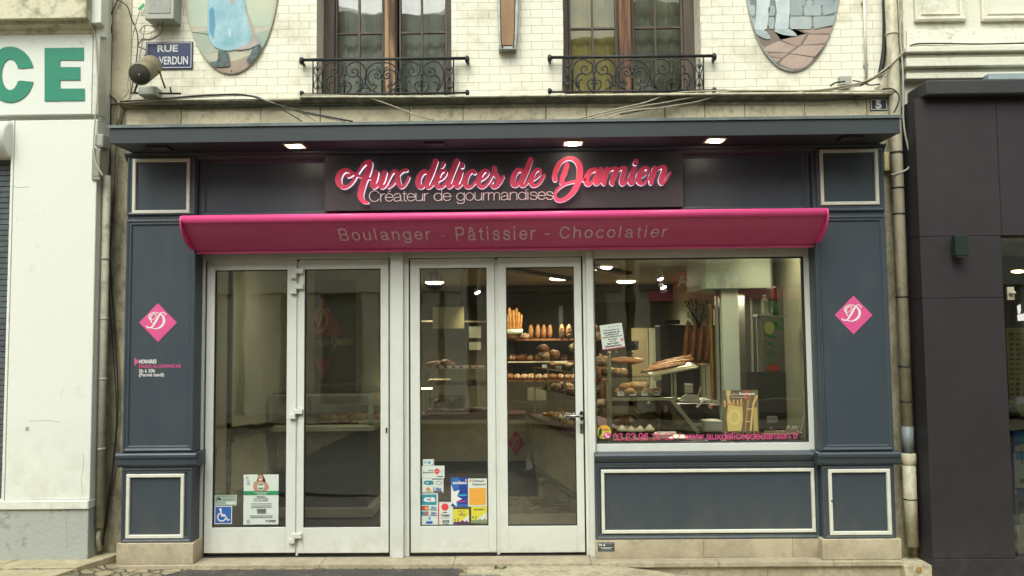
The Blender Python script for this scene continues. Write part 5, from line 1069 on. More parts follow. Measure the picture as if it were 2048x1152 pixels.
for py in (70, 240, 307, 378, 430, 596, 735, 805, 1000):
    zz = P(1800, py, -.09)[2]; b = MB(); b.lathe((xp, -0.09, zz), [(0.043, 0), (0.047, 0.002), (0.047, 0.010), (0.043, 0.012)], iron if py not in (70, 240) else pvc, n=20); b.tube([(xp + .045, -0.09, zz + .006), (xp + 0.085, 0.0, zz + .006)], 0.006, iron); b.build('pipe_clamp', T)
tubething('old_pipe', 'thin dark iron pipe in the gap behind the downpipe', 'pipe', [(1768, -30, -0.02), (1770, 60, -.02), (1767, 110, -.02), (1760, 150, -0.02)], -0.02, 0.018, iron)
tubething('back_pipe', 'slim grey pipe running up just right of the downpipe', 'pipe', [(1818, 1085), (1812, 700), (1806, 300), (1800, -30)], -0.02, 0.02, stone_dk, smooth=0)
b = MB(); q = P(1832, 1138, -0.2); zg = ground_z(q[0], -.2)
b.box(P(1804, 1138, -.2)[0], P(1860, 1138, -.2)[0], -0.24, 0.0, zg - 0.05, P(1830, 1128, -.2)[2], stone); b.lathe((q[0], -0.243, P(1830, 1139, -.24)[2]), [(0.022, 0), (0.022, 0.004)], mat('brass_cap', (0.35, 0.22, 0.08), rough=0.5), ax=(0, -1, 0), n=12)
b.build('kerb_stone', label='rounded stone block with a brass cap at the foot of the downpipe', cat='stone block', bevel=0.015, segs=3)

# left neighbour
LWt = stained('white_render', (0.70, 0.72, 0.66), (0.50, 0.51, 0.44), lo=0.30, hi=0.42, sc1=2, sc2=9, bump=0.15, splash=(1.1, 0.7, (0.44, 0.43, 0.35)))
LWd = stained('stained_cornice', (0.60, 0.57, 0.42), (0.13, 0.12, 0.07), lo=0.36, hi=0.52, sc1=3, sc2=10, bump=0.4)
LG = stained('grey_plinth_paint', (0.36, 0.385, 0.36), (0.16, 0.17, 0.14), lo=0.34, hi=0.46, sc1=3, sc2=14, bump=0.5)
xe = P(190, 500, -0.2)[0]
LH = thing('neighbour_house', 'white rendered shop at the left edge with stained cornice and grey plinth', 'building', (xe - 2.5, 0, -0.03))
lx = P(20, 600, -0.2)[0]
zp1, zp0 = P(110, 240, -.2)[2], P(110, 1000, -.2)[2]
b = MB(); b.box(lx, xe, -0.20, 0.4, zp0, zp1, LWt); b.build('white_pier', LH, bevel=0.004)
b = MB(); b.box(lx - 0.02, lx - 0.001, -0.205, 0.0, zp0, zp1, LWt); b.build('edge_bead', LH, bevel=0.002)
b = MB(); b.box(lx - 3.5, lx - 2.4, -0.2, 0.4, zp0, zp1, LWt); b.build('far_pier', LH)
mk = mat('wall_mark', (0.36, 0.37, 0.34)); b = MB()
b.rb(51, 854, 58, 862, -0.2012, -0.2, mk); b.build('wall_patch', LH)
for k_, (pts) in enumerate(([(165, 990), (163, 960), (167, 930), (166, 905)], [(133, 1100), (135, 1070), (131, 1040), (134, 1022)], [(60, 842), (95, 841), (118, 843)], [(24, 372), (38, 375), (58, 373)])):
    b = MB(); b.tube([P(a, c, -0.2005 if k_ != 1 else -0.2085) for a, c in catmull(pts, 4)], 0.0012, mk, n=5); b.build('hairline_crack', LH)
b = MB(); b.box(lx - 3.5, xe, -0.16, 0.4, zp1 + 0.001, 8.0, LWt); b.box(lx - 3.5, BX0 - 0.002, 0.401, 9, -0.1, 8.0, LWt); b.build('wall', LH)
b = MB(); b.box(xe, BX0 - 0.001, -0.02, 0.4, -0.1, 8.0, render_side); b.build('party_strip', LH)
b = MB(); b.box(lx - 3.5, xe + 0.004, -0.225, 0.0, P(110, 1018, -.2)[2], zp0 - 0.001, LWt); b.build('string_course', LH, bevel=0.006)
b = MB(); n = 60; x0 = lx - 3.5; ztp = P(110, 1018, -.2)[2] - .001; b.box(x0, xe - 0.002, -0.208, 0.0, -0.12, ztp, LG); b.build('plinth', LH, bevel=0.004)
z38, z68, zm40 = P(90, 38, -.33)[2], P(90, 66, -.24)[2], P(90, -40, -.33)[2]
b = MB(); b.xprof([(-0.16, z68 - 0.01), (-0.225, z68), (-0.235, z68 + 0.03), (-0.28, z68 + 0.045), (-0.29, z68 + 0.075), (-0.34, z38), (-0.34, zm40), (-0.36, zm40 + 0.03), (-0.36, zm40 + 0.1), (-0.16, zm40 + 0.13)], lx - 3.5, P(172, 30, -.34)[0], LWd)
b.xprof([(-0.16, z68 - 0.03), (-0.20, z68 - 0.02), (-0.22, z68 + 0.05), (-0.27, z38 - 0.01), (-0.27, zm40), (-0.16, zm40)], P(172, 30, -.34)[0] + 0.0005, P(205, 30, -.25)[0], LWt)
b.build('cornice', LH, bevel=0.004)
b = MB(); b.xprof([(-0.2, 8.0), (9, 8.0), (9, 8.1), (4, 10), (-0.2, 8.1)], lx - 3.5, BX0 - 0.11, zinc); b.build('roof', LH)
SG = thing('letter_sign', 'white sign board with large green capital letters at the top left', 'sign', P(60, 235, -0.2))
grn = mat('green_letter', (0.012, 0.22, 0.135), rough=0.5, var=0.04); sw = stained('sign_white', (0.68, 0.71, 0.66), (0.50, 0.50, 0.42), lo=0.33, hi=0.42, sc1=3, sc2=12, bump=0.05)
b = MB(); r = RECT(-700, 73, 184, 234, -0.215); b.box(r[0], r[1], -0.215, -0.16, r[2], r[3], sw); b.build('board', SG, bevel=0.003)
b = MB(); b.box(r[1] + .001, P(199, 150, -.2)[0], -0.208, -0.10, r[2], r[3], LWt); b.build('edge_strip', SG, bevel=0.002)
b = MB(); a0 = 38; pts = []; cxx, cyy = 20, 149
pts = [(cxx + 48 * math.cos(math.radians(t)), cyy + 56 * math.sin(math.radians(t))) for t in range(15, 346, 10)] + [(42, 137)] + [(cxx + 17 * math.cos(math.radians(t)), cyy + 31 * math.sin(math.radians(t))) for t in range(335, 24, -10)] + [(42, 161)]
b.ppoly(pts, -0.221, 0.004, grn); b.build('letter_c', SG)
b = MB(); b.ppoly([(89, 96), (167, 95), (167, 120), (120, 120), (120, 134), (160, 134), (160, 160), (120, 160), (120, 177), (169, 177), (169, 201), (89, 202)], -0.221, 0.004, grn); b.build('letter_e', SG)
# roller shutter sliver
T = thing('roller_shutter', 'closed dark slatted roller shutter at the far left edge', 'shutter', P(0, 1000, -0.1))
sh = mat('shutter_grey', (0.085, 0.10, 0.105), rough=0.6, var=0.25, scale=6)
b = MB(); zz = zp0; 
while zz < P(8, 326, -.12)[2]: b.box(lx - 2.4, lx - 0.022, -0.13, -0.10, zz, zz + 0.036, sh); zz += 0.04
b.box(lx - 2.4, lx - .022, -0.095, -0.09, zp0, zz, black); b.build('slats', T, bevel=0.006)
b = MB(); q = P(8, 282, -0.16); b.lathe((lx - 2.4, -0.17, q[2]), [(0.14, 0), (0.14, 2.38), (0.12, 2.385)], LWt, ax=(1, 0, 0), n=24); b.build('roller_housing', T)
# trunking
T = thing('cable_trunking', 'grey half round cable trunking standing between white pier and render strip', 'trunking', P(200, 1055, -0.12))
tk = stained('trunking_metal', (0.36, 0.36, 0.28), (0.18, 0.17, 0.12), lo=0.36, hi=0.5, sc1=3, sc2=20, bump=0.1)
q0, q1 = P(199.5, 1055, -0.12), P(199, 352, -0.12); b = MB(); b.tube([q0, (q0[0], q0[1], q1[2])], 0.027, tk, n=14); b.build('trunk', T)
for py in (520, 640, 760, 900): zz = P(199, py, -.12)[2]; b = MB(); b.lathe((q0[0], -0.12, zz), [(0.028, 0), (0.030, 0.001), (0.030, 0.016), (0.028, 0.017)], tk, n=14); b.build('strap', T)
b = MB(); b.tube([P(200, 1057, -0.1), P(196, 1075, -.11), P(199, 1100, -0.1)], [0.02, 0.016, 0.02], tk, n=8); b.build('broken_foot', T)

# ------------------------------------------------------------------ right neighbour
RW = stained('cream_mouldings', (0.68, 0.67, 0.56), (0.44, 0.42, 0.32), lo=0.32, hi=0.48, sc1=3, sc2=14, bump=0.3)
PU = stained('plum_cladding', (0.0165, 0.013, 0.0165), (0.024, 0.0195, 0.024), rough=0.65, lo=0.35, hi=0.6, sc1=2, sc2=10, bump=0.04, splash=(0.5, 0.5, (0.075, 0.066, 0.06)))
xr0 = P(1845, 600, -0.26)[0]
RH = thing('optician_building', 'cream moulded house over a dark plum clad shopfront at the right edge', 'building', (xr0 + 2.5, 0, -0.17))
zc0, zc1 = P(1900, 190, -.33)[2], P(1900, 160, -.33)[2]
b = MB(); b.box(BX1 + .002, xr0 + 5, -0.03, 0.4, zc1 - 0.3, 8.5, RW); b.box(BX1 + .002, xr0 + 5, .401, 9, -.3, 8.5, RW); b.build('wall', RH)
Rr = lambda x0, y0, x1, y1, Y: RECT(x0, y0, x1, y1, Y)
b = MB()
def band(y0, y1, prof_d, x0=1813, b=b):
    za, zb2 = P(1930, y0, -.1)[2], P(1930, y1, -.1)[2]; b.box(P(x0, (y0 + y1) / 2, -prof_d)[0], xr0 + 5, -prof_d, -0.029, zb2, za, RW)
band(97, 108, 0.16); band(109, 117, 0.12); band(118, 135, 0.14, 1813); band(136, 144, 0.09); band(145, 157, 0.11)
b.build('cornice', RH, bevel=0.006, segs=2)
b = MB(); r = Rr(1975, 146, 2300, 157, -.17); b.box(r[0], r[1], -0.18, -0.111, r[2], r[3], mat('blue_flashing', (0.28, 0.36, 0.38), rough=0.5)); b.build('flashing', RH)
b = MB(); r = Rr(1813, 56, 2500, 90, -.04); b.box(r[0], r[1], -0.045, -0.029, r[2], r[3], stained('peeling_white', (0.74, 0.73, 0.62), (0.40, 0.37, 0.27), lo=0.34, hi=0.44, sc1=5, sc2=22, bump=0.6)); b.build('peeling_band', RH)
for x0, x1, y1 in ((1825, 1927, 42), (1958, 2230, 40)):
    r = Rr(x0, -200, x1, y1, -.05); b = MB(); b.frame(*r, [(0, -0.029), (0, -0.06), (0.014, -0.066), (0.022, -0.05), (0.04, -0.048), (0.05, -0.058), (0.056, -0.036), (0.056, -0.029)], RW); b.build('wall_panel', RH)
b = MB(); b.box(P(1813, 175, -.03)[0], xr0 + 5, -0.34, -0.031, zc0, zc1, mat('plum_canopy', (0.034, 0.032, 0.036), rough=0.5)); b.build('canopy', RH, bevel=0.01)
xo = P(2012, 700, -0.26)[0]; zg = -0.16
rowsz = [zc0 - 0.001, P(1930, 472, -.26)[2], P(1930, 596, -.26)[2], P(1930, 1118, -.26)[2], zg - 0.1]
xs1 = P(1998, 340, -.26)[0]
b = MB()
for i in range(4):
    za, zb2 = rowsz[i] - 0.0012, rowsz[i + 1] + 0.0012; dy = 0 if i < 3 else -0.012
    if i == 0: b.box(xr0, xs1 - .0015, -0.26, -0.031, zb2, za, PU); b.box(xs1 + .0015, xr0 + 5, -0.26, -0.031, zb2, za, PU)
    else:
        b.box(xr0, xo, -0.26 + dy, -0.031, zb2, za, PU)
        if i == 3: b.box(xo + 0.001, xr0 + 5, -0.262, -0.031, zb2, za, PU)
b.box(xr0 + 0.006, xo - 0.006, -0.25, -0.02, zg - .1, zc0 - .01, seal); b.build('cladding', RH, bevel=0.002)
b = MB(); b.box(BX1 + .002, xr0 - 0.001, -0.03, 0.39, zg - .2, zc1 - 0.301, render_side); b.build('party_strip', RH)
# wall lamp on the cladding
T = thing('wall_lamp', 'small dark box shaped wall lamp on the plum cladding', 'lamp', P(1922, 512, -0.3))
b = MB(); b.rb(1912, 471, 1936, 511, -0.345, -0.285, mat('dark_green_metal', (0.016, 0.028, 0.024), rough=0.35)); b.build('lamp_body', T, bevel=0.003)
b = MB(); b.rb(1908, 478, 1922, 508, -0.285, -0.26, black); b.build('back_plate', T)
b = MB(); b.rb(1917, 511.3, 1931, 513.5, -0.335, -0.295, pm('lens', (0.15, 0.16, 0.14))); b.build('lens', T)
# optician's window
T = thing('optician_window', 'optician shop window at the right edge with glazing in the plum cladding', 'shop window', (xo + 0.8, -0.1, 0))
b = MB(); b.box(xo + .002, xr0 + 4.9, -0.18, -0.172, rowsz[3] + .01, rowsz[1] - .002, glass); b.build('glass_pane', T)
warm = mat('dark_interior', (0.05, 0.045, 0.025), rough=0.8)
b = MB(); b.box(xo + .002, xr0 + 4.9, 0.36, 0.398, rowsz[3], rowsz[1], warm); b.build('back_panel', T)
T = thing('glasses_rack', 'yellow pegboard with rows of small dark glasses in the right window', 'display rack', P(2030, 830, 0))
ylw = mat('ochre_board', (0.42, 0.31, 0.10), rough=0.6, var=0.15, scale=10); b = MB(); r = RECT(2016, 655, 2150, 830, 0.0); b.box(r[0], r[1], 0.0, 0.02, r[2], r[3], ylw); b.build('board', T)
b = MB()
for j in range(17):
    for i in range(9):
        for s_ in (-1, 1): b.blob(P(2023 + i * 14 + s_ * 2.2, 668 + j * 10, -0.012), (0.007, 0.006, 0.006), black, amp=0, nu=6, nv=4)
b.build('spectacles', T)
q = notice('blue_poster', 'blue and white seaside poster in the right shop window, upper one', 'poster', (2029, 862, 2140, 975), blue, [('d', 2043, 876, 9, 9, teal), ('r', 2029, 905, 2140, 975, paper), ('p', [(2029, 893), (2045, 888), (2060, 893), (2060, 903), (2029, 903)], pm('sand', (0.5, 0.5, 0.4))), ('r', 2031, 905, 2060, 920, sky_), ('r', 2043, 900, 2045, 928, darkg), ('d', 2044, 962, 5, 5, pm('ochre', (0.25, 0.18, 0.03)))], Y=-0.165)
q = notice('leaflet', 'dark blue and grey leaflet standing below the seaside poster', 'leaflet', (2033, 978, 2140, 1112), paper, [('r', 2033, 978, 2140, 990, blue), ('r', 2033, 990, 2140, 1050, grey), ('d', 2042, 1010, 6, 8, darkg), ('r', 2033, 1030, 2041, 1050, teal), ('r', 2041, 1026, 2100, 1090, pm('pale2', (0.6, 0.68, 0.66)))], Y=-0.16)
T = thing('paper_flower', 'white paper flower on a lime green pot in the right window', 'decoration', P(2045, 838, -.12))
b = MB(); b.ppoly([(2029, 812), (2050, 806), (2052, 828), (2044, 834)], -0.14, 0.05, pm('lime', (0.33, 0.42, 0.12))); b.build('pot', T)
b = MB()
for i in range(9): b.blob(P(2036 + 3 * i % 14, 806 - 4 * (i % 3), -0.12), (0.022, 0.02, 0.016), white, amp=.2, seed=i, nu=8, nv=6)
b.build('petals', T)
T = thing('door_sensor', 'small beige sensor box on the glass of the right window', 'sensor', P(2022, 600, -.19))
b = MB(); b.rb(2015, 574, 2029, 600, -0.195, -0.182, pvc); b.build('casing', T, bevel=.002); b = MB(); b.tube([P(2020, 588, -.195), P(2030, 585, -.23)], 0.012, boxgrey); b.build('sensor_head', T)
b = MB(); b.blob(P(2036, 543, 0.05), (0.05, 0.03, 0.012), lamp_mat('warm_lamp', (1, 0.75, 0.35), 6), amp=0); b.build('pendant_lamp', label='warm lit pendant lamp glowing in the right shop window', cat='lamp')
b = MB(); b.ppoly([(2034, 612), (2041, 608), (2042, 620), (2040, 628), (2036, 628)], -.184, .001, white); b.ppoly([(2034, 630), (2052, 626), (2054, 641), (2036, 642)], -.184, .001, white); b.build('white_transfer', label='white cut out figure transfer on the right window glass', cat='sticker')
# ------------------------------------------------------------------ across the street (seen only as reflections)
OY = -12.0
def opp(x0, x1, h, base_col, label, shopcol, pillars, bandcol=None, zb=2.75, pale=False):
    T = thing('terraced_house', label, 'building', ((x0 + x1) / 2, OY, 0), 'houses across the street')
    m_ = mat('facade_%d' % int(x0 * 10), base_col, rough=0.8, var=0.1, scale=2, bump=0.2)
    hs_ = []; n = max(2, int((x1 - x0) / 1.9)); wz = [(3.9, 5.5), (6.5, 8.0)]
    for i in range(n):
        c = x0 + (i + .5) * (x1 - x0) / n
        for a, c2 in wz:
            if c2 < h - 0.4: hs_.append((c - .5, c + .5, a, c2))
    hs_.append((x0 + 0.5, x1 - 0.5, 0.25, 2.6))
    b = MB()
    X = sorted({x0, x1} | {q for h_ in hs_ for q in h_[:2]}); Z = sorted({0.0, h} | {q for h_ in hs_ for q in h_[2:]})
    for i in range(len(X) - 1):
        for j in range(len(Z) - 1):
            cx_, cz_ = (X[i] + X[i + 1]) / 2, (Z[j] + Z[j + 1]) / 2
            if any(h_[0] < cx_ < h_[1] and h_[2] < cz_ < h_[3] for h_ in hs_): continue
            b.box(X[i], X[i + 1], OY - 0.3, OY, Z[j], Z[j + 1], m_)
    b.box(x0, x1, OY - 6, OY - 0.9, 0, h, m_); b.build('wall', T)
    dk = mat('dark_pane', (0.03, 0.035, 0.04), rough=0.1)
    for h_ in hs_[:-1]:
        q = MB(); q.box(h_[0], h_[1], OY - .2, OY - .16, h_[2], h_[3], trim); q.box(h_[0] + .06, (h_[0] + h_[1]) / 2 - .03, OY - .16, OY - .15, h_[2] + .06, h_[3] - .06, dk); q.box((h_[0] + h_[1]) / 2 + .03, h_[1] - .06, OY - .16, OY - .15, h_[2] + .06, h_[3] - .06, dk)
        q.box(h_[0] - .08, h_[1] + .08, OY - .02, OY + .1, h_[2] - .1, h_[2], stone); q.build('window', T)
    sm = mat('shop_%d' % int(x0 * 10), shopcol, rough=0.5); q = MB(); q.box(x0 + .5, x1 - .5, OY - .25, OY - .2, .25, 2.6, mat('pale_shutter', (0.40, 0.38, 0.30), rough=.6) if pale else mat('mid_pane', (0.14, 0.14, 0.125), rough=.2)); q.build('shop_glass', T)
    q = MB()
    for c in pillars: q.box(c - .17, c + .17, OY - .19, OY + 0.06, 0.25, 2.6, sm)
    q.box(x0 + .1, x1 - .1, OY + .001, OY + .14, 2.62, 3.2, sm); q.box(x0 + .4, x1 - .4, OY - .19, OY + .05, 0.0, 0.24, sm); q.build('shop_surround', T)
    if bandcol:
        q = MB(); q.box(x0 + .3, x1 - .3, OY + .15, OY + .2, zb, zb + .2, mat('band_%d' % int(x0 * 10), bandcol, rough=0.5)); q.build('sign_band', T)
    q = MB(); q.box(x0 - .05, x1 + .05, OY - 6, OY + .2, h, h + .25, stone); q.build('cornice', T)
opp(-11.5, -6.2, 7.6, (0.66, 0.65, 0.58), 'pale plastered house with a grey shop across the street, leftmost', (0.60, 0.58, 0.50), (-10.5, -9.6, -8.2, -7), None, 2.7, True)
opp(-6.0, -1.2, 8.6, (0.74, 0.72, 0.64), 'cream house with wide shop pillars across the street, second from left', (0.68, 0.64, 0.52), (-5.4, -4.5, -3.3, -2.0), None, 2.7, True)
opp(-1.0, 2.2, 8.0, (0.55, 0.50, 0.40), 'brownish house across the street facing the bakery doors', (0.16, 0.13, 0.11), (-0.4, 1.6), (0.10, 0.07, 0.09))
opp(2.4, 7.4, 8.8, (0.72, 0.69, 0.57), 'cream house with a pink sign band across the street', (0.18, 0.13, 0.13), (2.9, 4.8, 6.8), (0.62, 0.10, 0.17), 2.40)
opp(7.6, 12.5, 7.6, (0.62, 0.61, 0.54), 'grey rendered house across the street, rightmost', (0.35, 0.36, 0.33), (8.5, 10.5))
def disc_sign(x, z_, r, c, ch, label):
    T = thing('round_sign', label, 'sign', (x, OY + .5, z_ - r), 'round signs across the street')
    m_ = mat('round_' + label.split()[1], c, rough=0.4); b = MB(); b.lathe((x, OY + .45, z_), [(r, 0), (r, .06)], m_, ax=(0, 1, 0), n=32); b.build('disc', T)
    me = text_mesh(ch, .02, 1, 3, 0); ys_ = [v.co.y for v in me.vertices]; xs_ = [v.co.x for v in me.vertices]
    b = MB(); k = r * 1.1 / (max(ys_) - min(ys_)); b.mesh(me, white, lambda c_: (x - (c_.x - (min(xs_) + max(xs_)) / 2) * k, OY + .515 + c_.z * .004, z_ + (c_.y - (min(ys_) + max(ys_)) / 2) * k)); b.build('letter', T)
    b = MB(); b.tube([(x, OY + .48, z_ + r), (x, OY, z_ + r + .1)], 0.02, iron); b.build('arm', T)
for px, c, ch, lb in ((1364, (0.62, 0.05, 0.04), 'A', 'round red sign with a white letter A across the street'), (1424, (0.05, 0.35, 0.20), 'A', 'round green sign with a white letter A across the street'), (1466, (0.06, 0.20, 0.45), 'M', 'round blue sign with a white letter M across the street'), (866, (0.10, 0.12, 0.25), 'W', 'round violet sign with a white letter W across the street')):
    dd = RM @ np.array([px - CX, F, CY - 562]); t_ = (CAMD + 0.02 - (OY + .5)) / dd[1]; disc_sign(t_ * dd[0], CAMH + t_ * dd[2], .21, c, ch, lb)

# ------------------------------------------------------------------ shop interior
wallb = mat('interior_beige', (0.43, 0.44, 0.33), rough=0.8, var=0.08, scale=2)
ceilm = mat('interior_ceiling', (0.50, 0.48, 0.35), rough=0.8, var=0.05)
floorm = stained('dark_floor_tiles', (0.075, 0.070, 0.055), (0.045, 0.043, 0.036), lo=0.35, hi=0.6, sc1=3, sc2=18, rough=0.45, bump=0.1)
brownw = mat('olive_panelling', (0.15, 0.14, 0.095), rough=0.6, var=0.2, scale=3)
dkcab = mat('dark_cabinet', (0.045, 0.047, 0.043), rough=0.5, var=0.1)
HC = 2.36; XL, XR = -2.28, 2.2; YBK = 7.0
RMo = thing('shop_room', 'dim beige bakery room behind the glass with downlit ceiling', 'room', (0, 3.5, 0))
b = MB(); b.box(XL - .4, XR + .5, 0.07, YBK, -0.02, 0.0005, floorm); b.build('floor_tiles', RMo)
b = MB(); b.box(XL - .1, XL, 0.07, YBK, .001, HC, wallb); b.box(XR, XR + .1, 0.07, YBK, .001, HC, wallb); b.build('side_wall', RMo)
b = MB(); b.box(XL, XR, YBK, YBK + .1, .001, HC, brownw); b.build('back_wall', RMo)
b = MB(); b.box(XL, XR, 0.071, YBK, HC, HC + .05, ceilm); b.build('ceiling', RMo)
b = MB(); b.box(XL + .001, XR - .001, 6.3, 6.45, 2.10, HC - .001, dkcab); b.build('bulkhead', RMo)
b = MB(); o = Vector(P(897, 536, 2.0)); 
for a, c in (((-1.2, 1.2), (0.9, 5.5)), ((-0.4, 1.0), (1.2, 4.0))):
    b.obox((a[0], a[1], HC - .035), (c[0] - a[0], c[1] - a[1], 0), (0.10, -0.05, 0), (0, 0, 0.034), dkcab)
b.build('ceiling_track', RMo)
b = MB(); b.box(XL + .001, -1.28, 3.1, 3.16, .001, HC - .001, wallb); b.build('partition', RMo)
# downlights
dl = lamp_mat('downlight_glow', (1, 0.88, 0.55), 6.0); spl = lamp_mat('spot_glow', (1, 0.95, 0.85), 9.0)
def down(px, py, r, en, label, Z=HC, mm=dl):
    c = G(px, py, Z); T = thing('ceiling_light', label, 'ceiling light', (c[0], c[1], Z - .02), 'round ceiling lights inside the bakery')
    b = MB(); b.lathe((c[0], c[1], Z - .034), [(r * .7, 0), (r * .92, .008), (r, .022), (r, .033)], mm, n=28); b.build('glowing_disc', T)
    b = MB(); b.lathe((c[0], c[1], Z - .009), [(r + .012, 0), (r + .014, .008)], trim, n=28); b.build('rim', T)
    if en:
        l = bpy.data.lights.new('downlight_beam', 'SPOT'); l.energy = en; l.spot_size = math.radians(150); l.spot_blend = 1; l.color = (1, .87, .60); l.shadow_soft_size = r
        lo = bpy.data.objects.new('downlight_beam', l); C.objects.link(lo); lo.parent = T; lo.location = (0, 0, -.04)
down(869, 563, 0.126, 104, 'round lit ceiling light seen through the third glass panel')
down(1118, 555, 0.126, 120, 'round lit ceiling light seen through the panel with the handle')
down(1201, 533, 0.132, 104, 'round ceiling light at the upper left corner of the shop window')
down(1252, 561, 0.132, 104, 'round ceiling light in the middle of the shop window')
down(1265, 576, 0.132, 88, 'round ceiling light farther back in the shop window')
down(1180, 577, 0.120, 0, 'round ceiling light just hidden by the post left of the shop window')
for px, py, lb in ((955, 585, 'small tilted white spotlight in the third glass panel'), (1321, 558, 'upper of two small white spotlights in the shop window'), (1327, 575, 'lower of two small white spotlights in the shop window'), (716, 547, 'tiny white spotlight at the top of the second glass panel')):
    Y = 3.2; q = P(px, py, Y); T = thing('track_spotlight', lb, 'spotlight', q, 'small ceiling spotlights'); s_ = 0.6 if px == 716 else 1
    b = MB(); axx = (0.35, -0.8, -0.45); b.lathe(q, [(.028 * s_, 0), (.03 * s_, .004), (.022 * s_, .07), (.012, .09)], trim, ax=tuple(-k for k in axx), n=14); b.build('head', T)
    b = MB(); b.blob(q, (.034 * s_, .012, .016 * s_), spl, rot=0, tilt=-.35, amp=0); b.build('bulb', T); b = MB(); b.tube([(q[0], q[1] + .05, q[2] + .03), (q[0], q[1] + .05, HC)], .008, trim); b.build('stem', T)
    if px > 1300 or px == 955:
        l = bpy.data.lights.new('display_beam', 'SPOT'); l.energy = 85 if px > 1300 else 12; l.spot_size = math.radians(75); l.spot_blend = 0.8; l.color = (1, .84, .55); l.shadow_soft_size = 0.03
        lo = bpy.data.objects.new('display_beam', l); C.objects.link(lo); lo.parent = T; lo.location = (0, -0.04, -0.02); lo.rotation_euler = Vector((0.15 if px > 1323 else -0.15, -1.0, -0.42) if px > 1300 else (0, .9, -.8)).to_track_quat('-Z', 'Y').to_euler()
# unseen downlights: the first inferred from a wall glow, the rest added as fill
Yv_ = 0.62
def down_at(x, y, en, label):
    T = thing('ceiling_light', label, 'ceiling light', (x, y, HC - .02), 'round ceiling lights inside the bakery'); b = MB(); b.lathe((x, y, HC - .012), [(.12, 0), (.12, .011)], dl, n=28); b.build('glowing_disc', T)
    b = MB(); b.lathe((x, y, HC - .009), [(.132, 0), (.134, .008)], trim, n=28); b.build('rim', T)
    l = bpy.data.lights.new('downlight_beam', 'SPOT'); l.energy = en; l.spot_size = math.radians(150); l.spot_blend = 1; l.color = (1, .87, .60); l.shadow_soft_size = .12
    lo = bpy.data.objects.new('downlight_beam', l); C.objects.link(lo); lo.parent = T; lo.location = (0, 0, -.02)
down_at(1.98, .62, 12, 'round ceiling light above the drinks cabinet, nearest the right wall')
down_at(1.15, .45, 42, 'added ceiling light brightening the window display')
down_at(-1.75, .75, 15, 'added ceiling light brightening the room inside the leftmost doors')
down_at(-0.35, .9, 35, 'added ceiling light brightening the room inside the doors with the payment stickers')
# wall poster
T = thing('logo_poster', 'dark wall poster with pink triangles, script D and shop name lettering', 'poster', P(638, 765, 3.05))
YQ = 3.05; b = MB(); b.rb(566, 562, 711, 766, YQ, YQ + .02, pm('posterdark', (0.02, 0.028, 0.036))); b.build('panel', T)
tint = pm('posterpink', (0.62, 0.08, 0.18)); b = MB(); b.ppoly([(645, 594), (688, 671), (605, 671)], YQ - .002, .002, tint); b.ppoly([(624, 717), (665, 717), (645, 756)], YQ - .002, .002, tint); b.build('pink_shape', T)
b = MB(); tan = pm('posterletter', (0.85, 0.78, 0.52)); brush(b, dstk, lambda x, y: (644 + (x - 592) / 12.8 * .85, 641 + (y - 540) / 12.8 * 1.35), YQ - .004, .001, tan, step=8)
cvp = lambda base, ox: (lambda x, y: (617 + (ox + x / 9.6 - 868) * .19, 672 + (y / 9.6 - 18) * .36))
for st, ox in ((del_[2:], 820), (de_, 1010), (dam1, 1010), (dam2, 1160)): brush(b, st, cvp(0, ox), YQ - .004, .001, tan, grow=-14, step=8)
b.build('lettering', T)
# hand rail and trim on the left wall
T = thing('wall_handrail', 'dark handrail on the beige wall behind the leftmost glass', 'handrail', (XL, .6, .78))
b = MB(); b.obox((XL + .02, .35, .84), (0, 2.4, -.10), (.05, 0, 0), (0, 0, .055), black); b.build('rail', T); b = MB(); b.tube([(XL + .02, .37, .82), (XL + .04, .37, .78)], .015, dkcab); b.build('wall_bracket', T)
b = MB(); b.box(XL + .001, XL + .025, .33, .37, .30, 2.2, black); b.build('wall_strip', label='thin vertical dark strip on the wall behind the leftmost glass', cat='wall strip')
b = MB(); 
PT = thing('potted_plant', 'dark leafed potted plant low behind the leftmost door', 'plant', (-2.0, .35, 0.001))
b.lathe((-2.0, .35, .002), [(.07, 0), (.09, .14), (.085, .15)], dkcab, n=16); b.build('pot', PT); b = MB()
for k in range(16):
    a = k * 2.4; l = random.uniform(.12, .2); d = Vector((math.cos(a) * .6, math.sin(a) * .3, random.uniform(.5, 1.2))) * l; o = Vector((-2.0, .35, .15)); n_ = Vector((-math.sin(a), math.cos(a), 0)) * .022
    b.add([o, o + d * .5 + n_, o + d, o + d * .5 - n_], [(0, 1, 2, 3)], mat('dark_leaf', (0.02, 0.045, 0.02), rough=.5))
b.build('leaves', PT)
# left glass display counter
wgrey = mat('display_frame', (0.22, 0.25, 0.21), rough=0.4); cream = mat('cream_laminate', (0.36, 0.35, 0.26), rough=.45)
T = thing('display_counter', 'freestanding glass topped pastry counter behind the second door', 'display case', (-1.72, 1.8, 0.001))
a0, a1, c0_, c1_ = -2.25, -1.33, 1.3, 2.7
b = MB(); b.box(a0 + .06, a1 - .06, c0_ + .06, c1_ - .06, .10, .755, mat('counter_front', (0.07, 0.07, 0.058), rough=.5)); b.build('base', T)
b = MB(); b.box(a0, a1, c0_, c1_, .02, .095, cream); b.build('plinth', T)
b = MB(); b.xprof([(c0_, .765), (c0_, .80), (c0_ + .02, .82), (c1_, .82), (c1_, .765), (c0_ + .06, .76)], a0, a1, cream); b.build('tray_ledge', T)
b = MB()
for x, y in ((a0 + .02, c0_ + .02), (a1 - .02, c0_ + .02), (a1 - .02, c1_ - .02), (a0 + .02, c1_ - .02)): b.box(x - .018, x + .018, y - .018, y + .018, .821, 1.07, wgrey)
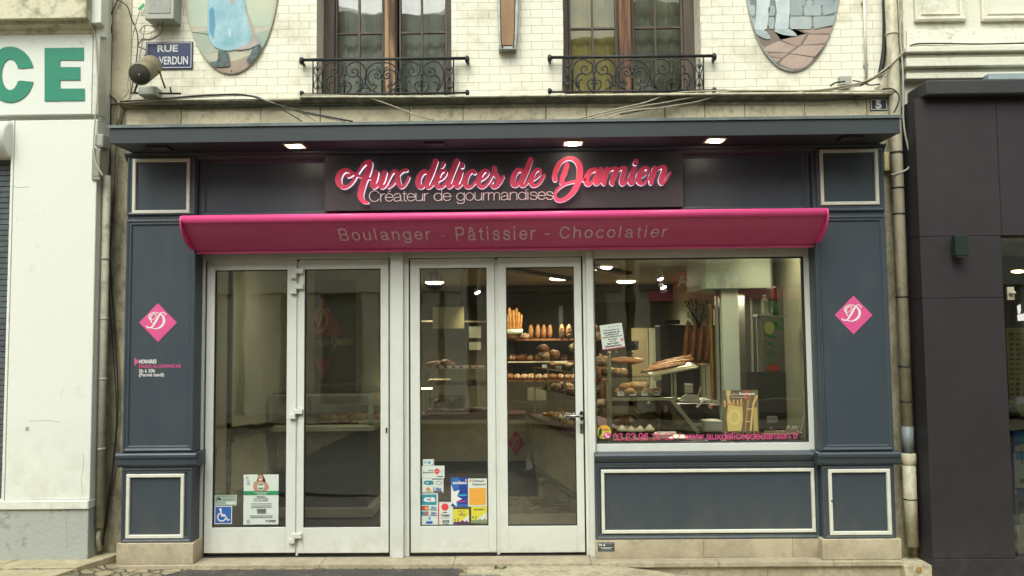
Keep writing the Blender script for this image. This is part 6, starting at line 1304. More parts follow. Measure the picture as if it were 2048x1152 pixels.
for y in (c0_ + .02, c1_ - .02): b.box(a0, a1, y - .015, y + .015, 1.071, 1.09, wgrey)
b.box(a1 - .035, a1, c0_ + .04, c1_ - .04, 1.071, 1.09, wgrey); b.build('frame', T)
b = MB(); b.box(a0 + .04, a1 - .04, c0_ + .015, c0_ + .02, .83, 1.07, clear); b.box(a0 + .02, a1 - .04, c0_ + .04, c1_ - .04, 1.09, 1.098, clear); b.build('glass', T)
b = MB(); b.box(-1.55, -1.0, 3.02, 3.08, 1.03, 1.045, lamp_mat('strip_glow', (1, .78, .35), 5)); b.build('strip_light', label='thin glowing strip light above the counter behind the second door', cat='light')
FOOD = {}
crumb = mat('crust_golden', (0.52, 0.25, 0.085), rough=.55, col2=(0.27, 0.10, 0.03), scale=24, thr=(.35, .65), bump=.3, bscale=60)
crumb2 = mat('crust_pale', (0.62, 0.43, 0.20), rough=.6, col2=(0.40, 0.20, 0.07), scale=20, thr=(.35, .65), bump=.2)
brownb = mat('crust_dark', (0.30, 0.12, 0.04), rough=.55, col2=(0.11, 0.04, 0.015), scale=22, thr=(.35, .65), bump=.4, bscale=50)
flour = mat('floury_crust', (0.62, 0.50, 0.33), rough=.8, col2=(0.24, 0.10, 0.04), scale=30, thr=(.4, .6), bump=.4)
choc = mat('chocolate', (0.035, 0.014, 0.008), rough=.3, var=.1); cream_w = mat('whipped_cream', (0.72, 0.66, 0.50), rough=.4); pinkc = mat('pink_icing', (0.62, 0.28, 0.22), rough=.35, var=.1); redf = mat('red_fruit', (0.40, 0.03, 0.03), rough=.25)
def food(kind, c, s=1.0, rot=0.0, seed=0, label=None, group=None):
    b = MB(); x, y, z_ = c
    if kind == 'loaf': b.blob((x, y, z_ + .05 * s), (.12 * s, .062 * s, .055 * s), flour, rot=rot, seed=seed, amp=.10); nm, cat = 'bread_loaf', 'bread'
    elif kind == 'round': b.blob((x, y, z_ + .05 * s), (.085 * s, .085 * s, .06 * s), brownb if seed % 2 else flour, rot=rot, seed=seed, amp=.08); nm, cat = 'round_loaf', 'bread'
    elif kind == 'oval': b.blob((x, y, z_ + .1 * s), (.035 * s, .035 * s, .10 * s), crumb, seed=seed, amp=.06); [b.tube([(x - .02 * s, y - .034 * s, z_ + k * s), (x + .02 * s, y - .036 * s, z_ + (k + .03) * s)], .005 * s, flour, n=5) for k in (.06, .10, .14)]; nm, cat = 'oval_loaf', 'bread'
    elif kind == 'roll': b.blob((x, y, z_ + .028 * s), (.055 * s, .036 * s, .03 * s), crumb2 if seed % 3 else crumb, rot=rot, seed=seed, amp=.06); nm, cat = 'bread_roll', 'pastry'
    elif kind == 'croissant':
        pts = [(x + .055 * s * math.cos(a + rot), y + .04 * s * math.sin(a + rot), z_ + .025 * s) for a in [math.pi * k / 10 for k in range(11)]]
        b.tube(pts, [s * (.008 + .02 * math.sin(math.pi * k / 10) + .003 * (k % 2)) for k in range(11)], crumb, n=8); nm, cat = 'croissant', 'pastry'
    elif kind == 'cupcake':
        b.lathe((x, y, z_), [(.02 * s, 0), (.028 * s, .03 * s), (.029 * s, .032 * s)], choc, n=14); b.lathe((x, y, z_ + .032 * s), [(.03 * s, 0), (.028 * s, .01 * s), (.019 * s, .02 * s), (.012 * s, .028 * s), (.004 * s, .036 * s)], cream_w, n=14)
        for k in range(4): b.blob((x + .012 * s * math.cos(k * 2), y - .012 * s, z_ + (.045 + .006 * (k % 2)) * s), (.004 * s,) * 3, choc, amp=0, nu=6, nv=4)
        nm, cat = 'cupcake', 'pastry'
    elif kind == 'tart': b.lathe((x, y, z_), [(.026 * s, 0), (.034 * s, .016 * s), (.030 * s, .017 * s)], crumb, n=16); b.blob((x, y, z_ + .018 * s), (.028 * s, .028 * s, .012 * s), pinkc if seed % 2 else redf, amp=.12, seed=seed); nm, cat = 'fruit_tart', 'pastry'
    elif kind == 'eclair': b.blob((x, y, z_ + .018 * s), (.06 * s, .02 * s, .018 * s), crumb, rot=rot, amp=.03, seed=seed); b.blob((x, y, z_ + .026 * s), (.052 * s, .016 * s, .013 * s), choc if seed % 2 else pinkc, rot=rot, amp=.03, seed=seed); nm, cat = 'eclair', 'pastry'
    elif kind == 'ball': b.lathe((x, y, z_), [(.016 * s, 0), (.022 * s, .05 * s)], cream_w, n=10); b.blob((x, y, z_ + .055 * s), (.019 * s,) * 3, choc if seed % 2 else brownb, amp=.05); nm, cat = 'chocolate_cup', 'sweet'
    return b.build(nm, label=label, cat=cat, group=group)
def row(kind, px0, px1, n, py, Y, s, label, group, jitter=.01, dz=0.0, rot=None):
    for i in range(n):
        px = px0 + (px1 - px0) * (i + .5) / n; c = P(px, py, Y)
        food(kind, (c[0] + random.uniform(-jitter, jitter) * .5, c[1] + random.uniform(-1, 1) * jitter, c[2] + dz), s * random.uniform(.92, 1.08), rot=random.uniform(-.4, .4) if rot is None else rot, seed=i, label=label, group=group)
def zrow(kind, px0, px1, n, Z, Y, s, label, group, **k):
    for i in range(n):
        px = px0 + (px1 - px0) * (i + .5) / n; c = P(px, 700, Y); food(kind, (c[0], Y + random.uniform(-.02, .02), Z), s * random.uniform(.9, 1.1), rot=random.uniform(-.6, .6), seed=i, label=label, group=group)
zrow('tart', 632, 716, 8, .821, 1.42, 1.0, 'small fruit tart in the front row of the counter behind the second door', 'tarts in the counter behind the second door')
zrow('roll', 640, 765, 7, .821, 1.8, 1.0, 'small pale roll in the back row of the counter behind the second door', 'rolls in the counter behind the second door')
b = MB(); b.obox((-1.9, 2.2, .83), (.6, 0, .0), (0, .35, .05), (0, 0, .02), choc); b.build('cake_slab', label='dark chocolate cake slab at the back of the counter behind the second door', cat='cake')

# back counter with glass vitrine
Yc = 4.15; cx_l, cx_r = P(838, 880, Yc)[0] - .35, P(1052, 880, Yc)[0]; ct = .66
T = thing('back_counter', 'beige sales counter across the back, its top carrying glass shelves', 'counter', ((cx_l + cx_r) / 2, Yc + .3, .001))
b = MB(); b.box(cx_l, cx_r, Yc, Yc + .55, .10, ct - .05, cream); b.build('front_panel', T); b = MB(); b.box(cx_l + .001, cx_r - .001, Yc + .03, Yc + .5, .002, .098, dkcab); b.build('kickboard', T)
b = MB(); b.box(cx_l, cx_r, Yc - .012, Yc + .56, ct - .049, ct, pm('counterband', (0.07, 0.018, 0.028))); b.build('pink_band', T)
def vitrine(x0, x1, y0, y1, z0, shelves, label, posts=True):
    T = thing('glass_vitrine', label, 'display case', ((x0 + x1) / 2, (y0 + y1) / 2, z0)); top = shelves[-1]
    b = MB()
    for x in (x0, x1):
        for y in (y0, y1): b.box(x - .01, x + .01, y - .01, y + .01, z0, top, wgrey)
    b.build('posts', T)
    for s_ in shelves: b = MB(); b.box(x0 + .011, x1 - .011, y0 + .0, y1 - .0, s_ - .006, s_, clear); b.box(x0 + .011, x1 - .011, y0 - .008, y0 - .001, s_ - .008, s_ + .002, brass); b.build('glass_shelf', T)
    b = MB(); b.box(x0 + .011, x1 - .011, y0 - .013, y0 - .009, z0, top - .01, clear); b.build('front_glass', T); return T
brass = mat('shelf_edge', (0.50, 0.45, 0.28), rough=.3, metal=.3)
xa1, xa2 = P(851, 760, Yc)[0], P(990, 760, Yc)[0]
zA_, zB_, zC_ = P(910, 771, Yc + .05)[2], P(910, 737, Yc + .05)[2], P(910, 712, Yc + .05)[2]
vitrine(xa1, xa2, Yc + .06, Yc + .5, ct, [zA_, zB_], 'glass vitrine of cakes on the back counter, seen through the third glass panel')
GCk = 'cakes in the back vitrine'
zrow('croissant', 858, 900, 4, zB_ + .001, Yc + .25, 1.5, 'brown pastry on the top shelf of the back vitrine', GCk); zrow('round', 868, 898, 2, zB_ + .001, Yc + .3, .9, 'dark cake on the top shelf of the back vitrine', GCk)
zrow('tart', 905, 975, 5, zB_ + .001, Yc + .2, 1.0, 'little tart on the top shelf of the back vitrine', GCk)
zrow('eclair', 868, 930, 4, zA_ + .001, Yc + .2, 1.5, 'pink iced eclair on the middle shelf of the back vitrine', GCk); zrow('croissant', 862, 880, 2, zA_ + .001, Yc + .3, 1.3, 'golden croissant at the left of the middle shelf of the back vitrine', GCk); zrow('eclair', 850, 990, 9, ct + .002, Yc + .32, 1.2, 'iced eclair on the lowest level of the back vitrine', GCk); zrow('roll', 935, 985, 4, zA_ + .001, Yc + .2, 1.2, 'cream roll on the middle shelf of the back vitrine', GCk)
T = thing('bread_basket', 'wicker basket tilted on the back counter, holding small pink pastries', 'basket', P(897, 826, Yc + .1)); wick = mat('wicker', (0.55, 0.36, 0.20), rough=.7, col2=(0.30, 0.16, 0.08), scale=30, thr=(.4, .6), bump=.5)
b = MB(); r = RECT(869, 793, 928, 817, Yc + .1); y = Yc + .1; b.obox((r[0], y, r[2]), (r[1] - r[0], 0, .0), (0, .10, .10), (0, -.02, .02), wick)
b.tube(catmull([(r[0], y - .02, r[2] + .02), (r[1], y - .02, r[2] + .02), (r[1], y + .08, r[3]), (r[0], y + .08, r[3])], 1, closed=True), .012, wick, closed=True); b.build('wicker_tray', T)
zrow('croissant', 875, 923, 4, P(897, 808, Yc + .12)[2], Yc + .12, 1.3, 'pink brown pastry in the tilted wicker basket', 'pastries in the wicker basket')
zrow('roll', 935, 975, 4, ct + .01, Yc + .15, 1.2, 'small roll on the back counter right of the wicker basket', 'rolls on the back counter')
emblem(1032, 886, Yc - .001, .66, pm('counterpink', (0.40, 0.03, 0.12)), pm('counterwhite', (0.45, .40, .38)), label='small pink diamond with script D on the front of the back counter', squeeze=.72)
# hanging price sheet and rail
T = thing('price_board', 'hanging yellowish price sheet behind the third glass panel', 'board', P(897, 658, 3.5)); b = MB(); b.rb(865, 614, 928, 657, 3.5, 3.51, mat('price_sheet', (0.46, 0.43, 0.22), rough=.7, emit=(0.6, 0.55, 0.28), es=.03)); b.build('sheet', T)
b = MB(); b.tube([P(870, 614, 3.505), (P(870, 614, 3.505)[0], 3.505, HC)], .003, iron, n=5); b.tube([P(923, 614, 3.505), (P(923, 614, 3.505)[0], 3.505, HC)], .003, iron, n=5); b.build('hanging_wire', T)
b = MB(); b.tube([P(835, 643, 5.6), P(1000, 644, 5.6)], .014, brass); b.build('wall_rail', label='pale horizontal rail on the wall behind the price sheet', cat='rail')
b = MB(); b.rb(938, 653, 962, 676, 5.5, 5.52, wallb); b.build('notice_card', label='upper small beige card on the dark wall behind the third glass panel', cat='card'); b = MB(); b.rb(938, 684, 962, 700, 5.5, 5.52, wallb); b.build('notice_card', label='lower small beige card on the dark wall behind the third glass panel', cat='card')
# right leg of the counter, running towards the window
pA, pB = Vector(G(1060, 938, 0.0)), Vector(G(1150, 1005, 0.0)); dirn = (pB - pA).normalized(); pC = pA + dirn * ((pA.y - 0.95) / -dirn.y); nrm = Vector((-dirn.y, dirn.x, 0)); nrm = nrm if nrm.x > 0 else -nrm
T = thing('side_counter', 'beige counter with a pink top band running from the back to the shop window', 'counter', (pC.x + .3, (pA.y + pC.y) / 2, .001))
b = MB(); b.obox(tuple(pC + Vector((0, 0, .09))), tuple(pA - pC), tuple(nrm * .7), (0, 0, ct - .14), cream); b.build('front_panel', T)
b = MB(); b.obox(tuple(pC + nrm * .03 + Vector((0, 0, .002))), tuple(pA - pC), tuple(nrm * .6), (0, 0, .086), dkcab); b.build('kickboard', T)
b = MB(); b.obox(tuple(pC - nrm * .012 + Vector((0, 0, ct - .049))), tuple(pA - pC), tuple(nrm * .73), (0, 0, .049), pm('counterband', (0.07, 0.018, 0.028))); b.build('pink_band', T)
# glass shelves and cakes along the side counter
Ld = (pA - pC); 
def sc_pt(t, off, z_): q = pC + Ld * t + nrm * off; return (q.x, q.y, z_)
T = thing('side_vitrine', 'glass vitrine with brass posts standing along the side counter', 'display case', tuple(pC + nrm * .3 + Vector((0, 0, ct))))
for zz_ in (.98, 1.22):
    b = MB(); b.obox(sc_pt(.03, .06, zz_), tuple(Ld * .94), tuple(nrm * .40), (0, 0, .006), clear); b.obox(sc_pt(.03, .052, zz_ - .004), tuple(Ld * .94), tuple(nrm * .006), (0, 0, .012), brass); b.build('glass_shelf', T)
for t_ in (.03, .27, .5, .74, .97):
    q = sc_pt(t_, .05, ct); b = MB(); b.box(q[0] - .009, q[0] + .009, q[1] - .009, q[1] + .009, ct + .001, 1.23, brass); b.build('post', T)
kinds = ['tart', 'roll', 'eclair', 'croissant', 'cupcake', 'roll', 'tart', 'round']
for lev, (zz_, gname) in enumerate(((ct + .001, 'cakes on the side counter'), (.987, 'pastries on the middle shelf of the side vitrine'), (1.227, 'breads on the top shelf of the side vitrine'))):
    for i in range(20):
        k = kinds[(i // 3 + lev * 2) % 8]
        if lev == 2: k = ('roll', 'croissant', 'round', 'loaf')[(i // 4) % 4]
        for off in ((.14, .30) if lev < 2 else (.22,)):
            q = sc_pt(.05 + .9 * (i + .5) / 20, off + random.uniform(-.02, .02), zz_)
            food(k, q, {'round': .75, 'loaf': .7, 'roll': 1.15, 'croissant': 1.15, 'eclair': 1.0, 'tart': 1.1, 'cupcake': 1.2}[k], rot=random.uniform(0, 3), seed=i + lev, label=k.replace('roll', 'bread roll').replace('round', 'round loaf') + ' among the ' + gname, group=gname)
cards = [(sc_pt(.1 + .11 * i, .075, (.99, 1.23)[i % 2])) for i in range(8)] + [(P(862 + 16 * i, 740, Yc + .05)[0], Yc + .09, zB_ + .002) for i in range(8)] + [(P(862 + 18 * i, 740, Yc + .05)[0], Yc + .09, zA_ + .002) for i in range(7)] + [(P(1236 + 24 * i, 790, Yv_)[0], Yv_ + .04, P(1290, 793, Yv_)[2] + .004) for i in range(4)]
for i, q in enumerate(cards):
    b = MB(); b.obox(q, (.055, 0, 0), (0, .012, .034), (0, -.001, .001), paper); b.obox((q[0] + .008, q[1] + .004, q[2] + .018), (.038, 0, 0), (0, .003, .006), (0, -.002, .001), grey)
    b.build('price_card', label='small white price card at a shelf edge of the glass vitrines', cat='price card', group='price cards on the vitrine shelves')
# bread display behind
ys_ = 5.2; zt1 = P(1060, 677, ys_)[2]
T = thing('bread_rack', 'dark bread rack with a shelf of loaves on the back wall', 'rack', P(1080, 700, ys_ + .3))
b = MB(); b.rb(1000, 677, 1215, 681, ys_, ys_ + .4, brownb); b.build('shelf', T); b = MB(); b.rb(1000, 722, 1215, 725, ys_ + .1, ys_ + .4, brownb); b.build('shelf', T); b = MB(); b.rb(1000, 760, 1215, 763, ys_, ys_ + .4, brownb); b.build('shelf', T); b = MB(); b.rb(1118, 612, 1126, 677, ys_ + .2, ys_ + .25, dkcab); b.rb(1000, 681, 1215, 760, ys_ + .4, ys_ + .42, dkcab); b.build('upright', T)
GL = 'loaves on the bread rack'
for i in range(14): c = P(1006 + 14.5 * i, 760, ys_ + .1); food(('loaf', 'round', 'loaf')[i % 3], c, .8, rot=1.3 + .2 * (i % 3), seed=i, label='floury loaf on the low level of the bread rack', group='low loaves on the bread rack')
for i in range(12): c = P(1010 + 17 * i, 722, ys_ + .25); food(('round', 'loaf')[i % 2], c, .75 + .1 * (i % 3), rot=1.4, seed=i + 3, label='dark loaf on the middle level of the bread rack', group='middle loaves on the bread rack')
for i, px in enumerate((1048, 1062, 1076, 1088, 1100)): c = P(px, 677, ys_ + .15); food('oval' if i > 0 else 'loaf', (c[0], c[1], c[2] - .0), .95 if i else .7, seed=i, label='brown loaf standing on the bread rack right of the baguette basket', group=GL)
for i, px in enumerate((1124, 1138, 1178, 1192)): c = P(px, 681, ys_ - .3); food('oval', c, 1.05, seed=i, label='pointed scored loaf on the right half of the bread rack', group=GL)
for i, px in enumerate((1086, 1088, 1108, 1150)): c = P(px, (705, 718, 716, 703)[i], 3.9); food('round', c, .9, seed=i + 1, label='round loaf on the lower glass shelf behind the handle panel', group='round loaves behind the handle panel')
c = P(1027, 677, ys_ - .1); T = thing('baguette_basket', 'brightly lit basket of upright baguettes on the bread rack', 'basket', c)
b = MB(); b.lathe(c, [(.09, 0), (.12, .13), (.125, .14), (.11, .14)], wick, n=20); b.build('basket', T); bagu = mat('baguette_crust', (0.66, 0.36, 0.12), rough=.5, col2=(0.34, 0.14, 0.04), scale=16, thr=(.35, .65), bump=.3)
b = MB(); b.lathe((c[0], c[1], c[2] + .06), [(.123, 0), (.128, .06)], paper, n=20); b.build('paper_wrap', T)
for i in range(9):
    a = i * 2.4; r_ = .02 + .008 * i; x, y = c[0] + r_ * math.cos(a), c[1] + r_ * math.sin(a); b = MB(); b.tube([(x, y, c[2] + .02), (x * 1.0 + .03 * math.cos(a), y, c[2] + .30 + .03 * (i % 4)), (x + .034 * math.cos(a), y, c[2] + .32 + .03 * (i % 4))], [.018, .02, .006], bagu, n=8)
    b.build('baguette', label='upright baguette in the brightly lit basket', cat='bread', group='baguettes in the lit basket')
l = bpy.data.lights.new('rack_beam', 'SPOT'); l.energy = 90; l.spot_size = math.radians(38); l.spot_blend = .6; l.color = (1, .8, .45); l.shadow_soft_size = .03
T = thing('rack_spotlight', 'small spotlight aimed at the baguette basket', 'spotlight', (c[0] - .1, c[1] - 1.2, HC - .03)); b = MB(); b.lathe((c[0] - .1, c[1] - 1.2, HC - .06), [(.03, 0), (.03, .055)], trim, n=12); b.build('head', T)
lo = bpy.data.objects.new('rack_beam', l); C.objects.link(lo); lo.parent = T; lo.location = (0, 0, -.04); lo.rotation_euler = (Vector((.1, 1.2, -.65))).to_track_quat('-Z', 'Y').to_euler()
b = MB(); zz = P(1060, 723, 3.9)[2]; q0, q1 = P(1010, 723, 3.9), P(1135, 723, 3.9); b.box(q0[0], q1[0], 3.9, 4.1, zz - .006, zz, clear); b.box(q0[0], q1[0], 3.885, 3.899, zz - .012, zz + .002, lamp_mat('lit_edge', (0.8, .62, .28), .35)); b.build('glass_shelf', label='glowing edged glass shelf behind the handle panel', cat='shelf')
b = MB(); b.rb(1055, 775, 1092, 800, 5.0, 5.02, cream); b.build('cabinet_door', label='pale cabinet door low behind the handle panel', cat='cabinet door')
# back wall pieces seen through the shop window
b = MB(); b.rb(1264, 656, 1297, 800, 6.2, 6.22, mat('door_tan', (0.40, 0.33, 0.17), rough=.6)); b.rb(1299, 656, 1322, 800, 6.2, 6.23, wallb); b.rb(1270, 678, 1292, 760, 6.19, 6.199, mat('door_tan2', (0.34, 0.27, 0.14), rough=.6)); b.build('back_door', label='tan panelled door at the back seen through the shop window', cat='door')
T = thing('tall_cabinet', 'tall dark cabinet against the back, right of the tan door', 'cabinet', P(1375, 860, 4.5)); b = MB(); b.rb(1322, 650, 1425, 880, 4.5, 4.9, dkcab); b.build('carcass', T, bevel=.01); b = MB(); b.rb(1326, 640, 1360, 648, 4.45, 4.5, iron); b.build('trim_rail', T)
# shelves right of window: vitrine in the window plane
Yv = 0.62
T = thing('window_display', 'pale framed glass display stand behind the shop window holding rolls and baguettes', 'display case', P(1290, 884, Yv))
vf = mat('display_pale_frame', (0.42, 0.42, 0.27), rough=.45)
b = MB(); q = P(1221, 884, Yv); qt = P(1221, 710, Yv); b.box(q[0] - .014, q[0] + .014, Yv - .014, Yv + .014, q[2] - .25, qt[2], vf); b.lathe((q[0], Yv, qt[2]), [(.008, 0), (.014, .008), (.016, .018), (.010, .030)], brass, n=12); b.build('post', T)
b = MB(); b.rb(1226, 795, 1352, 801, Yv - .01, Yv + .01, vf); b.build('front_rail', T)
b = MB(); a_, c_ = P(1340, 801, Yv), P(1394, 868, Yv); b.obox((a_[0], Yv - .01, a_[2]), (c_[0] - a_[0], 0, c_[2] - a_[2]), (.03, 0, .012), (0, .02, 0), vf); b.build('slanted_rail', T)
b = MB(); b.rb(1342, 742, 1345.5, 795, Yv - .006, Yv + .006, vf); b.rb(1348, 742, 1353, 795, Yv - .008, Yv + .008, vf); b.build('upright', T)
b = MB(); a_, c_ = P(1300, 751, Yv), P(1396, 733, Yv); b.obox((a_[0], Yv - .02, a_[2] - .012), (c_[0] - a_[0], 0, c_[2] - a_[2]), (0, .30, .03), (0, 0, .012), vf); b.build('slanted_shelf', T)
b = MB(); q = RECT(1228, 793, 1350, 796, Yv); b.box(q[0], q[1], Yv + .02, Yv + 1.6, q[2], q[3], clear); b.build('glass_shelf', T)
zs_ = q[3] + .001
b = MB(); q2 = RECT(1192, 884, 1394, 890, Yv); b.box(q2[0] - .1, q2[1], Yv - .45, Yv + .9, q2[2] - .05, q2[2] + .01, dkcab); b.build('base_board', T); zb_ = q2[2] + .011
b = MB(); b.lathe(P(1297, 806, Yv - .012), [(.011, 0), (.012, .004), (.006, .012)], brass, ax=(0, -1, 0), n=14); b.build('knob', T)
b = MB(); b.ppoly([(1306, 752), (1323, 749), (1323, 760), (1308, 762)], Yv - .03, .006, mat('price_tag_pale', (0.5, .48, .3))); b.build('price_tag', label='small pale tag clipped under the slanted baguette shelf', cat='tag')
GB = 'baguettes lying on the slanted shelf'
for i in range(6):
    a_ = Vector(P(1281 + 6 * i - 5 * (i % 2), 748 - 3.4 * i, Yv + .02 + .055 * i)); c_ = Vector(P(1372 + 5 * i - 7 * (i % 3), 731 - 3.4 * i, Yv + .02 + .055 * i)); b = MB(); n_ = 9
    pts = [a_ + (c_ - a_) * k / n_ + Vector((0, 0, .012)) for k in range(n_ + 1)]; b.tube(pts, [.005 + .0085 * math.sin(math.pi * min(max(k / n_, .1), .9)) + .002 * (k % 2) for k in range(n_ + 1)], (brownb, crumb, brownb, bagu)[i % 4], n=8); b.build('baguette', label='long baguette lying on the slanted shelf in the shop window', cat='bread', group=GB)
GU = 'baguettes standing behind the window'
for i in range(11):
    px = 1366 + 5.0 * i; Yb = 1.3 + .06 * (i % 3); a_ = Vector(P(px + 2, 727, Yb)); c_ = Vector(P(px + 10 - (i % 3) * 3, 640 + (i * 7) % 18, Yb)); n_ = 8
    b = MB(); b.tube([a_ + (c_ - a_) * k / n_ for k in range(n_ + 1)], [.016 + .006 * math.sin(math.pi * k / n_) - (.012 if k == n_ else 0) + .0015 * (k % 2) for k in range(n_ + 1)], (brownb, bagu, crumb)[i % 3], n=8); b.build('baguette', label='dark crusted baguette standing upright beside the wooden frame', cat='bread', group=GU)
b = MB(); b.tube([P(1394, 729, 1.25), P(1423, 729, 1.25)], .010, brass); b.tube([P(1411, 731, 1.27), P(1412, 790, 1.27)], .003, iron); b.build('brass_rail', label='short brass rail below the standing baguettes', cat='rail')
T = thing('dried_twigs', 'bunch of dark dried twigs above the standing baguettes', 'decoration', P(1400, 660, 1.4)); b = MB()
for i in range(34):
    a = random.uniform(0, 6.28); o = Vector(P(1398, 655, 1.4)); p = o + Vector((random.uniform(-.12, .10), random.uniform(-.05, .05), random.uniform(.0, .26))); b.tube([o, (o + p) / 2 + Vector((0, 0, random.uniform(-.03, .03))), p], .0022, iron, n=4); b.blob(p, (.008, .005, .012), mat('dry_leaf', (0.05, 0.05, 0.02)), amp=.2, seed=i, nu=6, nv=4)
b.build('twigs', T)
T = thing('picture_moulding', 'narrow gilt brown wooden frame standing behind the window', 'frame', P(1428, 800, 1.2)); gold = mat('gilt_wood', (0.36, 0.22, 0.08), rough=.4, var=.2); b = MB(); b.rb(1421, 608, 1426, 800, 1.2, 1.24, gold); b.rb(1426, 608, 1440, 800, 1.22, 1.25, mat('dark_walnut', (0.07, 0.04, 0.02), rough=.4)); b.build('rail', T); b = MB(); b.rb(1427, 618, 1430, 650, 1.2, 1.219, white); b.build('highlight_strip', T)
zrow('roll', 1236, 1315, 6, zs_, Yv + .10, 1.15, 'pale sandwich roll on the glass shelf in the shop window', 'rolls on the window shelf'); zrow('roll', 1240, 1290, 3, zs_ + .045, Yv + .10, 1.1, 'pale sandwich roll on top of the pile in the shop window', 'rolls on the window shelf')
zrow('tart', 1232, 1320, 8, zs_, Yv + .35, 1.0, 'small brown tart behind the rolls in the shop window', 'tarts on the window shelf')
b = MB(); c = P(1245, 727, 1.0); b.blob(P(1250, 722, 1.0), (.16, .07, .035), crumb, amp=.06, seed=3); b.build('long_loaf', label='long brown loaf behind the café sign in the shop window', cat='bread')
b = MB(); b.blob(P(1205, 722, .95), (.07, .06, .05), flour, amp=.08, seed=5); b.build('round_loaf', label='round floury loaf at the left edge of the shop window', cat='bread')
for i in range(7): food('oval' if i % 2 else 'round', P(1192 + 5 * (i % 4), (681, 760, 742, 800, 830, 770, 815)[i], 1.1 + .1 * (i % 3)), .7, seed=i, label='brown bread crowded at the left side of the shop window', group='breads at the left of the shop window')
zz = zb_; zrow('cupcake', 1232, 1305, 4, P(1270, 874, Yv - .1)[2], Yv - .1, 1.35, 'cream topped chocolate cupcake in the shop window', 'cupcakes in the shop window')
b = MB(); q = P(1270, 876, Yv - .15); b.box(P(1228, 875, Yv)[0], P(1370, 875, Yv)[0], Yv - .2, Yv + .05, P(1270, 876, Yv - .1)[2] - .012, P(1270, 874, Yv - .1)[2], cream); b.build('cake_board', label='cream board under the chocolate cupcakes', cat='board')
zrow('eclair', 1226, 1310, 9, P(1270, 885, .3)[2], .30, .8, 'small chocolate bar cake in the front row under the telephone number', 'chocolate cakes under the telephone number')
zrow('round', 1232, 1262, 3, P(1250, 850, 1.1)[2], 1.1, .8, 'brown loaf on the lowest level behind the cupcakes', 'loaves behind the cupcakes')
b = MB(); 
for k in range(3): a_, c_ = P(1262 + 22 * k, 803, 1.0), P(1312 + 24 * k, 850, 1.0); b.obox(a_, (c_[0] - a_[0], 0, c_[2] - a_[2]), (.05, 0, .02), (0, .3, 0), mat('slat_wood', (0.24, 0.19, 0.09), rough=.6))
b.build('bread_ramp', label='slanting wooden slats behind the glass of the window display', cat='slats')
b = MB(); b.blob(P(1333, 835, .9), (.05, .04, .09), choc, amp=.15, seed=2); b.blob(P(1331, 818, .88), (.018, .015, .035), brass, amp=.1); b.box(P(1318, 850, .9)[0], P(1352, 850, .9)[0], .85, .95, P(1333, 850, .9)[2] - .04, P(1333, 850, .9)[2], choc); b.build('chocolate_figure', label='dark chocolate figure with a gold bow behind the slanted rail', cat='sweet')
# scale and clutter to the right of the slanted rail
T = thing('till_scale', 'dark shop scale with pale tray right of the slanted rail', 'scale', P(1385, 862, 1.3)); b = MB(); b.rb(1365, 800, 1425, 806, 1.2, 1.5, boxgrey); b.rb(1362, 811, 1440, 850, 1.25, 1.6, dkcab); b.build('body', T, bevel=.01); b = MB(); b.rb(1370, 768, 1386, 786, 1.3, 1.34, cream); b.rb(1376, 786, 1380, 800, 1.3, 1.33, iron); b.build('display_head', T); b = MB(); b.ppoly([(1357, 800), (1372, 788), (1395, 790), (1400, 799)], 1.2, .02, boxgrey); b.build('tray', T)
b = MB(); b.obox(P(1396, 816, 1.1), (.06, 0, .07), (0, .05, 0), (-.008, 0, .008), paper); b.obox(P(1397, 800, 1.1), (.03, 0, .11), (0, .03, 0), (-.01, 0, .004), cream); b.build('paper_cone', label='pale folded papers on the counter beside the scale', cat='paper')
b = MB(); b.blob(P(1421, 814, 1.1), (.018, .015, .022), pinkc, amp=.1); b.blob(P(1419, 806, 1.1), (.008, .008, .02), cream_w, amp=.05); b.build('pink_figurine', label='tiny pink figurine beside the flour mill poster', cat='figurine')
b = MB(); b.rb(1409, 842, 1446, 862, .75, .95, mat('white_card_box', (0.6, 0.62, 0.54), rough=.6)); b.build('card_box', label='plain pale box left of the flour mill poster', cat='box', bevel=.003)
b = MB()
for k in range(6): b.blob(P(1388 + 5 * k, 850 + (k % 2), .8), (.022, .02, .016), mat('meringue', (0.42, .38, .25)), amp=.2, seed=k, nu=8, nv=6)
b.build('nut_heap', label='low heap of pale nuts behind the slanted rail foot', cat='sweets')
b = MB(); b.obox(P(1386, 884, .14), (.10, 0, -.006), (-.03, 0, .04), (0, .01, 0), paper); b.obox(P(1418, 884, .15), (.10, 0, -.002), (-.03, 0, .03), (0, .01, 0), pm('tagblue', (0.05, .20, .35))); b.build('price_card', label='white and blue price cards leaning at the bottom of the window', cat='card')
T = thing('counter_block', 'dark display plinth along the inside of the shop window', 'plinth', (1.7, .35, .0)); b = MB(); b.box(P(1394, 880, .3)[0], XR - .002, .12, 1.15, .001, P(1500, 886, .15)[2] - .02, dkcab); b.build('plinth_top', T)
zpl = P(1500, 886, .15)[2] - .019
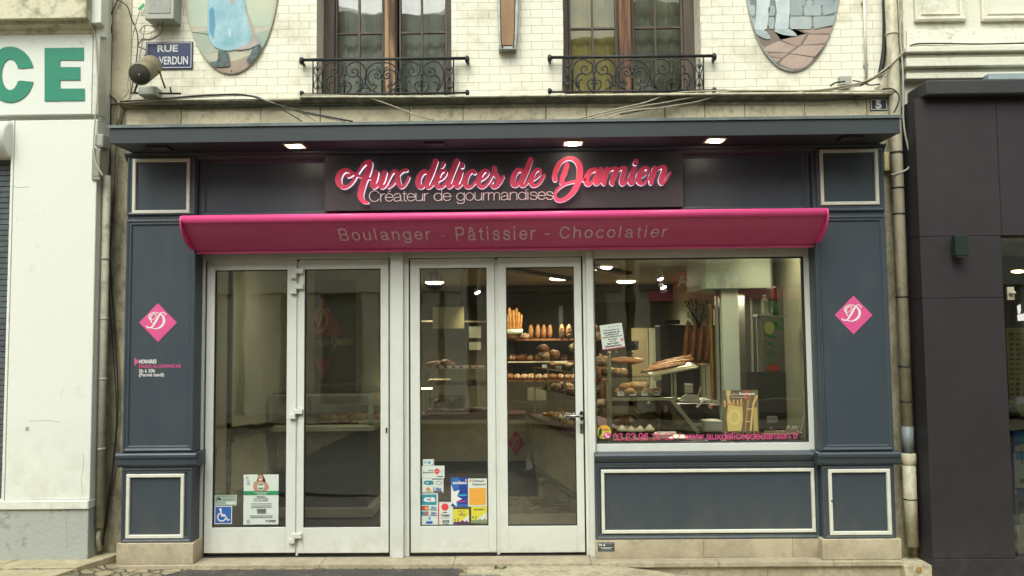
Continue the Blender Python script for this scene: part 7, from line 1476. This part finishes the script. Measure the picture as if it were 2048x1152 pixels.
# flour mill poster
notice('mill_poster', 'mustard poster of a flour sack and sack truck, headed Moulins Bourgeois', 'poster', (1446, 780, 1517, 864), mat('poster_brown', (0.13, 0.11, 0.05), rough=.5, var=.2, scale=5),
       [('p', [(1452, 781), (1462, 781), (1458, 800), (1470, 812), (1485, 814), (1486, 838), (1482, 862), (1456, 862), (1453, 835), (1456, 812)], pm('sack', (0.46, 0.36, 0.12))), ('d', 1469, 834, 12, 15, pm('sackprint', (0.56, 0.45, 0.17))), ('d', 1469, 834, 9, 11.5, pm('sack', (0.46, 0.36, 0.12)))] +
       [('r', x, y0, x + 3, 814, pm('lath', (0.52, .34, .13))) for x, y0 in ((1448, 800), (1458, 799), (1466, 799), (1474, 800), (1481, 798))] + [('r', 1447, 807, 1487, 810, pm('lathb', (0.35, .16, .07)))] +
       [('p', [(1489, 862), (1492, 862), (1497, 812), (1502, 788), (1499, 786), (1494, 800)], pm('lathb', (0.35, .16, .07))), ('p', [(1499, 862), (1503, 862), (1508, 810), (1516, 792), (1512, 790), (1505, 806)], pm('lath', (0.52, .34, .13))), ('r', 1493, 817, 1508, 819, pm('lath', (0.52, .34, .13))), ('r', 1491, 842, 1504, 844, pm('lath', (0.52, .34, .13))), ('r', 1507, 815, 1515, 862, pm('sack2', (0.36, 0.28, 0.08))), ('r', 1488, 781, 1498, 800, pm('brick', (0.28, .08, .04)))] +
       [('t', 'Moulins', 1452.5, 785, 1476, 791, pm('faint', (0.5, .46, .36))), ('t', 'Bourgeois', 1478.5, 785, 1510, 791.5, white, .02), ('r', 1462, 794, 1495, 795.2, pm('faint', (0.5, .46, .36)))], Y=.0315, th=.004)
T = thing('chocolate_tray', 'wooden tray edge carrying two rows of chocolate cups below the poster', 'tray', P(1485, 886, .16)); b = MB(); b.rb(1447, 883, 1530, 886, .12, .22, cream); b.build('tray', T)
zrow('ball', 1448, 1524, 11, P(1485, 883, .15)[2], .15, .85, 'chocolate cup in the row below the flour mill poster', 'chocolate cups below the poster')
zrow('ball', 1450, 1524, 10, P(1485, 875, .185)[2], .185, .8, 'chocolate cup in the row below the flour mill poster', 'chocolate cups below the poster')
T = thing('white_basket', 'pale oblong wicker basket at the right of the shop window', 'basket', P(1563, 886, .2)); wb = mat('white_wicker', (0.80, .72, .60), rough=.7, col2=(0.5, .42, .32), scale=40, thr=(.4, .6), bump=.6)
r = RECT(1526, 862, 1603, 886, .2); mid = (r[0] + r[1]) / 2; b = MB(); vs = []; n_ = 24
for fz, k in ((0, .78), (1, 1.0)):
    for i in range(n_): a = 2 * math.pi * i / n_; cs, sn = math.cos(a), math.sin(a); f_ = (abs(cs) ** 6 + abs(sn) ** 6) ** (-1 / 6); vs.append((mid + (r[1] - r[0]) / 2 * k * cs * f_, .24 + .09 * k * sn * f_, r[2] + (r[3] - r[2]) * fz * .8))
b.add(vs, [(i, (i + 1) % n_, (i + 1) % n_ + n_, i + n_) for i in range(n_)] + [tuple(range(n_ - 1, -1, -1))], wb, True); b.build('wicker_body', T); b = MB(); b.tube(vs[n_:], .009, wb, closed=True); b.build('braided_rim', T)
b = MB()
for k in range(7): b.blob(P(1578 + (k * 5) % 20, 857 + (k % 3) * 3, .24 + .01 * (k % 3)), (.02, .012, .02), mat('cellophane', (0.62, .64, .58), rough=.15), tilt=k, amp=.2, seed=k, nu=8, nv=6)
b.build('wrapped_sweets', label='cellophane wrapped sweets in the right end of the pale basket', cat='sweets')
notice('price_card', 'small white price card with a red line standing in the pale basket', 'card', (1534, 832, 1555, 845), paper, [('r', 1534, 841, 1555, 842.5, red), ('d', 1538, 838, 1.6, 1.6, red), ('r', 1542, 836, 1553, 837.5, grey)], Y=.22)
b = MB(); b.tube([P(1544, 845, .222), P(1544, 850, .222)], .004, clear); b.lathe(P(1543, 862, .225), [(.012, 0), (.004, .03)], boxgrey, n=10); b.build('card_holder', label='little stand under the red lined price card', cat='stand')
# column, bulkhead, shelf niche and fridge at the right
colm = mat('white_column', (0.66, .76, .68), rough=.6, var=.03); T = thing('white_column', 'pale square column behind the right part of the shop window', 'column', P(1463, 880, .95)); b = MB(); b.rb(1447, 578, 1480, 900, .95, 1.12, colm); b.build('shaft', T); b = MB(); b.rb(1441, 578, 1446, 800, 1.02, 1.10, boxgrey); b.rb(1434, 578, 1438, 800, 1.02, 1.08, boxgrey); b.build('side_strip', T)
b = MB(); r = RECT(1411, 517, 1541, 577, .9); b.box(r[0], r[1], .9, 1.7, r[2], HC - .002, mat('bulkhead_white', (0.50, .57, .48), rough=.6)); b.build('ceiling_box', label='boxed out pale soffit above the column at the top of the shop window', cat='soffit', bevel=.004)
T = thing('drinks_fridge', 'dark drinks cabinet with a glass door printed with green leaves', 'fridge', P(1535, 900, 1.0)); Yr = 1.0
r = RECT(1492, 590, 1578, 744, Yr)
b = MB(); b.box(r[0], r[1], Yr + .01, Yr + .6, .002, r[2], dkcab); b.build('lower_body', T); b = MB(); b.box(r[0], r[1], Yr + .02, Yr + .6, r[2] + .001, r[3] + .05, mat('fridge_grey', (0.12, .125, .11), rough=.4, var=.1)); b.rb(1502, 595, 1506, 744, Yr + .0, Yr + .02, boxgrey); b.build('upper_body', T)
b = MB(); lf = mat('leaf_print', (0.03, .16, .04), rough=.5)
for x, y, dx, dy, w_ in ((1545, 640, 22, 22, 5), (1553, 640, -2, 20, 4), (1530, 670, 24, 4, 4), (1532, 680, 18, 14, 4), (1532, 700, 8, 16, 3), (1542, 700, 8, 14, 3), (1536, 724, 14, 2, 3), (1558, 636, 20, 14, 4)): b.ppoly([(x, y), (x + dx / 2 + w_ * .6, y + dy / 2 - w_ * .6), (x + dx, y + dy), (x + dx / 2 - w_ * .6, y + dy / 2 + w_ * .6)], Yr + .016, .003, lf)
b.build('leaf_print', T); b = MB()
for x in (1540, 1552): b.disc(x, 736, 8, 7, Yr + .016 - .001 * (x > 1545), .002, pm('tomato', (0.30, .045, .02)))
b.disc(1539, 656, 10, 13, Yr + .016, .002, pm('melon', (0.27, .27, .11))); b.build('fruit_print', T)
T = thing('glass_side_shelf', 'small bright shelf carrying the water bottle and the green bottle', 'shelf', P(1545, 640, .45)); b = MB(); b.rb(1515, 628, 1545, 632, .42, .55, trim); b.rb(1515, 632, 1526, 744, .44, .46, mat('shelf_post', (0.36, .36, .27), rough=.4)); b.rb(1527, 631.5, 1576, 633.5, .45, .60, clear); b.rb(1527, 631.4, 1576, 633, .43, .449, trim); b.build('shelf', T)
T = thing('water_bottle', 'clear plastic water bottle on the small shelf', 'bottle', P(1530, 628, .5)); c = P(1530, 627.5, .5); b = MB(); b.lathe(c, [(.028, 0), (.029, .01), (.027, .03), (.029, .05), (.027, .07), (.029, .085), (.026, .105), (.012, .125), (.010, .132)], mat('bottle_plastic', (0.42, .44, .34), rough=.1), n=18); b.build('body', T); b = MB(); b.lathe((c[0], c[1], c[2] + .133), [(.012, 0), (.012, .014)], white, n=14); b.build('cap', T)
T = thing('drink_bottle', 'green bottle with a reddish cap section standing right of the water bottle', 'bottle', P(1551, 631, .5)); c = P(1551, 631, .5); b = MB(); b.lathe(c, [(.024, 0), (.025, .004), (.025, .112)], mat('bottle_green', (0.02, .17, .04), rough=.25), n=18); b.build('lower_body', T); b = MB(); b.lathe((c[0], c[1], c[2] + .113), [(.022, 0), (.023, .004), (.023, .105), (.018, .112)], mat('bottle_red', (0.34, .07, .05), rough=.3), n=18); b.build('upper_body', T)
b = MB(); b.text('lilc', 1546, 607, 1557, 615, .474, mat('label_pale', (.5, .5, .2)), th=.001, shear=.3); b.build('label_print', T)
T = thing('wall_socket', 'white wall socket with a plug on the beige side wall', 'socket', (XR - .02, .8, 1.0)); c = P(1597, 786, .40)
b = MB(); b.box(XR - .012, XR - .001, .36, .44, c[2] - .05, c[2] + .05, white); b.build('plate', T); b = MB(); b.box(XR - .05, XR - .013, .385, .415, c[2] - .03, c[2] + .01, white); b.build('plug', T); b = MB(); b.tube(catmull([(XR - .04, .40, c[2] - .03), (XR - .05, .40, c[2] - .12), (XR - .07, .38, c[2] - .22), (XR - .10, .36, c[2] - .30)], 5), .004, white, n=6); b.build('cord', T)
# notices in the window
PN_ = notice('paper_notice', 'white printed sheet taped inside the top left of the shop window', 'notice', (1205, 648, 1250, 697), paper, [('t', 'BOULANGERIE', 1221, 652, 1246, 654.5, grey)] + [('t', s_, *q, darkg, .04) for s_, q in (('Notre gamme de', (1211, 658, 1243, 661.5)), ('viennoiseries est', (1210, 662.5, 1244, 666)), ('confectionnée', (1213, 667, 1241, 670)), ('traditionnellement par', (1207, 671.5, 1248, 675)), ('nos soins', (1218, 676, 1236, 679)), ('avec le', (1220, 680.5, 1234, 683)), ('Beurre AOP', (1216, 684.5, 1239, 688)), ('Charentes-Poitou', (1210, 689.5, 1244, 693)))] + [('d', 1246, 681, 2.8, 2.8, pm('seal', (0.55, .15, .2))), ('r', 1205, 695, 1250, 697, pm('seal', (0.55, .15, .2)))], Y=YG, th=.001)
PN_.rotation_euler.y = math.radians(-7)
notice('cafe_sign', 'small dark chalk sign reading CAFE beside the white sheet', 'sign', (1252, 682, 1277, 700), pm('slate', (0.03, .035, .035)), [('t', 'CAFE', 1254, 684, 1275, 691, paper), ('r', 1254, 694, 1275, 695, grey), ('t', '1 €', 1262, 695.5, 1268, 699, paper)], Y=.048)
b = MB()
for px in (1233, 1265): b.tube([P(px, 699, .345), P(px, 716, .345)], .006, clear, n=6); b.blob(P(px, 705, .345), (.008, .005, .012), cream_w, amp=0, nu=8, nv=5)
b.build('sign_clips', label='clear clips under the white sheet and the café sign', cat='clips')
